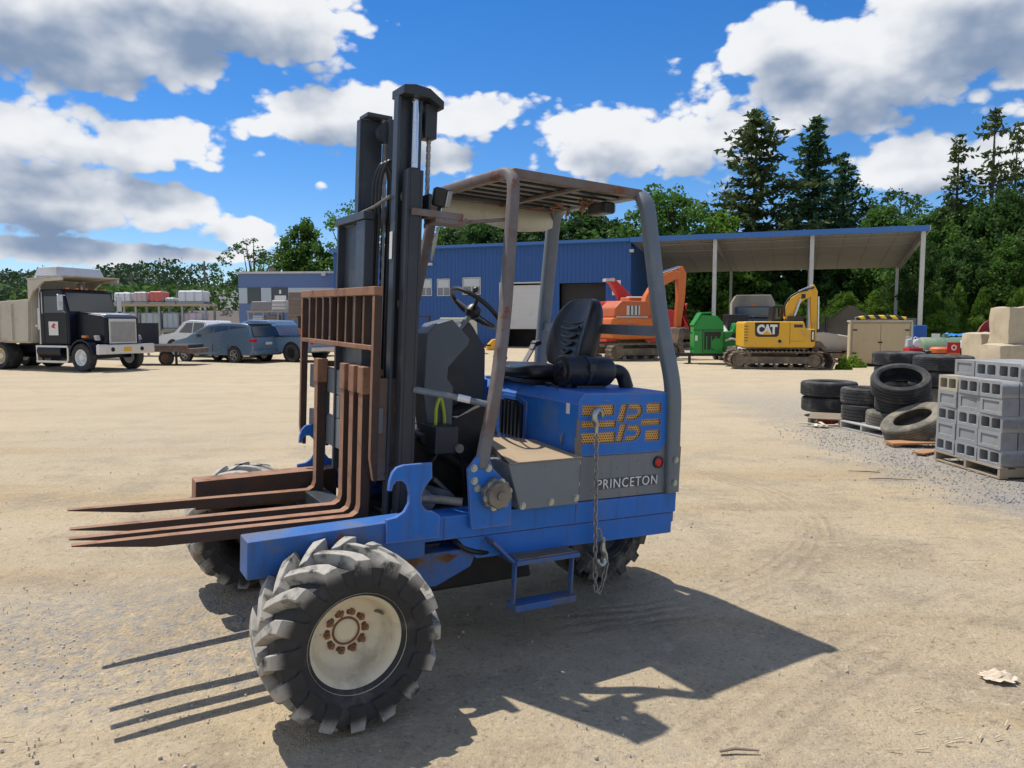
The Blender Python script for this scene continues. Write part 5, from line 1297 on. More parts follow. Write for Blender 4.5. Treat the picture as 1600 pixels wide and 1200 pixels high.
for s in (1, -1):
    y = 1.024 * s
    obj('side_window', MB().prism([(-1.95, 2.12), (-1.95, 2.72), (-1.18, 2.72), (-.95, 2.12)], 1, min(y, y + .006 * s), max(y, y + .006 * s)), 'car_glass', cab)
    d_ = obj('door', plate2d('door', [(-2.02, 1.0), (-2.02, 2.08), (-.80, 2.08), (-.80, 1.0)], [[(-2.0, 1.02), (-2.0, 2.06), (-.82, 2.06), (-.82, 1.02)]], .006), 'grease_black', cab); d_.location = (0, y + .004 * s, 0)
    obj('handle', MB().box(-.98, -.88, y - .02, y + .03 * s + .02, 1.62, 1.68), 'bright_metal', d_)
    m_ = obj('mirror', MB().box(-.86, -.80, 1.22 * s - .11, 1.22 * s + .11, 2.18, 2.78), 'bright_metal', cab, bevel=.03)
    obj('mirror_arm', MB().bar((-.83, 1.02 * s, 2.75), (-.83, 1.22 * s, 2.74), .03, .03).bar((-.83, 1.02 * s, 2.12), (-.83, 1.22 * s, 2.22), .03, .03), 'bright_metal', m_)
    obj('fuel_tank', MB().cyl((-2.25, .92 * s, .72), (-1.0, .92 * s, .72), .27, 20), 'truck_black', dt)
    sp2 = obj('side_step', MB().box(-2.3, -.62, 1.08 * s - .10, 1.08 * s + .10, .30, .38).box(-2.3, -.62, 1.08 * s - .10, 1.08 * s + .10, .86, .93).box(-2.32, -2.24, 1.08 * s - .08, 1.08 * s + .08, .381, .859).box(-.68, -.6, 1.08 * s - .08, 1.08 * s + .08, .381, .859), 'bright_metal', dt)
    ex = obj('exhaust_stack', MB().cyl((-2.42, .86 * s, .85), (-2.42, .86 * s, 1.5), .06, 14).cyl((-2.42, .86 * s, 1.5), (-2.42, .86 * s, 2.3), .12, 16).cyl((-2.42, .86 * s, 2.3), (-2.42, .86 * s, 3.05), .065, 14).tube(smooth_path([(-2.42, .86 * s, 3.0), (-2.42, .86 * s, 3.25), (-2.62, .86 * s, 3.42)], 4, .1), .075, 12), 'bright_metal', dt)
    obj('horn_line', MB().box(-2.1, -2.06, y - .01, y + .01, 2.1, 2.9), 'bright_metal', cab)
pl = obj('door_placard', MB().box(-1.75, -1.25, -1.036, -1.030, 1.30, 1.80), 'sticker_white', cab)
obj('placard_mark', plate2d('placard_mark', [(-1.62, 1.60), (-1.50, 1.74), (-1.36, 1.70), (-1.45, 1.62), (-1.38, 1.55), (-1.5, 1.56)], (), .003), 'red_lens', pl).location = (0, -1.0385, 0)
for k in range(5): obj('roof_marker', MB().box(-1.08, -1.0, -.82 + k * .38, -.72 + k * .38, 2.985, 3.03), 'amber', cab)
db = bpy.data.objects.new('dump_body', None); COL.objects.link(db); db.parent = dt
obj('body_side', MB().prism([(-2.65, 1.05), (-2.55, 2.55), (-2.55, 2.62), (-7.0, 2.45), (-7.0, 1.05)], 1, -1.22, -1.10), 'dump_tan', db, bevel=.02)
obj('body_side', MB().prism([(-2.65, 1.05), (-2.55, 2.55), (-2.55, 2.62), (-7.0, 2.45), (-7.0, 1.05)], 1, 1.10, 1.22), 'dump_tan', db, bevel=.02)
obj('body_front', MB().box(-2.66, -2.58, -1.10, 1.10, 1.05, 3.30, top=(.10, 0)), 'dump_tan', db)
obj('body_floor', MB().box(-7.0, -2.66, -1.10, 1.10, 1.0, 1.12), 'dump_tan', db)
obj('body_tail', MB().box(-7.06, -7.0, -1.2, 1.2, 1.05, 2.3), 'dump_tan', db)
for k in range(5): obj('side_rib', MB().box(-3.5 - k * .8, -3.4 - k * .8, -1.30, -1.221, 1.1, 2.45), 'dump_tan', db)
obj('cab_guard', MB().prism([(-2.56, 3.12), (-2.56, 3.32), (-.75, 3.42), (-.75, 3.28), (-1.7, 3.26), (-2.3, 2.9), (-2.56, 2.5)], 1, -1.2, -1.12), 'dump_tan', db)
obj('cab_guard', MB().prism([(-2.56, 3.12), (-2.56, 3.32), (-.75, 3.42), (-.75, 3.28), (-1.7, 3.26), (-2.3, 2.9), (-2.56, 2.5)], 1, 1.12, 1.2), 'dump_tan', db)
obj('guard_roof', MB().prism([(-2.6, 3.33), (-2.6, 3.39), (-.72, 3.47), (-.72, 3.43)], 1, -1.2, 1.2), 'dump_tan', db)
obj('tarp_housing', MB().box(-2.5, -1.25, -1.0, 1.0, 3.46, 3.82, tp=(.12, .1)), 'dump_white', db, bevel=.05)

def car_shell(prof, hw, belt, roofk, zmax):
    def yk(z): return hw * (1 - (1 - roofk) * max(0, (z - belt) / (zmax - belt))) * (1 if z > .55 else .97)
    mb = MB(); k = len(prof)
    vs = [(x, -yk(z), z) for x, z in prof] + [(x, yk(z), z) for x, z in prof]
    mb.add(vs, [tuple(range(k)), tuple(range(2 * k - 1, k - 1, -1))] + [(i, k + i, k + (i + 1) % k, (i + 1) % k) for i in range(k)])
    return mb, yk
def glass_side(yk, pts, s, o=.008):
    mb = MB(); k = len(pts); vs = [(x, s * (yk(z) + o), z) for x, z in pts]; mb.add(vs, [tuple(range(k))]); return mb
carw = wheel_kit(.34, .22, .22, 'wheel_grey', .03, 5); truckw = wheel_kit(.40, .26, .22, 'black_plastic', .05, 6)
def arch(x, z, r, s, yk, parent, hw):
    mb = MB(); mb.cyl((x, s * (hw - .12), z), (x, s * (hw + .008), z), r, 20); obj('wheel_arch', mb, 'grease_black', parent)
# grey-blue minivan
prof = [(-.98, .32), (-1.06, .55), (-1.08, .80), (-1.02, 1.02), (-.96, 1.12), (-.78, 1.58), (-.60, 1.70), (0, 1.75), (.9, 1.76), (1.7, 1.68), (2.15, 1.50), (2.95, 1.10), (3.6, .98), (3.92, .82), (3.98, .5), (3.9, .30)]
mv = place_by('minivan', 'slate blue minivan seen from its rear corner beside the low trailer', 'car', gp(367, 567), (0, .95), -.9, .43)
mb, yk = car_shell(prof, .98, 1.08, .80, 1.76); body = obj('body', mb, 'car_slate', mv, bevel=.07, seg=3)
for s in (1, -1):
    obj('side_glass', glass_side(yk, [(-.72, 1.18), (-.58, 1.56), (.35, 1.62), (.35, 1.14)], s), 'car_glass', mv)
    obj('side_glass', glass_side(yk, [(.42, 1.14), (.42, 1.62), (1.25, 1.61), (1.25, 1.13)], s), 'car_glass', mv)
    obj('side_glass', glass_side(yk, [(1.32, 1.13), (1.32, 1.60), (1.75, 1.54), (2.55, 1.14)], s), 'car_glass', mv)
    obj('tail_lamp', MB().box(-1.10, -.55, .70 * s + .0, .70 * s + .30 * s, .92, 1.06) if s > 0 else MB().box(-1.10, -.75, -.99, -.72, .92, 1.06), 'red_lens', mv, bevel=.03)
    obj('mirror', MB().box(2.1, 2.25, .98 * s, 1.14 * s, 1.12, 1.28) if s > 0 else MB().box(2.1, 2.25, -1.14, -.98, 1.12, 1.28), 'car_slate', mv, bevel=.03)
    obj('door_seam', MB().bar((.38, s * .985, .5), (.38, s * .985, 1.12), .004, .02).bar((1.29, s * .985, .5), (1.29, s * .985, 1.12), .004, .02), 'grease_black', mv)
    for x in (0, 3.0): arch(x, .36, .40, s, yk, mv, .98); add_wheel(carw, mv, x, .90 * s, .34, s)
obj('rear_glass', MB().add([(-.985, -.80, 1.17), (-.985, .80, 1.17), (-.80, .72, 1.58), (-.80, -.72, 1.58)], [(0, 1, 2, 3)]), 'car_glass', mv).location = (-.02, 0, 0)
obj('rear_plate', MB().box(-1.10, -1.088, -.2, .2, .80, .92), 'white_steel', mv); obj('rear_bumper', MB().box(-1.12, -.95, -.9, .9, .36, .58), 'car_slate', mv, bevel=.05); obj('roof_spoiler', MB().box(-.84, -.5, -.72, .72, 1.70, 1.75), 'car_slate', mv, bevel=.02)
# blue pickup beside it
prof = [(-1.0, .50), (-1.05, .85), (-1.02, 1.12), (1.20, 1.14), (1.22, 1.62), (1.45, 1.86), (2.6, 1.90), (3.0, 1.80), (3.55, 1.25), (4.5, 1.16), (4.72, 1.02), (4.76, .6), (4.6, .42), (-.9, .42)]
def pickup(name, label, paint, contact, hx, hy, loc=(0, .98), group='pickup trucks'):
    p = place_by(name, label, 'pickup', contact, loc, hx, hy)
    mb, yk = car_shell(prof, 1.0, 1.18, .84, 1.9); obj('body', mb, paint, p, bevel=.06, seg=3)
    for s in (1, -1):
        obj('side_glass', glass_side(yk, [(1.36, 1.24), (1.52, 1.74), (2.2, 1.77), (2.2, 1.24)], s), 'car_glass', p)
        obj('side_glass', glass_side(yk, [(2.28, 1.24), (2.28, 1.77), (2.75, 1.74), (3.2, 1.26)], s), 'car_glass', p)
        for x in (0, 3.65): arch(x, .44, .48, s, yk, p, 1.0); add_wheel(truckw, p, x, .92 * s, .40, s)
        obj('tail_lamp', MB().box(-1.07, -.98, .86 * s - .07, .86 * s + .07, .80, 1.08), 'red_lens', p)
        obj('bed_rail', MB().box(-1.0, 1.15, .95 * s - .05, .95 * s + .05, 1.14, 1.19), 'black_plastic', p)
    obj('rear_glass', MB().add([(1.225, -.7, 1.28), (1.225, .7, 1.28), (1.40, .68, 1.74), (1.40, -.68, 1.74)], [(0, 1, 2, 3)]), 'car_glass', p).location = (-.02, 0, 0)
    obj('rear_bumper', MB().box(-1.15, -1.0, -.9, .9, .48, .68), 'bright_metal', p, bevel=.03)
    return p
pickup('pickup_truck', 'blue pickup truck parked past the slate blue minivan', 'car_blue', gp(456, 566), -.9, .43)
p = pickup('pickup_truck', 'white pickup truck parked behind the low trailer and the dump truck', 'car_white', gp(352, 559.5), -.9, .43)
# low rusty trailer in front of them
tr_ = place_by('low_trailer', 'low dark rusty trailer bed with dolly wheel beside the dump truck', 'trailer', gp(282, 570), (0, 0), .97, -.10)
obj('deck', MB().box(-2.6, .55, -.55, .95, .72, .86), 'tarp_dark', tr_, bevel=.02)
obj('beam', MB().box(-2.6, .70, -.62, -.56, .56, .84).box(.30, .80, -.56, .9, .50, .70), 'guard_rust', tr_, bevel=.02)
obj('jack', MB().cyl((0, -.3, .0), (0, -.3, .75), .05, 10).box(-.12, .12, -.42, -.18, 0, .04), 'tarp_dark', tr_)
for x in (-.35, -1.9): add_wheel(wheel_kit(.30, .2, .16, 'rusty_steel'), tr_, x, -.45, .30, -1)
obj('headboard', MB().box(-1.6, -1.45, -.5, .9, .86, 1.75), 'tarp_dark', tr_); obj('cargo', MB().box(-2.4, -1.7, -.4, .7, .87, 1.35, tp=(.1, .1)), 'guard_rust', tr_, bevel=.04)

# storage racks: white liquid totes at the left, boxes by the office
mat('tote_white', (.66, .68, .70), .5, var=.05); mat('tote_pink', (.58, .47, .48), .5, var=.05); mat('tote_red', (.62, .13, .10), .5); mat('tote_clear', (.42, .48, .50), .4, var=.08)
def rack(name, label, p0, w, shelves, dep=1.2, mtl='pole_wood'):
    t = thing(name, label, 'rack', p0, 0)
    for x in [w * i / 4 for i in range(5)]:
        obj('upright', MB().box(x - .05, x + .05, -.05, .05, 0, shelves[-1]).box(x - .05, x + .05, dep - .05, dep + .05, 0, shelves[-1]), 'wheel_grey', t)
    for z in shelves: obj('shelf', MB().box(-.1, w + .1, -.08, dep + .08, z, z + .1), mtl, t)
    return t
d_ = 40.0; x0 = at(176, 480, d_).x; zs = (1.25, at(250, 478, d_).z)
mat('shelf_timber', (.42, .34, .22), .8)
rack('storage_rack', 'timber shelved rack holding white liquid totes behind the dump truck', Vector((x0, d_, 0)), 4.9, zs, mtl='shelf_timber')
def tote(x, y, z, w, h, m_, label):
    t = thing('liquid_tote', label, 'tote', (x, y, z), 0, 'liquid totes on the rack')
    obj('bottle', MB().box(.04, w - .04, .04, 1.0, .10, h), m_, t, bevel=.10, seg=3); obj('base', MB().box(0, w, 0, 1.05, 0, .10), 'wheel_grey', t)
    obj('cap', MB().cyl((w / 2, .5, h), (w / 2, .5, h + .05), .1, 14), m_, t)
    for k in range(4): obj('cage_post', MB().box(k * (w - .02) / 3, k * (w - .02) / 3 + .02, -.02, 0, .1, h * .96), 'wheel_grey', t)
for px0, px1, top, m_, lab in ((176, 205, 457, 'tote_white', 'plain white tote at the dump truck end of the top shelf'), (206, 230, 456, 'tote_pink', 'dusty pink tote between white and red totes on the top shelf'), (231, 254, 455, 'tote_red', 'red tote on the top shelf'), (255, 273, 465, 'tote_clear', 'low clear tote beside the red one on the top shelf'), (276, 318, 454, 'tote_white', 'largest white tote at the open end of the top shelf')):
    a, c_ = at(px0, 478, d_), at(px1, 478, d_); tote(a.x, d_, zs[1] + .1, c_.x - a.x, at(px0, top, d_).z - zs[1] - .1, m_, lab)
for px0, px1, m_, lab in ((182, 214, 'tote_white', 'white tote on the lower shelf under the plain white one'), (216, 248, 'tote_clear', 'clear tote on the lower shelf under the red one'), (250, 278, 'tote_clear', 'clear tote on the lower shelf under the low clear one'), (282, 316, 'tote_pink', 'greyish pink tote on the lower shelf under the largest white one')):
    a, c_ = at(px0, 478, d_), at(px1, 478, d_); tote(a.x, d_ + .05, zs[0] + .1, c_.x - a.x, .95, m_, lab)
d_ = 50.0; x0 = at(388, 480, d_).x
rack('storage_rack', 'timber shelved rack of wrapped boxes in front of the office building', Vector((x0, d_, 0)), 3.9, (1.15, at(400, 488, d_).z), mtl='shelf_timber')
mat('wrap_grey', (.26, .25, .25), .5, var=.2, vscale=2); mat('wrap_brown', (.20, .15, .115), .7, var=.25, vscale=2); mat('wrap_white', (.62, .62, .60), .5)
def parcel(px0, px1, py1, py0, d_, m_, lab):
    a, c_ = at(px0, py1, d_), at(px1, py0, d_); mb = MB().box(0, c_.x - a.x, 0, .9, 0, c_.z - a.z, tp=(.04, .04)); t = thing('wrapped_load', lab, 'box', (a.x, d_, a.z), 0, 'wrapped loads by the office')
    obj('load', mb, m_, t, bevel=.05); 
    for k in range(3): obj('strap', MB().box(-.01, c_.x - a.x + .01, -.012, 0, (k + .5) * (c_.z - a.z) / 3.4, (k + .5) * (c_.z - a.z) / 3.4 + .04), 'wrap_grey', t)
parcel(392, 418, 487.5, 471, 50, 'wrap_grey', 'grey wrapped load on the top shelf by the office'); parcel(424, 446, 487.5, 469, 50, 'wrap_white', 'white wrapped load on the top shelf by the office')
parcel(450, 476, 499, 456, 48, 'wrap_brown', 'tall brown load with pale top beside the rack by the office'); parcel(394, 412, 506, 493, 50, 'wrap_white', 'small white load on the lower shelf by the office'); parcel(418, 434, 506, 492, 50, 'wrap_brown', 'small brown load on the lower shelf by the office')
mat('machine_orange', (.62, .14, .03), .45, var=.1, dirt=(.35, .2, .1), dirtamt=.15); mat('plastic_blue', (.03, .14, .55), .45)
# small machines in front of the workshop, seen past the dashboard
def skid(px, py, d_, paint, lab, w=2.2):
    g_ = gp(px, py); t = thing('skid_loader', lab, 'loader', (g_.x, g_.y, 0), .15)
    kit = wheel_kit(.38, .28, .2, 'rim_cream')
    obj('body', MB().prism([(-1.0, .45), (-1.1, 1.25), (-.7, 1.5), (.35, 1.35), (1.0, .9), (1.0, .45)], 1, -.6, .6), paint, t, bevel=.05)
    obj('cab_cage', MB().box(-.6, -.54, -.55, .55, 1.45, 2.05).box(.3, .36, -.55, .55, 1.35, 2.05).box(-.65, .42, -.6, .6, 2.05, 2.12), 'tarp_dark', t)
    obj('lift_arm', MB().bar((-1.0, -.75, 1.45), (1.1, -.75, 1.0), .12, .2).bar((1.1, -.75, 1.0), (1.35, -.75, .4), .12, .18), paint, t)
    obj('bucket', MB().prism([(1.25, .1), (1.95, .1), (1.95, .14), (1.4, .2), (1.3, .65), (1.25, .65)], 1, -.85, .85), 'tarp_dark', t)
    for x in (-.6, .6):
        for s in (1, -1): add_wheel(kit, t, x, .8 * s, .38, s)
skid(662, 556, 40, 'machine_orange', 'orange skid loader parked in front of the blue workshop')
skid(487, 556, 40, 'machine_orange', 'orange skid loader parked past the blue pickup')
bx_ = gp(716, 552); cb = thing('tank_trailer', 'cream box bodied trailer parked in front of the blue workshop', 'trailer', (bx_.x, bx_.y, 0), .1)
obj('box_body', MB().box(-1.1, 1.1, -.8, .8, .55, 2.05, tp=(.06, .06)), 'cream_plastic', cb, bevel=.06)
for x in (-.5, .5): add_wheel(carw, cb, x, -.75, .34, -1); add_wheel(carw, cb, x, .75, .34, 1)
obj('tow_bar', MB().bar((1.05, 0, .5), (1.9, 0, .45), .1, .1), 'tarp_dark', cb); obj('end_door', MB().box(-.45, .45, -.83, -.803, .7, 1.8), 'white_steel', cb)
g_ = gp(772, 547); t = thing('yellow_attachment', 'small yellow loader attachment lying by the workshop wall', 'attachment', (g_.x, g_.y, 0), .2)
mat('cat_yellow', (.72, .39, .02), .4, var=.08, dirt=(.35, .24, .12), dirtamt=.12, dscale=1.5); obj('frame', MB().prism([(-.5, 0), (-.5, .3), (-.1, .7), (.4, .75), (.5, .2), (.3, 0)], 1, -.3, .3), 'cat_yellow', t, bevel=.05); obj('pin', MB().cyl((.3, -.35, .55), (.3, .35, .55), .08, 12), 'tarp_dark', t)
# ------------------------------------------------------------------ excavators and machines by the shed
mat('track_steel', (.125, .098, .075), .8, var=.2, vscale=4, dirt=(.30, .23, .15), dirtamt=.5, dscale=2)
mat('cat_black', (.014, .014, .015), .45); mat('exc_orange', (.64, .15, .02), .42, var=.08, dirt=(.40, .24, .12), dirtamt=.22, dscale=1.5); mat('exc_orange_deep', (.50, .11, .03), .5, var=.1, dirt=(.30, .2, .12), dirtamt=.2)
mat('farm_green', (.014, .27, .045), .4, var=.1, dirt=(.12, .18, .08), dirtamt=.1); mat('fire_red', (.55, .022, .022), .42, var=.1, dirt=(.3, .15, .1), dirtamt=.12)
def track(parent, y, L, H, w, name='track'):
    t = bpy.data.objects.new(name, None); COL.objects.link(t); t.parent = parent; t.location = (0, y, 0)
    r = H / 2 - .03; pts = []
    n_ = 10
    for i in range(n_ + 1): a = R_(90 - 180 * i / n_); pts.append((L / 2 - r + r * math.cos(a), H / 2 + r * math.sin(a)))
    for i in range(n_ + 1): a = R_(270 - 180 * i / n_); pts.append((-L / 2 + r + r * math.cos(a), H / 2 + r * math.sin(a)))
    inner = [(x * .985, H / 2 + (z - H / 2) * .86) for x, z in pts]
    obj('belt', plate2d('belt', pts, [inner], w), 'track_steel', t)
    obj('track_frame', MB().prism([(-L / 2 + r, H * .30), (-L / 2 + r, H * .70), (L / 2 - r, H * .70), (L / 2 - r, H * .30)], 1, -w * .36, w * .36), 'track_steel', t, bevel=.02)
    for s in (-1, 1): obj('sprocket', MB().cyl((s * (L / 2 - r), -w * .4, H / 2), (s * (L / 2 - r), w * .4, H / 2), r * .78, 20).cyl((s * (L / 2 - r), -w * .44, H / 2), (s * (L / 2 - r), w * .44, H / 2), r * .35, 14), 'track_steel', t)
    for k in range(5):
        x = -L / 2 + r * 1.9 + k * (L - r * 3.8) / 4; obj('roller', MB().cyl((x, -w * .42, H * .17), (x, w * .42, H * .17), H * .11, 14), 'track_steel', t)
    per = 2 * (L - 2 * r) + 2 * PI * r; ns = int(per / .17); sm = MB().box(-.055, .055, -w / 2 - .01, w / 2 + .01, 0, .028).box(-.012, .012, -w / 2 - .01, w / 2 + .01, .028, .055).mesh('shoe', 30)
    for k in range(ns):
        s = k * per / ns; st_l = L - 2 * r
        if s < st_l: x, z, a = -L / 2 + r + s, H / 2 + r, 0
        elif s < st_l + PI * r: q = (s - st_l) / r; x, z, a = L / 2 - r + r * math.sin(q), H / 2 + r * math.cos(q), q
        elif s < 2 * st_l + PI * r: x, z, a = L / 2 - r - (s - st_l - PI * r), H / 2 - r, PI
        else: q = (s - 2 * st_l - PI * r) / r; x, z, a = -L / 2 + r - r * math.sin(q), H / 2 - r * math.cos(q), PI + q
        o = obj('shoe', sm, 'track_steel', t, loc=(x, 0, z), rot=(0, a, 0))
def arm(mb, pts, w):
    """box arm along pts: (x, z, height)"""
    k = len(pts); up_, lo = [], []
    for i, (x, z, h) in enumerate(pts):
        a, b_ = pts[max(0, i - 1)], pts[min(k - 1, i + 1)]; dx, dz = b_[0] - a[0], b_[1] - a[1]; L = math.hypot(dx, dz); nx, nz = -dz / L, dx / L
        up_.append((x + nx * h / 2, z + nz * h / 2)); lo.append((x - nx * h / 2, z - nz * h / 2))
    return mb.prism(up_ + lo[::-1], 1, -w / 2, w / 2)
g_ = gp(1145, 571)
ct = thing('excavator', 'yellow compact excavator with raised boom and lettered black patch on its side', 'excavator', (10.15, 29.6, 0), R_(-9)); ct.scale = (.93, .93, .95)
for s in (1, -1): track(ct, s * .95, 3.62, .72, .55)
obj('car_body', MB().box(-.9, .9, -.7, .7, .35, .72).cyl((0, 0, .6), (0, 0, .84), .6, 24), 'track_steel', ct)
house = [(-1.30, .86), (-1.30, 1.86), (-1.22, 1.90), (1.05, 1.90), (1.12, 1.62), (1.50, 1.60), (1.50, .95), (1.42, .86)]
hs_ = obj('house', MB().prism(house, 1, -1.18, 1.18), 'cat_yellow', ct, bevel=.09, seg=3)
obj('panel_seam', MB().box(.50, .515, -1.1825, -1.18, 1.0, 1.86).box(.515, 1.1, -1.1825, -1.18, 1.12, 1.13), 'cat_black', hs_)
obj('air_grille', MB().box(.66, 1.0, -1.185, -1.179, 1.66, 1.78), 'tarp_dark', hs_); obj('lock', MB().cyl((.12, -1.19, 1.12), (.12, -1.178, 1.12), .07, 16), 'cat_black', hs_)
for k in range(6): obj('louvre', MB().box(-1.27, -1.12, -1.186, -1.178, 1.12 + k * .115, 1.15 + k * .115), 'tarp_dark', hs_)
patch_o = [(-.86, 1.86), (.10, 1.86), (.085, 1.42), (.05, 1.33), (-.02, 1.29), (-.74, 1.29), (-.82, 1.33), (-.85, 1.42)]
pa = obj('logo_patch', plate2d('logo_patch', patch_o, (), .006), 'cat_black', hs_); pa.location = (0, -1.184, 0)
me = text_mesh('CAT', .80, .40, .006, .90, .055); obj('lettering', me, 'sticker_white', pa, loc=(-.385, -.007, 1.585))
obj('triangle', plate2d('triangle', [(-.58, 1.375), (-.19, 1.375), (-.385, 1.545)], (), .006), 'cat_yellow', pa).location = (0, -.013, 0)
obj('side_decal', MB().box(1.32, 1.46, -1.19, -1.179, 1.10, 1.56), 'cat_black', hs_); obj('decal_mark', MB().box(1.36, 1.42, -1.196, -1.191, 1.18, 1.50), 'sticker_white', hs_)
obj('turntable_skirt', MB().box(-1.1, 1.3, -1.0, 1.0, .80, .858), 'track_steel', ct)
cb_ = obj('cab', MB().prism([(.0, 1.90), (.05, 2.55), (.75, 2.55), (1.05, 1.95), (1.05, 1.90)], 1, .15, 1.1), 'cat_black', ct, bevel=.05); obj('cab_glass', MB().prism([(.15, 2.0), (.18, 2.45), (.68, 2.45), (.88, 2.0)], 1, .135, .149), 'car_glass', cb_)
obj('handrail', MB().tube(smooth_path([(-.9, -.9, 1.9), (-.9, -.9, 2.12), (-.1, -.9, 2.12), (-.1, -.9, 1.9)], 3, .08), .02, 8), 'cat_black', ct)
obj('boom_foot', MB().prism([(.45, 1.90), (.55, 2.12), (1.1, 2.12), (1.15, 1.90)], 1, -.6, .0), 'tarp_dark', ct)
bm_ = obj('boom', arm(MB(), [(.60, 2.0, .34), (.60, 2.30, .38), (.74, 2.66, .40), (1.12, 2.92, .34), (1.52, 3.06, .24)], .32), 'cat_yellow', ct, bevel=.03); bm_.location = (0, -.3, 0)
obj('boom_ram', MB().cyl((.85, -.12, 2.1), (1.05, -.12, 2.85), .05, 12).cyl((.80, -.5, 2.1), (1.02, -.5, 2.80), .05, 12).cyl((.98, -.3, 3.10), (1.5, -.3, 3.32), .05, 12), 'chrome', bm_).location = (0, .3, 0)
obj('hose_bundle', MB().tube(smooth_path([(.42, -.08, 2.1), (.38, -.08, 2.5), (.60, -.08, 2.9), (1.1, -.08, 3.15), (1.55, -.08, 3.26)], 4, .2), .04, 8), 'cat_black', bm_).location = (0, -.08, 0)
obj('boom_mark', MB().box(1.06, 1.22, -.171, -.163, 2.82, 3.0), 'cat_black', bm_)
sk = obj('stick', arm(MB(), [(1.50, 3.36, .14), (1.56, 3.10, .30), (1.58, 2.4, .26), (1.60, 1.6, .22), (1.62, 1.05, .18)], .24), 'cat_yellow', ct, bevel=.03); sk.location = (0, -.3, 0)
obj('stick_ram', MB().cyl((1.4, -.3, 3.28), (1.52, -.3, 3.38), .045, 10).cyl((1.76, -.3, 2.9), (1.78, -.3, 1.6), .045, 10), 'chrome', sk).location = (0, .3, 0)
bk_ = obj('bucket', MB().prism([(1.42, .55), (1.52, 1.05), (1.80, 1.12), (2.05, .85), (2.00, .70), (1.78, .86), (1.65, .62), (1.80, .22), (1.62, .18)], 1, -.75, .15), 'track_steel', ct, bevel=.02)
obj('dozer_blade', MB().prism([(2.10, .05), (2.22, .30), (2.10, .62), (2.16, .63), (2.30, .30), (2.18, .03)], 1, -1.2, 1.2).box(1.2, 2.13, -.5, -.38, .25, .42).box(1.2, 2.13, .38, .5, .25, .42), 'track_steel', ct)
# small yellow dozer just past the bucket
g_ = gp(1292, 569); t = thing('small_dozer', 'small dusty yellow loader half hidden behind the excavator bucket', 'loader', (g_.x + .9, g_.y + 2.2, 0), R_(-20))
obj('engine_cover', MB().prism([(-1.0, .5), (-1.0, 1.25), (-.2, 1.35), (.95, 1.15), (1.0, .5)], 1, -.55, .55), 'dump_tan', t, bevel=.05); obj('seat_cage', MB().box(-.7, -.62, -.5, .5, 1.3, 1.95).box(-.1, -.02, -.5, .5, 1.33, 1.95).box(-.75, .05, -.55, .55, 1.95, 2.02), 'tarp_dark', t)
obj('front_guard', MB().box(.9, 1.1, -.6, .6, .4, 1.1), 'cat_yellow', t, bevel=.04)
for s in (1, -1): track(t, .7 * s, 2.2, .6, .36)

oe = thing('excavator', 'orange excavator with bent boom in front of the workshop corner', 'excavator', (at(985, 560, 36.5).x, 36.5, 0), R_(22))
for s in (1, -1): track(oe, s * 1.15, 3.7, .82, .55)
obj('car_body', MB().box(-.9, .9, -.9, .9, .4, .8).cyl((0, 0, .7), (0, 0, 1.0), .7, 24), 'track_steel', oe)
lo = [(-1.75, 1.05), (-1.85, 1.45), (-1.75, 2.0), (1.3, 2.0), (1.35, 1.0), (-1.3, .98)]
hs_ = obj('house', MB().prism(lo, 1, -1.3, 1.3), 'exc_orange', oe, bevel=.10, seg=3)
obj('engine_deck', MB().prism([(-1.6, 2.0), (-1.55, 2.45), (-1.2, 2.78), (.2, 2.78), (.35, 2.0)], 1, -1.2, .3), 'exc_orange_deep', oe, bevel=.08)
obj('deck_grille', MB().box(-.95, -.25, -1.215, -1.20, 2.12, 2.55), 'white_steel', oe); obj('deck_band', MB().box(-1.5, .2, -1.22, -1.201, 1.96, 2.06), 'white_steel', oe)
for k in range(3): obj('grille_bar', MB().box(-.80 + k * .2, -.74 + k * .2, -1.23, -1.216, 2.12, 2.55), 'tarp_dark', oe)
obj('maker_plate', MB().box(-1.5, -.4, -1.312, -1.301, 1.45, 1.72), 'exc_orange_deep', hs_); obj('side_decal', MB().box(.75, 1.1, -1.312, -1.301, 1.45, 1.6), 'white_steel', hs_)
cb_ = obj('cab', MB().prism([(.1, 2.0), (.1, 3.0), (.9, 3.0), (1.3, 2.2), (1.3, 2.0)], 1, .35, 1.25), 'exc_orange', oe, bevel=.05); obj('cab_glass', MB().prism([(.2, 2.2), (.2, 2.85), (.85, 2.85), (1.15, 2.2)], 1, .335, .349), 'car_glass', cb_)
bm_ = obj('boom', arm(MB(), [(.55, 2.0, .5), (.85, 2.9, .62), (1.4, 3.75, .55), (2.1, 4.05, .45), (2.6, 4.1, .32)], .4), 'exc_orange', oe, bevel=.03); bm_.location = (0, -.25, 0)
obj('boom_ram', MB().cyl((1.05, -.48, 2.0), (1.35, -.48, 3.4), .08, 12).cyl((1.5, -.25, 4.15), (2.5, -.25, 4.45), .08, 12), 'chrome', bm_).location = (0, .25, 0)
sk = obj('stick', arm(MB(), [(2.55, 4.5, .2), (2.62, 4.15, .5), (2.62, 3.0, .38), (2.5, 1.9, .28), (2.48, 1.55, .22)], .3), 'exc_orange', oe, bevel=.03); sk.location = (0, -.25, 0)
obj('bucket', MB().prism([(2.1, .5), (2.3, 1.5), (2.75, 1.55), (3.0, 1.1), (2.95, .95), (2.6, 1.15), (2.45, .8), (2.65, .2), (2.4, .15)], 1, -.75, .35), 'track_steel', oe, bevel=.02)
rm = thing('red_chipper', 'red wood chipper with raised feed chute behind the orange excavator', 'machine', (at(985, 555, 41).x, 41, 0), R_(10))
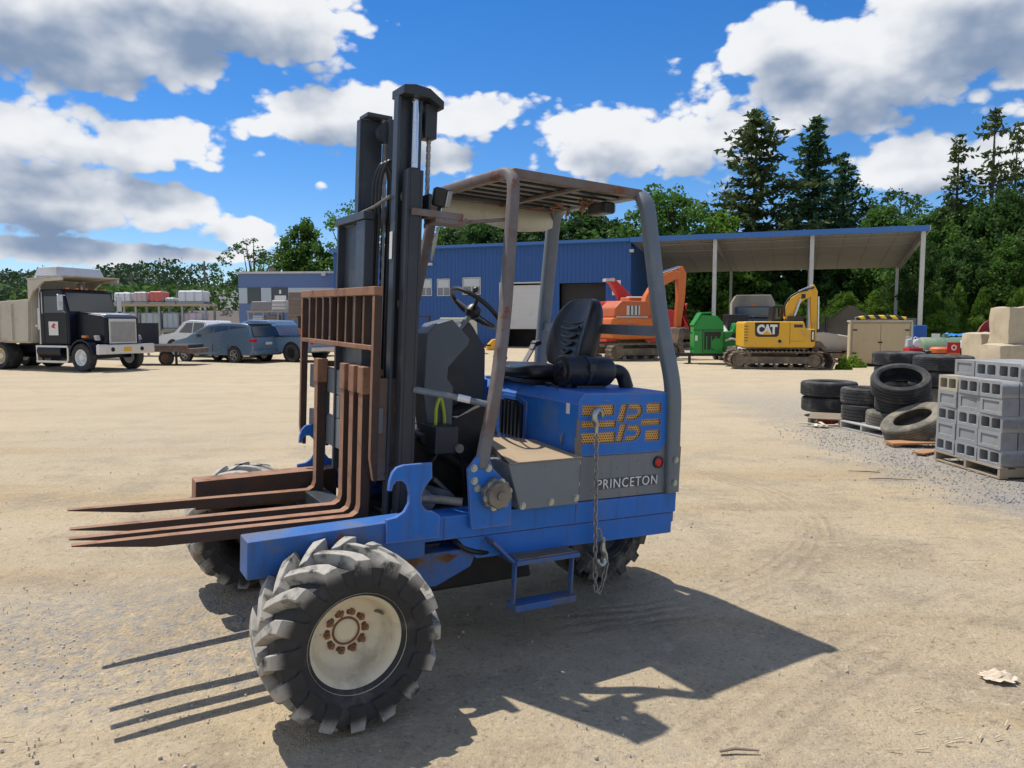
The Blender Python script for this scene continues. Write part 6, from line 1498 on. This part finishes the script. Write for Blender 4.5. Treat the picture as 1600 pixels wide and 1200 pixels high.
obj('body', MB().prism([(-1.6, .6), (-1.6, 2.9), (.2, 3.05), (.9, 2.6), (2.3, 2.4), (2.4, .6)], 1, -.8, .8), 'fire_red', rm, bevel=.06); obj('roof_panel', MB().box(-.7, 1.1, -.85, .3, 2.95, 3.15, tp=(.2, .1)), 'white_steel', rm, bevel=.05)
obj('chute', MB().prism([(-.7, 2.9), (-1.35, 3.9), (-1.55, 3.95), (-1.15, 4.15), (-.1, 3.15)], 1, -.55, .0), 'fire_red', rm, bevel=.03); obj('chute_lip', MB().box(-1.6, -1.1, -.57, .02, 3.95, 4.1), 'white_steel', rm)
obj('feed_arm', arm(MB(), [(2.2, 1.6, .2), (2.75, 2.5, .22), (3.05, 2.75, .3), (2.95, 2.2, .18), (3.2, 1.5, .2), (3.05, .9, .3)], .3), 'fire_red', rm, bevel=.03)
for x in (-.9, 1.5):
    for s in (1, -1): add_wheel(truckw, rm, x, .85 * s, .4, s)
obj('chassis', MB().box(-1.6, 3.4, -.5, .5, .42, .6), 'tarp_dark', rm)

g_ = gp(1103, 568); gc = thing('green_chipper', 'green wood chipper trailer with slanted hopper lid beside a shed post', 'machine', (g_.x, g_.y, 0), R_(-6))
obj('hopper', MB().prism([(-.62, .45), (-.62, 1.62), (-.30, 2.12), (.35, 2.05), (.62, 1.75), (.62, .45)], 1, -.6, .6), 'farm_green', gc, bevel=.04)
obj('hopper_lid', MB().prism([(-.66, 1.66), (-.33, 2.20), (.15, 2.22), (.15, 2.16), (-.30, 2.135), (-.60, 1.63)], 1, -.66, .66), 'farm_green', gc, bevel=.01)
obj('radiator', MB().box(-.18, .50, -.625, -.602, .62, 1.38), 'cat_black', gc)
for k in range(4): obj('guard_bar', MB().box(-.10 + k * .19, -.06 + k * .19, -.645, -.626, .5, 1.20), 'farm_green', gc)
obj('engine_cover', MB().prism([(.63, .55), (.63, 1.35), (1.0, 1.42), (1.15, 1.75), (1.38, 1.75), (1.45, .55)], 1, -.45, .5), 'farm_green', gc, bevel=.04)
obj('engine_pipe', MB().tube(smooth_path([(.7, -.5, 1.0), (1.0, -.52, 1.1), (1.3, -.5, .95), (1.35, -.5, 1.25)], 3, .1), .05, 8), 'white_steel', gc)
obj('hopper_seam', MB().box(-.64, .64, -.612, -.601, 1.44, 1.47).box(-.26, -.23, -.612, -.601, .5, 1.44), 'cat_black', gc)
obj('warning_label', MB().box(-.56, -.46, -.606, -.6005, 1.0, 1.22), 'sticker_white', gc); obj('exhaust_pipe', MB().cyl((.95, .1, 1.4), (.95, .1, 2.0), .05, 12).cyl((.95, .1, 1.55), (.95, .1, 1.85), .09, 14), 'tarp_dark', gc)
obj('control_bar', MB().tube(smooth_path([(-.7, -.66, 1.3), (-.95, -.66, 1.5), (-.95, .66, 1.5), (-.7, .66, 1.3)], 3, .08), .025, 8), 'cat_black', gc)
obj('belt_guard', MB().cyl((.35, -.68, .85), (.35, -.646, .85), .26, 20), 'farm_green', gc)
obj('fan_grille', MB().cyl((1.15, -.47, 1.15), (1.15, -.452, 1.15), .2, 20), 'cat_black', gc)
obj('battery_box', MB().box(.78, 1.12, -.75, -.46, .42, .78), 'dump_tan', gc, bevel=.02); obj('fuel_drum', MB().cyl((1.18, -.6, .55), (1.5, -.6, .55), .2, 16), 'white_steel', gc)
obj('chassis', MB().box(-1.1, 1.6, -.4, .4, .34, .46).bar((-1.1, 0, .4), (-1.7, 0, .42), .1, .1), 'cat_black', gc); obj('stand', MB().cyl((-.75, -.35, 0), (-.75, -.35, .4), .06, 10).box(-.9, -.6, -.5, -.2, 0, .04), 'cat_black', gc)
for s in (1, -1): add_wheel(carw, gc, 1.15, .55 * s, .34, s)

mat('beige_dull', (.32, .29, .22), .7, var=.12, vscale=1.5, dirt=(.2, .17, .12), dirtamt=.3, dscale=1)
bt = thing('dump_truck', 'parked black cab dump truck with domed beige body under the shed', 'truck', (at(1178, 540, 42).x, 42, 0), R_(-104))
kit = wheel_kit(.5, .3, .28, 'wheel_grey')
obj('cab', MB().prism([(-1.2, 1.0), (-1.2, 2.65), (.0, 2.68), (.35, 2.0), (1.3, 1.9), (1.4, 1.0)], 1, -1.05, 1.05), 'truck_black', bt, bevel=.06); obj('windscreen', MB().add([(.02, -.9, 2.6), (.33, -.95, 2.06), (.33, .95, 2.06), (.02, .9, 2.6)], [(0, 1, 2, 3)]), 'car_glass', bt).location = (.03, 0, .01)
obj('grille', MB().box(1.40, 1.44, -.6, .6, 1.05, 1.85), 'bright_metal', bt); obj('bumper', MB().box(1.45, 1.6, -1.2, 1.2, .6, .95), 'bright_metal', bt, bevel=.03)
obj('dump_body', MB().prism([(-1.15, 1.3), (1.15, 1.3), (1.18, 2.9), (.95, 3.35), (-.95, 3.35), (-1.18, 2.9)], 0, -4.6, -1.3), 'beige_dull', bt, bevel=.04); obj('roof_lamp', MB().box(-.6, -.4, -.12, .12, 2.70, 2.82), 'amber', bt)
for x in (.7, -3.6, -4.7):
    for s in (1, -1): add_wheel(kit, bt, x, .95 * s, .5, s)
mat('skid_white', (.55, .56, .56), .4); ll = thing('compact_loader', 'white and black compact loader squeezed between chipper and yellow excavator', 'loader', (at(1150, 560, 36).x, 36, 0), R_(-90))
obj('body', MB().prism([(-1.0, .4), (-1.1, 1.5), (-.4, 1.65), (.6, 1.25), (.8, .4)], 1, -.7, .7), 'skid_white', ll, bevel=.06); obj('cab_cage', MB().box(-.7, .2, -.5, .5, 1.4, 2.15), 'cat_black', ll, bevel=.04); obj('bucket', MB().prism([(.9, .1), (1.6, .1), (1.1, .25), (1.0, .7), (.9, .7)], 1, -.8, .8), 'cat_black', ll)
for x in (-.6, .4):
    for s in (1, -1): add_wheel(carw, ll, x, .8 * s, .34, s)

# ------------------------------------------------------------------ tan store box and its neighbours
mat('box_tan', (.58, .45, .27), .6, var=.05, dirt=(.32, .25, .16), dirtamt=.2, dscale=1.2); mat('drum_blue', (.02, .13, .45), .4); mat('tank_green', (.16, .24, .14), .5, var=.15, vscale=1, dirt=(.30, .28, .2), dirtamt=.3, dscale=1); mat('jug_red', (.50, .03, .03), .4)
a, c_ = gp(1328, 572), gp(1410, 573)
sb_ = thing('storage_box', 'tan steel storage box with double doors and a striped hose on top', 'container', (a.x, a.y, 0), R_(-20))
BW = 2.18; BH = at(1370, 503, a.y).z
obj('shell', MB().box(0, BW, .05, 1.9, .10, BH), 'box_tan', sb_, bevel=.015); obj('roof_rim', MB().box(-.04, BW + .04, -.02, 1.94, BH, BH + .07), 'dump_tan', sb_)
for s in (0, 1):
    dx0, dx1 = (.06, BW / 2 - .008) if s == 0 else (BW / 2 + .008, BW - .06)
    d_ = obj('door', MB().box(dx0, dx1, 0, .048, .14, BH - .08), 'box_tan', sb_, bevel=.008)
    for z in (.5, BH - .35): obj('hinge', MB().box(dx0 if s == 0 else dx1 - .16, dx0 + .16 if s == 0 else dx1, -.02, -.001, z, z + .05), 'grease_black', d_)
    for k in range(1, 5): obj('door_rib', MB().box(dx0 + k * (dx1 - dx0) / 5 - .008, dx0 + k * (dx1 - dx0) / 5 + .008, -.006, -.0005, .18, BH - .12), 'box_tan', d_)
obj('latch', MB().box(BW / 2 - .09, BW / 2 + .07, -.04, -.007, .95, 1.0), 'grease_black', sb_); obj('side_post', MB().box(-.05, .0, 0, .08, 0, BH), 'cream_plastic', sb_); obj('side_post', MB().box(BW, BW + .05, 0, .08, 0, BH), 'cream_plastic', sb_); obj('skid', MB().box(0, BW, .2, .3, 0, .10).box(0, BW, 1.5, 1.6, 0, .10), 'tarp_dark', sb_)
m, n, b = new_mat('hazard_stripe'); v = ocoord(n); s_ = n.nodes.new('ShaderNodeSeparateXYZ'); n.links.new(v, s_.inputs[0])
n.links.new(mixc(n, (Ex(n, s_.outputs[0]) * 16.0 + Ex(n, s_.outputs[2]) * 14.0).sin().smooth(-.2, .2), (.02, .02, .02), (.75, .50, .03)), b.inputs['Base Color'])
hz = thing('striped_barrier', 'yellow and black striped hose barrier lying on the tan box roof', 'barrier', (a.x, a.y, BH + .07), R_(-20))
for k in range(2): obj('hose', MB().tube(smooth_path([(.15 + .2 * k, .25 + .2 * k, .06), (.5, .15 + .2 * k, .12), (1.0, .3 + .15 * k, .14), (1.5, .2 + .2 * k, .12), (2.0, .3 + .2 * k, .06)], 4, .2), .075, 12), 'hazard_stripe', hz)
def drum(px, py, r, h, m_, lab, name='drum', cat='drum', lidm=None):
    g_ = gp(px, py); t = thing(name, lab, cat, (g_.x, g_.y, 0), 0, 'drums and jugs by the tan box')
    obj('shell', MB().lathe([(.0005, 0), (r, 0), (r, h * .32), (r * 1.03, h * .335), (r, h * .35), (r, h * .65), (r * 1.03, h * .665), (r, h * .68), (r, h), (r * .9, h), (r * .9, h - .02), (.0005, h - .02)], 'z', seg=24), m_, t)
    obj('bung', MB().cyl((r * .5, 0, h - .02), (r * .5, 0, h + .02), .05, 10), lidm or 'white_paint', t)
cb_ = thing('blue_cabinet', 'tall bright blue cabinet standing against the tan storage box', 'cabinet', (gp(1413, 570).x + .30, gp(1413, 570).y, 0), R_(-20))
obj('cabinet_body', MB().box(.04, .52, 0, .5, 0, at(1420, 508, 31).z), 'drum_blue', cb_, bevel=.03); obj('cabinet_door', MB().box(.07, .49, -.02, -.001, .08, 1.5), 'drum_blue', cb_); obj('handle', MB().box(.42, .45, -.04, -.021, .8, .95), 'grease_black', cb_)
def jug(px, py, d_, m_, cap, lab, w=.22, h=.42):
    p = at(px, py, d_); t = thing('plastic_jug', lab, 'jug', (p.x, d_, p.z), 0, 'drums and jugs by the tan box')
    obj('bottle', MB().box(-w / 2, w / 2, -w / 2, w / 2, 0, h, tp=(.02, .02)), m_, t, bevel=.05, seg=3); obj('cap', MB().cyl((w * .25, 0, h), (w * .25, 0, h + .06), .04, 10), cap, t); obj('handle', MB().tube(smooth_path([(-w * .4, 0, h - .02), (-w * .3, 0, h + .09), (w * .1, 0, h + .07), (w * .15, 0, h)], 3, .04), .015, 8), m_, t)
D_ = 26.0
cr_ = thing('red_crate', 'red crate holding two pale jugs beside the blue cabinet', 'crate', (at(1426, 560, D_).x, D_, 0), 0); zc = at(1426, 543, D_).z
obj('crate_wall', MB().box(-.25, .25, -.2, .2, zc - .30, zc - .01), 'jug_red', cr_, bevel=.02); obj('crate_stand', MB().box(-.25, .25, -.2, .2, 0, zc - .31), 'tarp_dark', cr_)
jug(1420, 543, D_, 'tote_clear', 'white_paint', 'greenish jug in the red crate', .22, .30); jug(1431, 543, D_, 'white_paint', 'white_paint', 'white jug in the red crate', .2, .28)
tk = thing('green_tank', 'long horizontal green tank lying behind the tyre stacks', 'tank', (at(1485, 545, 28).x, 28, 0), R_(-4)); TR = .55
zt = at(1485, 527, 28).z
obj('barrel', MB().lathe([(.0005, -1.25), (TR * .6, -1.24), (TR * .92, -1.16), (TR, -1.05), (TR, 1.05), (TR * .92, 1.16), (TR * .6, 1.24), (.0005, 1.25)], 'x', c=(0, 0, zt - TR), seg=28), 'tank_green', tk)
for x in (-.8, .8): obj('cradle', MB().prism([(-.5, 0), (.5, 0), (.4, zt - TR * 1.6), (-.4, zt - TR * 1.6)], 0, x - .08, x + .08), 'tarp_dark', tk)
for x in (-.4, .35): obj('band', MB().lathe([(TR + .002, x), (TR + .012, x), (TR + .012, x + .06), (TR + .002, x + .06)], 'x', c=(0, 0, zt - TR), seg=28), 'wheel_grey', tk)
obj('filler', MB().cyl((-.2, 0, zt), (-.2, 0, zt + .12), .1, 12), 'tank_green', tk)
for (px, py, r, h, m_, lab) in ((1467, 584, .29, .88, 'cat_black', 'black drum with an orange cover in front of the green tank'), (1507, 584, .27, .86, 'cat_black', 'black drum with a blue capped jug on it'), (1440, 585, .28, .8, 'cat_black', 'plain black drum nearest the red crate')): drum(px, py, r, h, m_, lab)
mat('cover_orange', (.68, .16, .05), .6)
g_ = gp(1467, 584); tag(obj('orange_cover', MB().lathe([(.0005, .93), (.26, .92), (.32, .86), (.33, .72), (.31, .72), (.30, .85), (.0005, .90)], 'z', seg=20), 'cover_orange', loc=(g_.x, g_.y, 0)), 'orange cover draped over a black drum', 'cover')
g_ = gp(1507, 584); jug(1507, 545, g_.y, 'white_paint', 'drum_blue', 'white jug with a blue cap on the black drum', .26, .30)
rd = gp(1488, 585); rs = thing('red_sign', 'red placard with a white mark on a post between the drums', 'sign', (rd.x, rd.y, 0), 0); z1_, z0_ = at(1488, 535, rd.y).z, at(1488, 551, rd.y).z
obj('placard', MB().box(-.22, .22, -.02, 0, z0_, z1_), 'jug_red', rs); obj('placard_mark', MB().lathe([(.05, -.026), (.10, -.026), (.10, -.021), (.05, -.021)], 'y', c=(0, 0, (z0_ + z1_) / 2), seg=16), 'sticker_white', rs); obj('amber_strip', MB().box(-.22, .22, -.021, -.001, z0_ - .12, z0_ - .01), 'amber', rs); obj('post', MB().box(-.03, .03, .001, .05, 0, z1_), 'wheel_grey', rs)
mat('tarp_blue', (.02, .22, .60), .5); mb = MB(); k = 12
for j in range(5):
    for i in range(k): mb.v.append((i * .1, j * .16, .05 + .12 * abs(mnoise.noise(Vector((i * .5, j * .6, 4)))) + .1 * math.sin(PI * j / 4)))
for j in range(4):
    for i in range(k - 1): mb.f.append((j * k + i, j * k + i + 1, (j + 1) * k + i + 1, (j + 1) * k + i)); mb.mi.append(0)
pt = gp(1480, 560); bb = thing('wood_crate', 'low weathered crate under a rumpled blue tarp behind the green tank', 'crate', (at(1482, 520, 30.5).x, 30.5, 0), 0)
obj('crate_body', MB().box(0, 1.15, 0, .65, 0, at(1482, 527, 30.5).z), 'pole_wood', bb, bevel=.02); t = obj('tarp', mb, 'tarp_blue', bb, loc=(.02, .0, at(1482, 527, 30.5).z - .02))
tg = gp(1461, 566); t = thing('notice_board', 'small white notice on a thin stake behind the green tank', 'sign', (at(1462, 524, 30).x, 30, 0), 0); z_ = at(1462, 524, 30).z; obj('board', MB().box(-.16, .16, -.02, 0, z_ - .07, z_ + .07), 'sticker_white', t); obj('stake', MB().box(-.015, .015, .001, .03, 0, z_ + .05), 'wheel_grey', t)

# sandstone coloured concrete blocks at the edge
mat('block_concrete', (.50, .42, .29), .95, var=.12, vscale=2, dirt=(.38, .31, .21), dirtamt=.35, dscale=2.5, bumpamt=.5, bscale=14)
def rough_block(px0, px1, py1, py0, d_, dep, lab, rz=0, z0=None):
    a, c_ = at(px0, py1, d_), at(px1, py0, d_); w = c_.x - a.x; zb = max(0, a.z) if z0 is None else z0; h = c_.z - zb
    mb = MB(); nx, ny, nz = 8, 5, 6
    bm = bmesh.new(); bmesh.ops.create_cube(bm, size=1.0); bmesh.ops.subdivide_edges(bm, edges=bm.edges, cuts=6, use_grid_fill=True)
    for v_ in bm.verts:
        q = v_.co.copy(); v_.co = Vector(((q.x + .5) * w, (q.y + .5) * dep, (q.z + .5) * h))
        nn = mnoise.noise_vector(v_.co * 2.3 + Vector((px0, 0, 0))) * .045 + mnoise.noise_vector(v_.co * 6 + Vector((px0, 3, 0))) * .018
        if q.z > -.49: v_.co += nn
        e = sum(1 for t_ in (q.x, q.y, q.z) if abs(t_) > .49)
        if e >= 2 and q.z > -.49: v_.co += (Vector((w / 2, dep / 2, h / 2)) - v_.co) * .05
    me = bpy.data.meshes.new('concrete_block'); bm.to_mesh(me); bm.free(); me.polygons.foreach_set('use_smooth', [True] * len(me.polygons)); me.set_sharp_from_angle(angle=R_(40))
    o = obj('concrete_block', me, 'block_concrete', loc=(a.x, d_, zb), rot=(0, 0, rz)); tag(o, lab, 'block', 'large concrete blocks'); return h + zb
h1 = rough_block(1531, 1573, 575, 520, 22, 1.0, 'rough tan concrete block with a pitted corner behind the tyres', 0, 0)
h2 = rough_block(1561, 1625, 580, 538, 20.5, 1.0, 'tan concrete block carrying another block, behind the grey cinder blocks', 0, 0)
rough_block(1575, 1635, 538, 479, 20.7, .9, 'upper tan concrete block set on top of another one', 0, h2 + .01)
# red cable reel hoop behind the blocks
mat('reel_red', (.30, .04, .035), .6); q = at(1560, 520, 24); t = thing('cable_reel', 'dark red cable reel half hidden behind the tan blocks', 'reel', (q.x, 24, 0), .5)
for s in (-.2, .2): obj('flange', MB().lathe([(.25, s), (.92, s), (.92, s + .03), (.25, s + .03)], 'y', c=(0, 0, .94), seg=30), 'reel_red', t)
obj('core', MB().cyl((0, -.2, .94), (0, .2, .94), .3, 20), 'tarp_dark', t)
# ------------------------------------------------------------------ tyres, pallets and cinder blocks
random.seed(17)
mat('pallet_wood', (.36, .29, .20), .85, var=.2, vscale=3, dirt=(.22, .18, .13), dirtamt=.3, dscale=3); mat('pallet_grey', (.42, .41, .38), .85, var=.15, vscale=3)
mat('tyre_old', (.030, .030, .031), .8, var=.25, vscale=3, dirt=(.20, .185, .16), dirtamt=.36, dscale=4, bumpamt=.2, bscale=40, objvar=.4)
mat('tyre_mud', (.11, .10, .08), .9, var=.25, vscale=3, dirt=(.30, .26, .19), dirtamt=.55, dscale=3)
mat('cinder', (.31, .315, .32), .92, var=.10, vscale=3, dirt=(.24, .24, .235), dirtamt=.35, dscale=6, bumpamt=.35, bscale=90, objvar=.35, wear=(.46, .46, .45), wr=.008)
mat('cinder_tan', (.40, .36, .28), .92, var=.10, vscale=3, bumpamt=.35, bscale=90)
mat('board_orange', (.42, .21, .09), .75, var=.2, vscale=2); mat('red_block', (.32, .05, .04), .7, var=.2, vscale=8)
def old_tyre_mesh(R, w, rr, ribs):
    prof = [(rr, -w * .40), (rr + .015, -w * .47), (R * .80, -w * .53), (R * .95, -w * .47), (R - .008, -w * .40)]
    for k in range(ribs):
        a = -w * .38 + k * w * .76 / ribs; b_ = a + w * .76 / ribs * .72; prof += [(R, a), (R, b_), (R - .010, b_ + .002), (R - .010, a + w * .76 / ribs - .002)]
    prof += [(R - .008, w * .40), (R * .95, w * .47), (R * .80, w * .53), (rr + .015, w * .47), (rr, w * .40), (rr + .02, w * .36), (R - .03, w * .33), (R - .025, 0), (R - .03, -w * .33), (rr + .02, -w * .36)]
    return MB().lathe(prof, 'z', seg=44).mesh('tyre', 28)
TM = [old_tyre_mesh(.50, .27, .29, 5), old_tyre_mesh(.42, .27, .295, 4), old_tyre_mesh(.46, .24, .27, 4)]
def old_tyre(px, depth, z, kind, mt, lab, tilt=(0, 0), sc=1.0):
    p = at(px, 600, depth); me = TM[kind].copy(); o = obj('tyre', me, mt, loc=(p.x, depth, z), rot=(tilt[0], tilt[1], random.random() * 6))
    if tilt != (0, 0): o.rotation_mode = 'XYZ'; o.rotation_euler = (tilt[0], tilt[1], 0)
    o.scale = (sc, sc, sc); return tag(o, lab, 'tyre', 'old tyres')
def tyre_stack(px, depth, kinds, mats, labs, z0=.0):
    z = z0
    for k, m_, l in zip(kinds, mats, labs):
        w = (.27, .25, .24)[k] * 1.06; old_tyre(px + random.uniform(-4, 4), depth + random.uniform(-.03, .03), z + w / 2, k, m_, l); z += w + .004
    return z
# pallet under the tyres
def pallet(p, rz, L, W, lab, mt, name='pallet', boards=6, group='pallets'):
    t = thing(name, lab, 'pallet', p, rz, group)
    for k in range(boards): obj('deck_board', MB().box(0, L, k * (W - .1) / (boards - 1), k * (W - .1) / (boards - 1) + .1, .106, .126), mt, t, bevel=.002)
    for x in (0, L / 2 - .02, L - .04): obj('stringer', MB().box(x, x + .04, .002, W - .002, .018, .1055), mt, t, bevel=.002)
    for k in range(3): obj('base_board', MB().box(0, L, k * (W - .1) / 2, k * (W - .1) / 2 + .1, 0, .0175), mt, t)
    return t
a, c_ = gp(1312, 668), gp(1385, 685)
pallet(a, math.atan2(c_.y - a.y, c_.x - a.x), 1.15, 1.0, 'weathered pale pallet under the pair of small tyres', 'pallet_grey')
d1 = 13.6
tyre_stack(1297, 14.1, (0, 0), ('tyre_old', 'tyre_old'), ('lower tyre of the low pair at the gravel edge', 'upper tyre of the low pair at the gravel edge'), .09)
pallet(gp(1262, 664), R_(-25), 1.0, .9, 'dark old pallet under the low pair of tyres', 'pallet_wood')
tyre_stack(1357, 12.6, (1, 1), ('tyre_old', 'tyre_old'), ('lower of two small tyres on the pale pallet', 'upper of two small tyres on the pale pallet, its hole showing'), .128)
old_tyre(1407, 11.75, .80, 1, 'tyre_old', 'tyre tipped up on the heap with its dark hole facing the yard', (R_(24), R_(-14)), 1.02)
old_tyre(1412, 11.95, .50, 1, 'tyre_old', 'tyre beneath the tipped up one on the heap', (R_(8), R_(-4)), .98)
old_tyre(1404, 12.0, .22, 2, 'tyre_mud', 'muddy tyre at the bottom of the heap', (R_(4), 0))
old_tyre(1432, 11.05, .27, 0, 'tyre_mud', 'muddy tan tyre leaning at an angle against the heap', (R_(5), R_(-27)), .92)
tyre_stack(1405, 15.4, (0, 0, 0, 0), ('tyre_old', 'tyre_old', 'tyre_mud', 'tyre_old'), ('bottom tyre of the tall stack nearest the tan storage box', 'second tyre up in the tall stack nearest the tan storage box', 'dusty third tyre up in the tall stack nearest the tan storage box', 'top tyre of the tall stack nearest the tan storage box'), .01)
tyre_stack(1469, 13.9, (0, 0, 0, 0), ('tyre_old', 'tyre_mud', 'tyre_old', 'tyre_old'), ('bottom tyre of the tall stack behind the cinder blocks', 'dusty second tyre up in the stack behind the cinder blocks', 'third tyre up in the stack behind the cinder blocks', 'deep treaded top tyre of the stack behind the cinder blocks'), .0)
# boards and rubble
p = gp(1395, 699); t = tag(obj('orange_board', MB().box(0, .72, 0, .28, .03, .055).box(.02, .1, .02, .26, 0, .0295), 'board_orange', loc=p, rot=(0, R_(-2), R_(-4))), 'flat orange brown board lying on the gravel by the heap', 'board')
p = gp(1444, 712); tag(obj('orange_board', MB().box(0, .40, 0, .16, .012, .03), 'board_orange', loc=p, rot=(0, 0, R_(35))), 'short orange brown board poking out beside the cinder block pallet', 'board')
for px, py, rz, lab in ((1290, 662, .2, 'red brick lying by the dark pallet'), (1312, 663, -.3, 'red brick lying between the two tyre pallets'), (1300, 660, .8, 'red brick turned askew between the tyre pallets')):
    tag(obj('red_brick', MB().box(-.13, .13, -.06, .06, 0, .085), 'red_block', loc=gp(px, py), rot=(0, 0, rz), bevel=.006), lab, 'brick', 'loose red bricks')
p = gp(1284, 668); mb = MB()
for k in range(9): mb.bar((random.gauss(0, .12), random.gauss(0, .06), .03), (random.gauss(0, .2), random.gauss(0, .1), .03 + .05 * random.random()), .05, .012)
stuff(obj('wood_scraps', mb, 'cream_plastic', loc=p))
# cinder blocks: cores run through the short way, so the face with two holes looks out
def cinder_mesh():
    L, H, D = .39, .19, .19; outer = [(0, 0), (L, 0), (L, H), (0, H)]
    holes = [rounded(.035, .178, .035, .155, .02, 3), rounded(.212, .355, .035, .155, .02, 3)]
    me = plate2d('cinder_block', outer, holes, D); me.transform(Matrix.Translation((0, D / 2, 0))); return me
CB = cinder_mesh()
def cinder_flat_mesh():                                  # lying with its long side out: flanged ends and a raised panel
    mb = MB(); L, H, D = .39, .19, .19
    mb.box(0, L, .012, D, 0, H); mb.box(0, .05, 0, .012, 0, H); mb.box(L - .05, L, 0, .012, 0, H); mb.box(.05, L - .05, 0, .012, H - .035, H); mb.box(.05, L - .05, 0, .012, 0, .035)
    return mb.mesh('cinder_block', 30)
CF = cinder_flat_mesh()
CB.materials.append(MATS['cinder']); CF.materials.append(MATS['cinder'])
CBT = CB.copy(); CBT.materials.clear(); CBT.materials.append(MATS['cinder_tan'])
fl_, nr_ = gp(1461, 718), gp(1547, 744)                   # the stack's yard face runs from far to near
ax = (nr_ - fl_); ax.z = 0; LEN = 1.22; ax.normalize(); inn = Vector((-ax.y, ax.x, 0))      # into the stack: to the right
if inn.x < 0: inn = -inn
def stack(o0, axv, inv, cols, rows, deep, top, group, where):
    rz = math.atan2(axv.y, axv.x)
    t = pallet(o0 + axv * -.01 - inv * .01, rz, cols * .405 + .02, deep * .2 + .05, 'pale timber pallet under ' + where, 'pallet_wood')
    if Vector((-math.sin(rz), math.cos(rz), 0)).dot(inv) < 0: t.scale = (1, -1, 1)
    for r in range(rows + (1 if top else 0)):
        for c in range(cols):
            for d_ in range(deep):
                edge = (d_ == 0) or (c == cols - 1) or r >= rows - 1 or (c == 0 and r >= rows - 1)
                if not edge: continue
                if r == rows and not top(c, d_): continue
                kind = CB if r % 2 == 0 else CF
                if r == rows: kind = CF if c == 0 else CB
                o = bpy.data.objects.new('cinder_block', CBT if (r == rows - 1 and c == 0 and d_ == 0 and cols == 3) else kind); COL.objects.link(o)
                w_ = o0 + axv * (c * .405 + random.uniform(-.006, .006)) + inv * (d_ * .20 + random.uniform(-.006, .006)) + Vector((0, 0, .128 + r * .1935))
                o.location = w_
                o.rotation_euler = (0, 0, rz + random.uniform(-.03, .03))
                if Vector((-math.sin(rz), math.cos(rz), 0)).dot(inv) < 0: o.scale = (1, -1, 1)
                lv = ('lowest', 'second', 'third', 'fourth', 'fifth', 'loose top')[r]
                pos = (('tyre end', 'middle', 'open end') if cols == 3 else ('inner', 'outer'))[c] + (' of front row' if d_ == 0 else ' of rows behind')
                face = 'hollow' if kind is CB else 'ribbed'
                tag(o, f'{face} side out cinder block, {lv} course, {pos}, {where}', 'cinder block', 'cinder blocks in ' + where)
                if o.data is CBT: o['label'] = 'tan tinted cinder block at the upper corner of ' + where
stack(fl_, ax, inn, 3, 5, 5, lambda c, d_: d_ >= 1 and not (c == 1 and d_ > 3), 'a', 'stack beside tyres')
o2 = nr_ + ax * .10 + inn * .34
stack(o2, ax, inn, 2, 5, 3, None, 'b', 'stack past the tall one')
# weeds along the box and the shed
leaf_mat('weed_green', (.14, .27, .02), (.32, .48, .06)); 
for px, py, r, lab in ((1333, 574, .5, 'bright green weed clump at the corner of the tan box'), (1318, 577, .3, 'small bright weed clump by the excavator blade')):
    g_ = gp(px, py); mb = MB()
    for k in range(900):
        a = random.random() * 6.3; rr_ = r * random.random() ** .6; z = random.random() * .5 * (1.2 - rr_ / r)
        leaf(mb, Vector((rr_ * math.cos(a), rr_ * .7 * math.sin(a), z)), random.uniform(.04, .085))
    tag(obj('weed_clump', raw_mesh(mb, 'weed_clump', 'weed_green'), None, loc=(g_.x, g_.y, 0)), lab, 'plant', 'weeds')
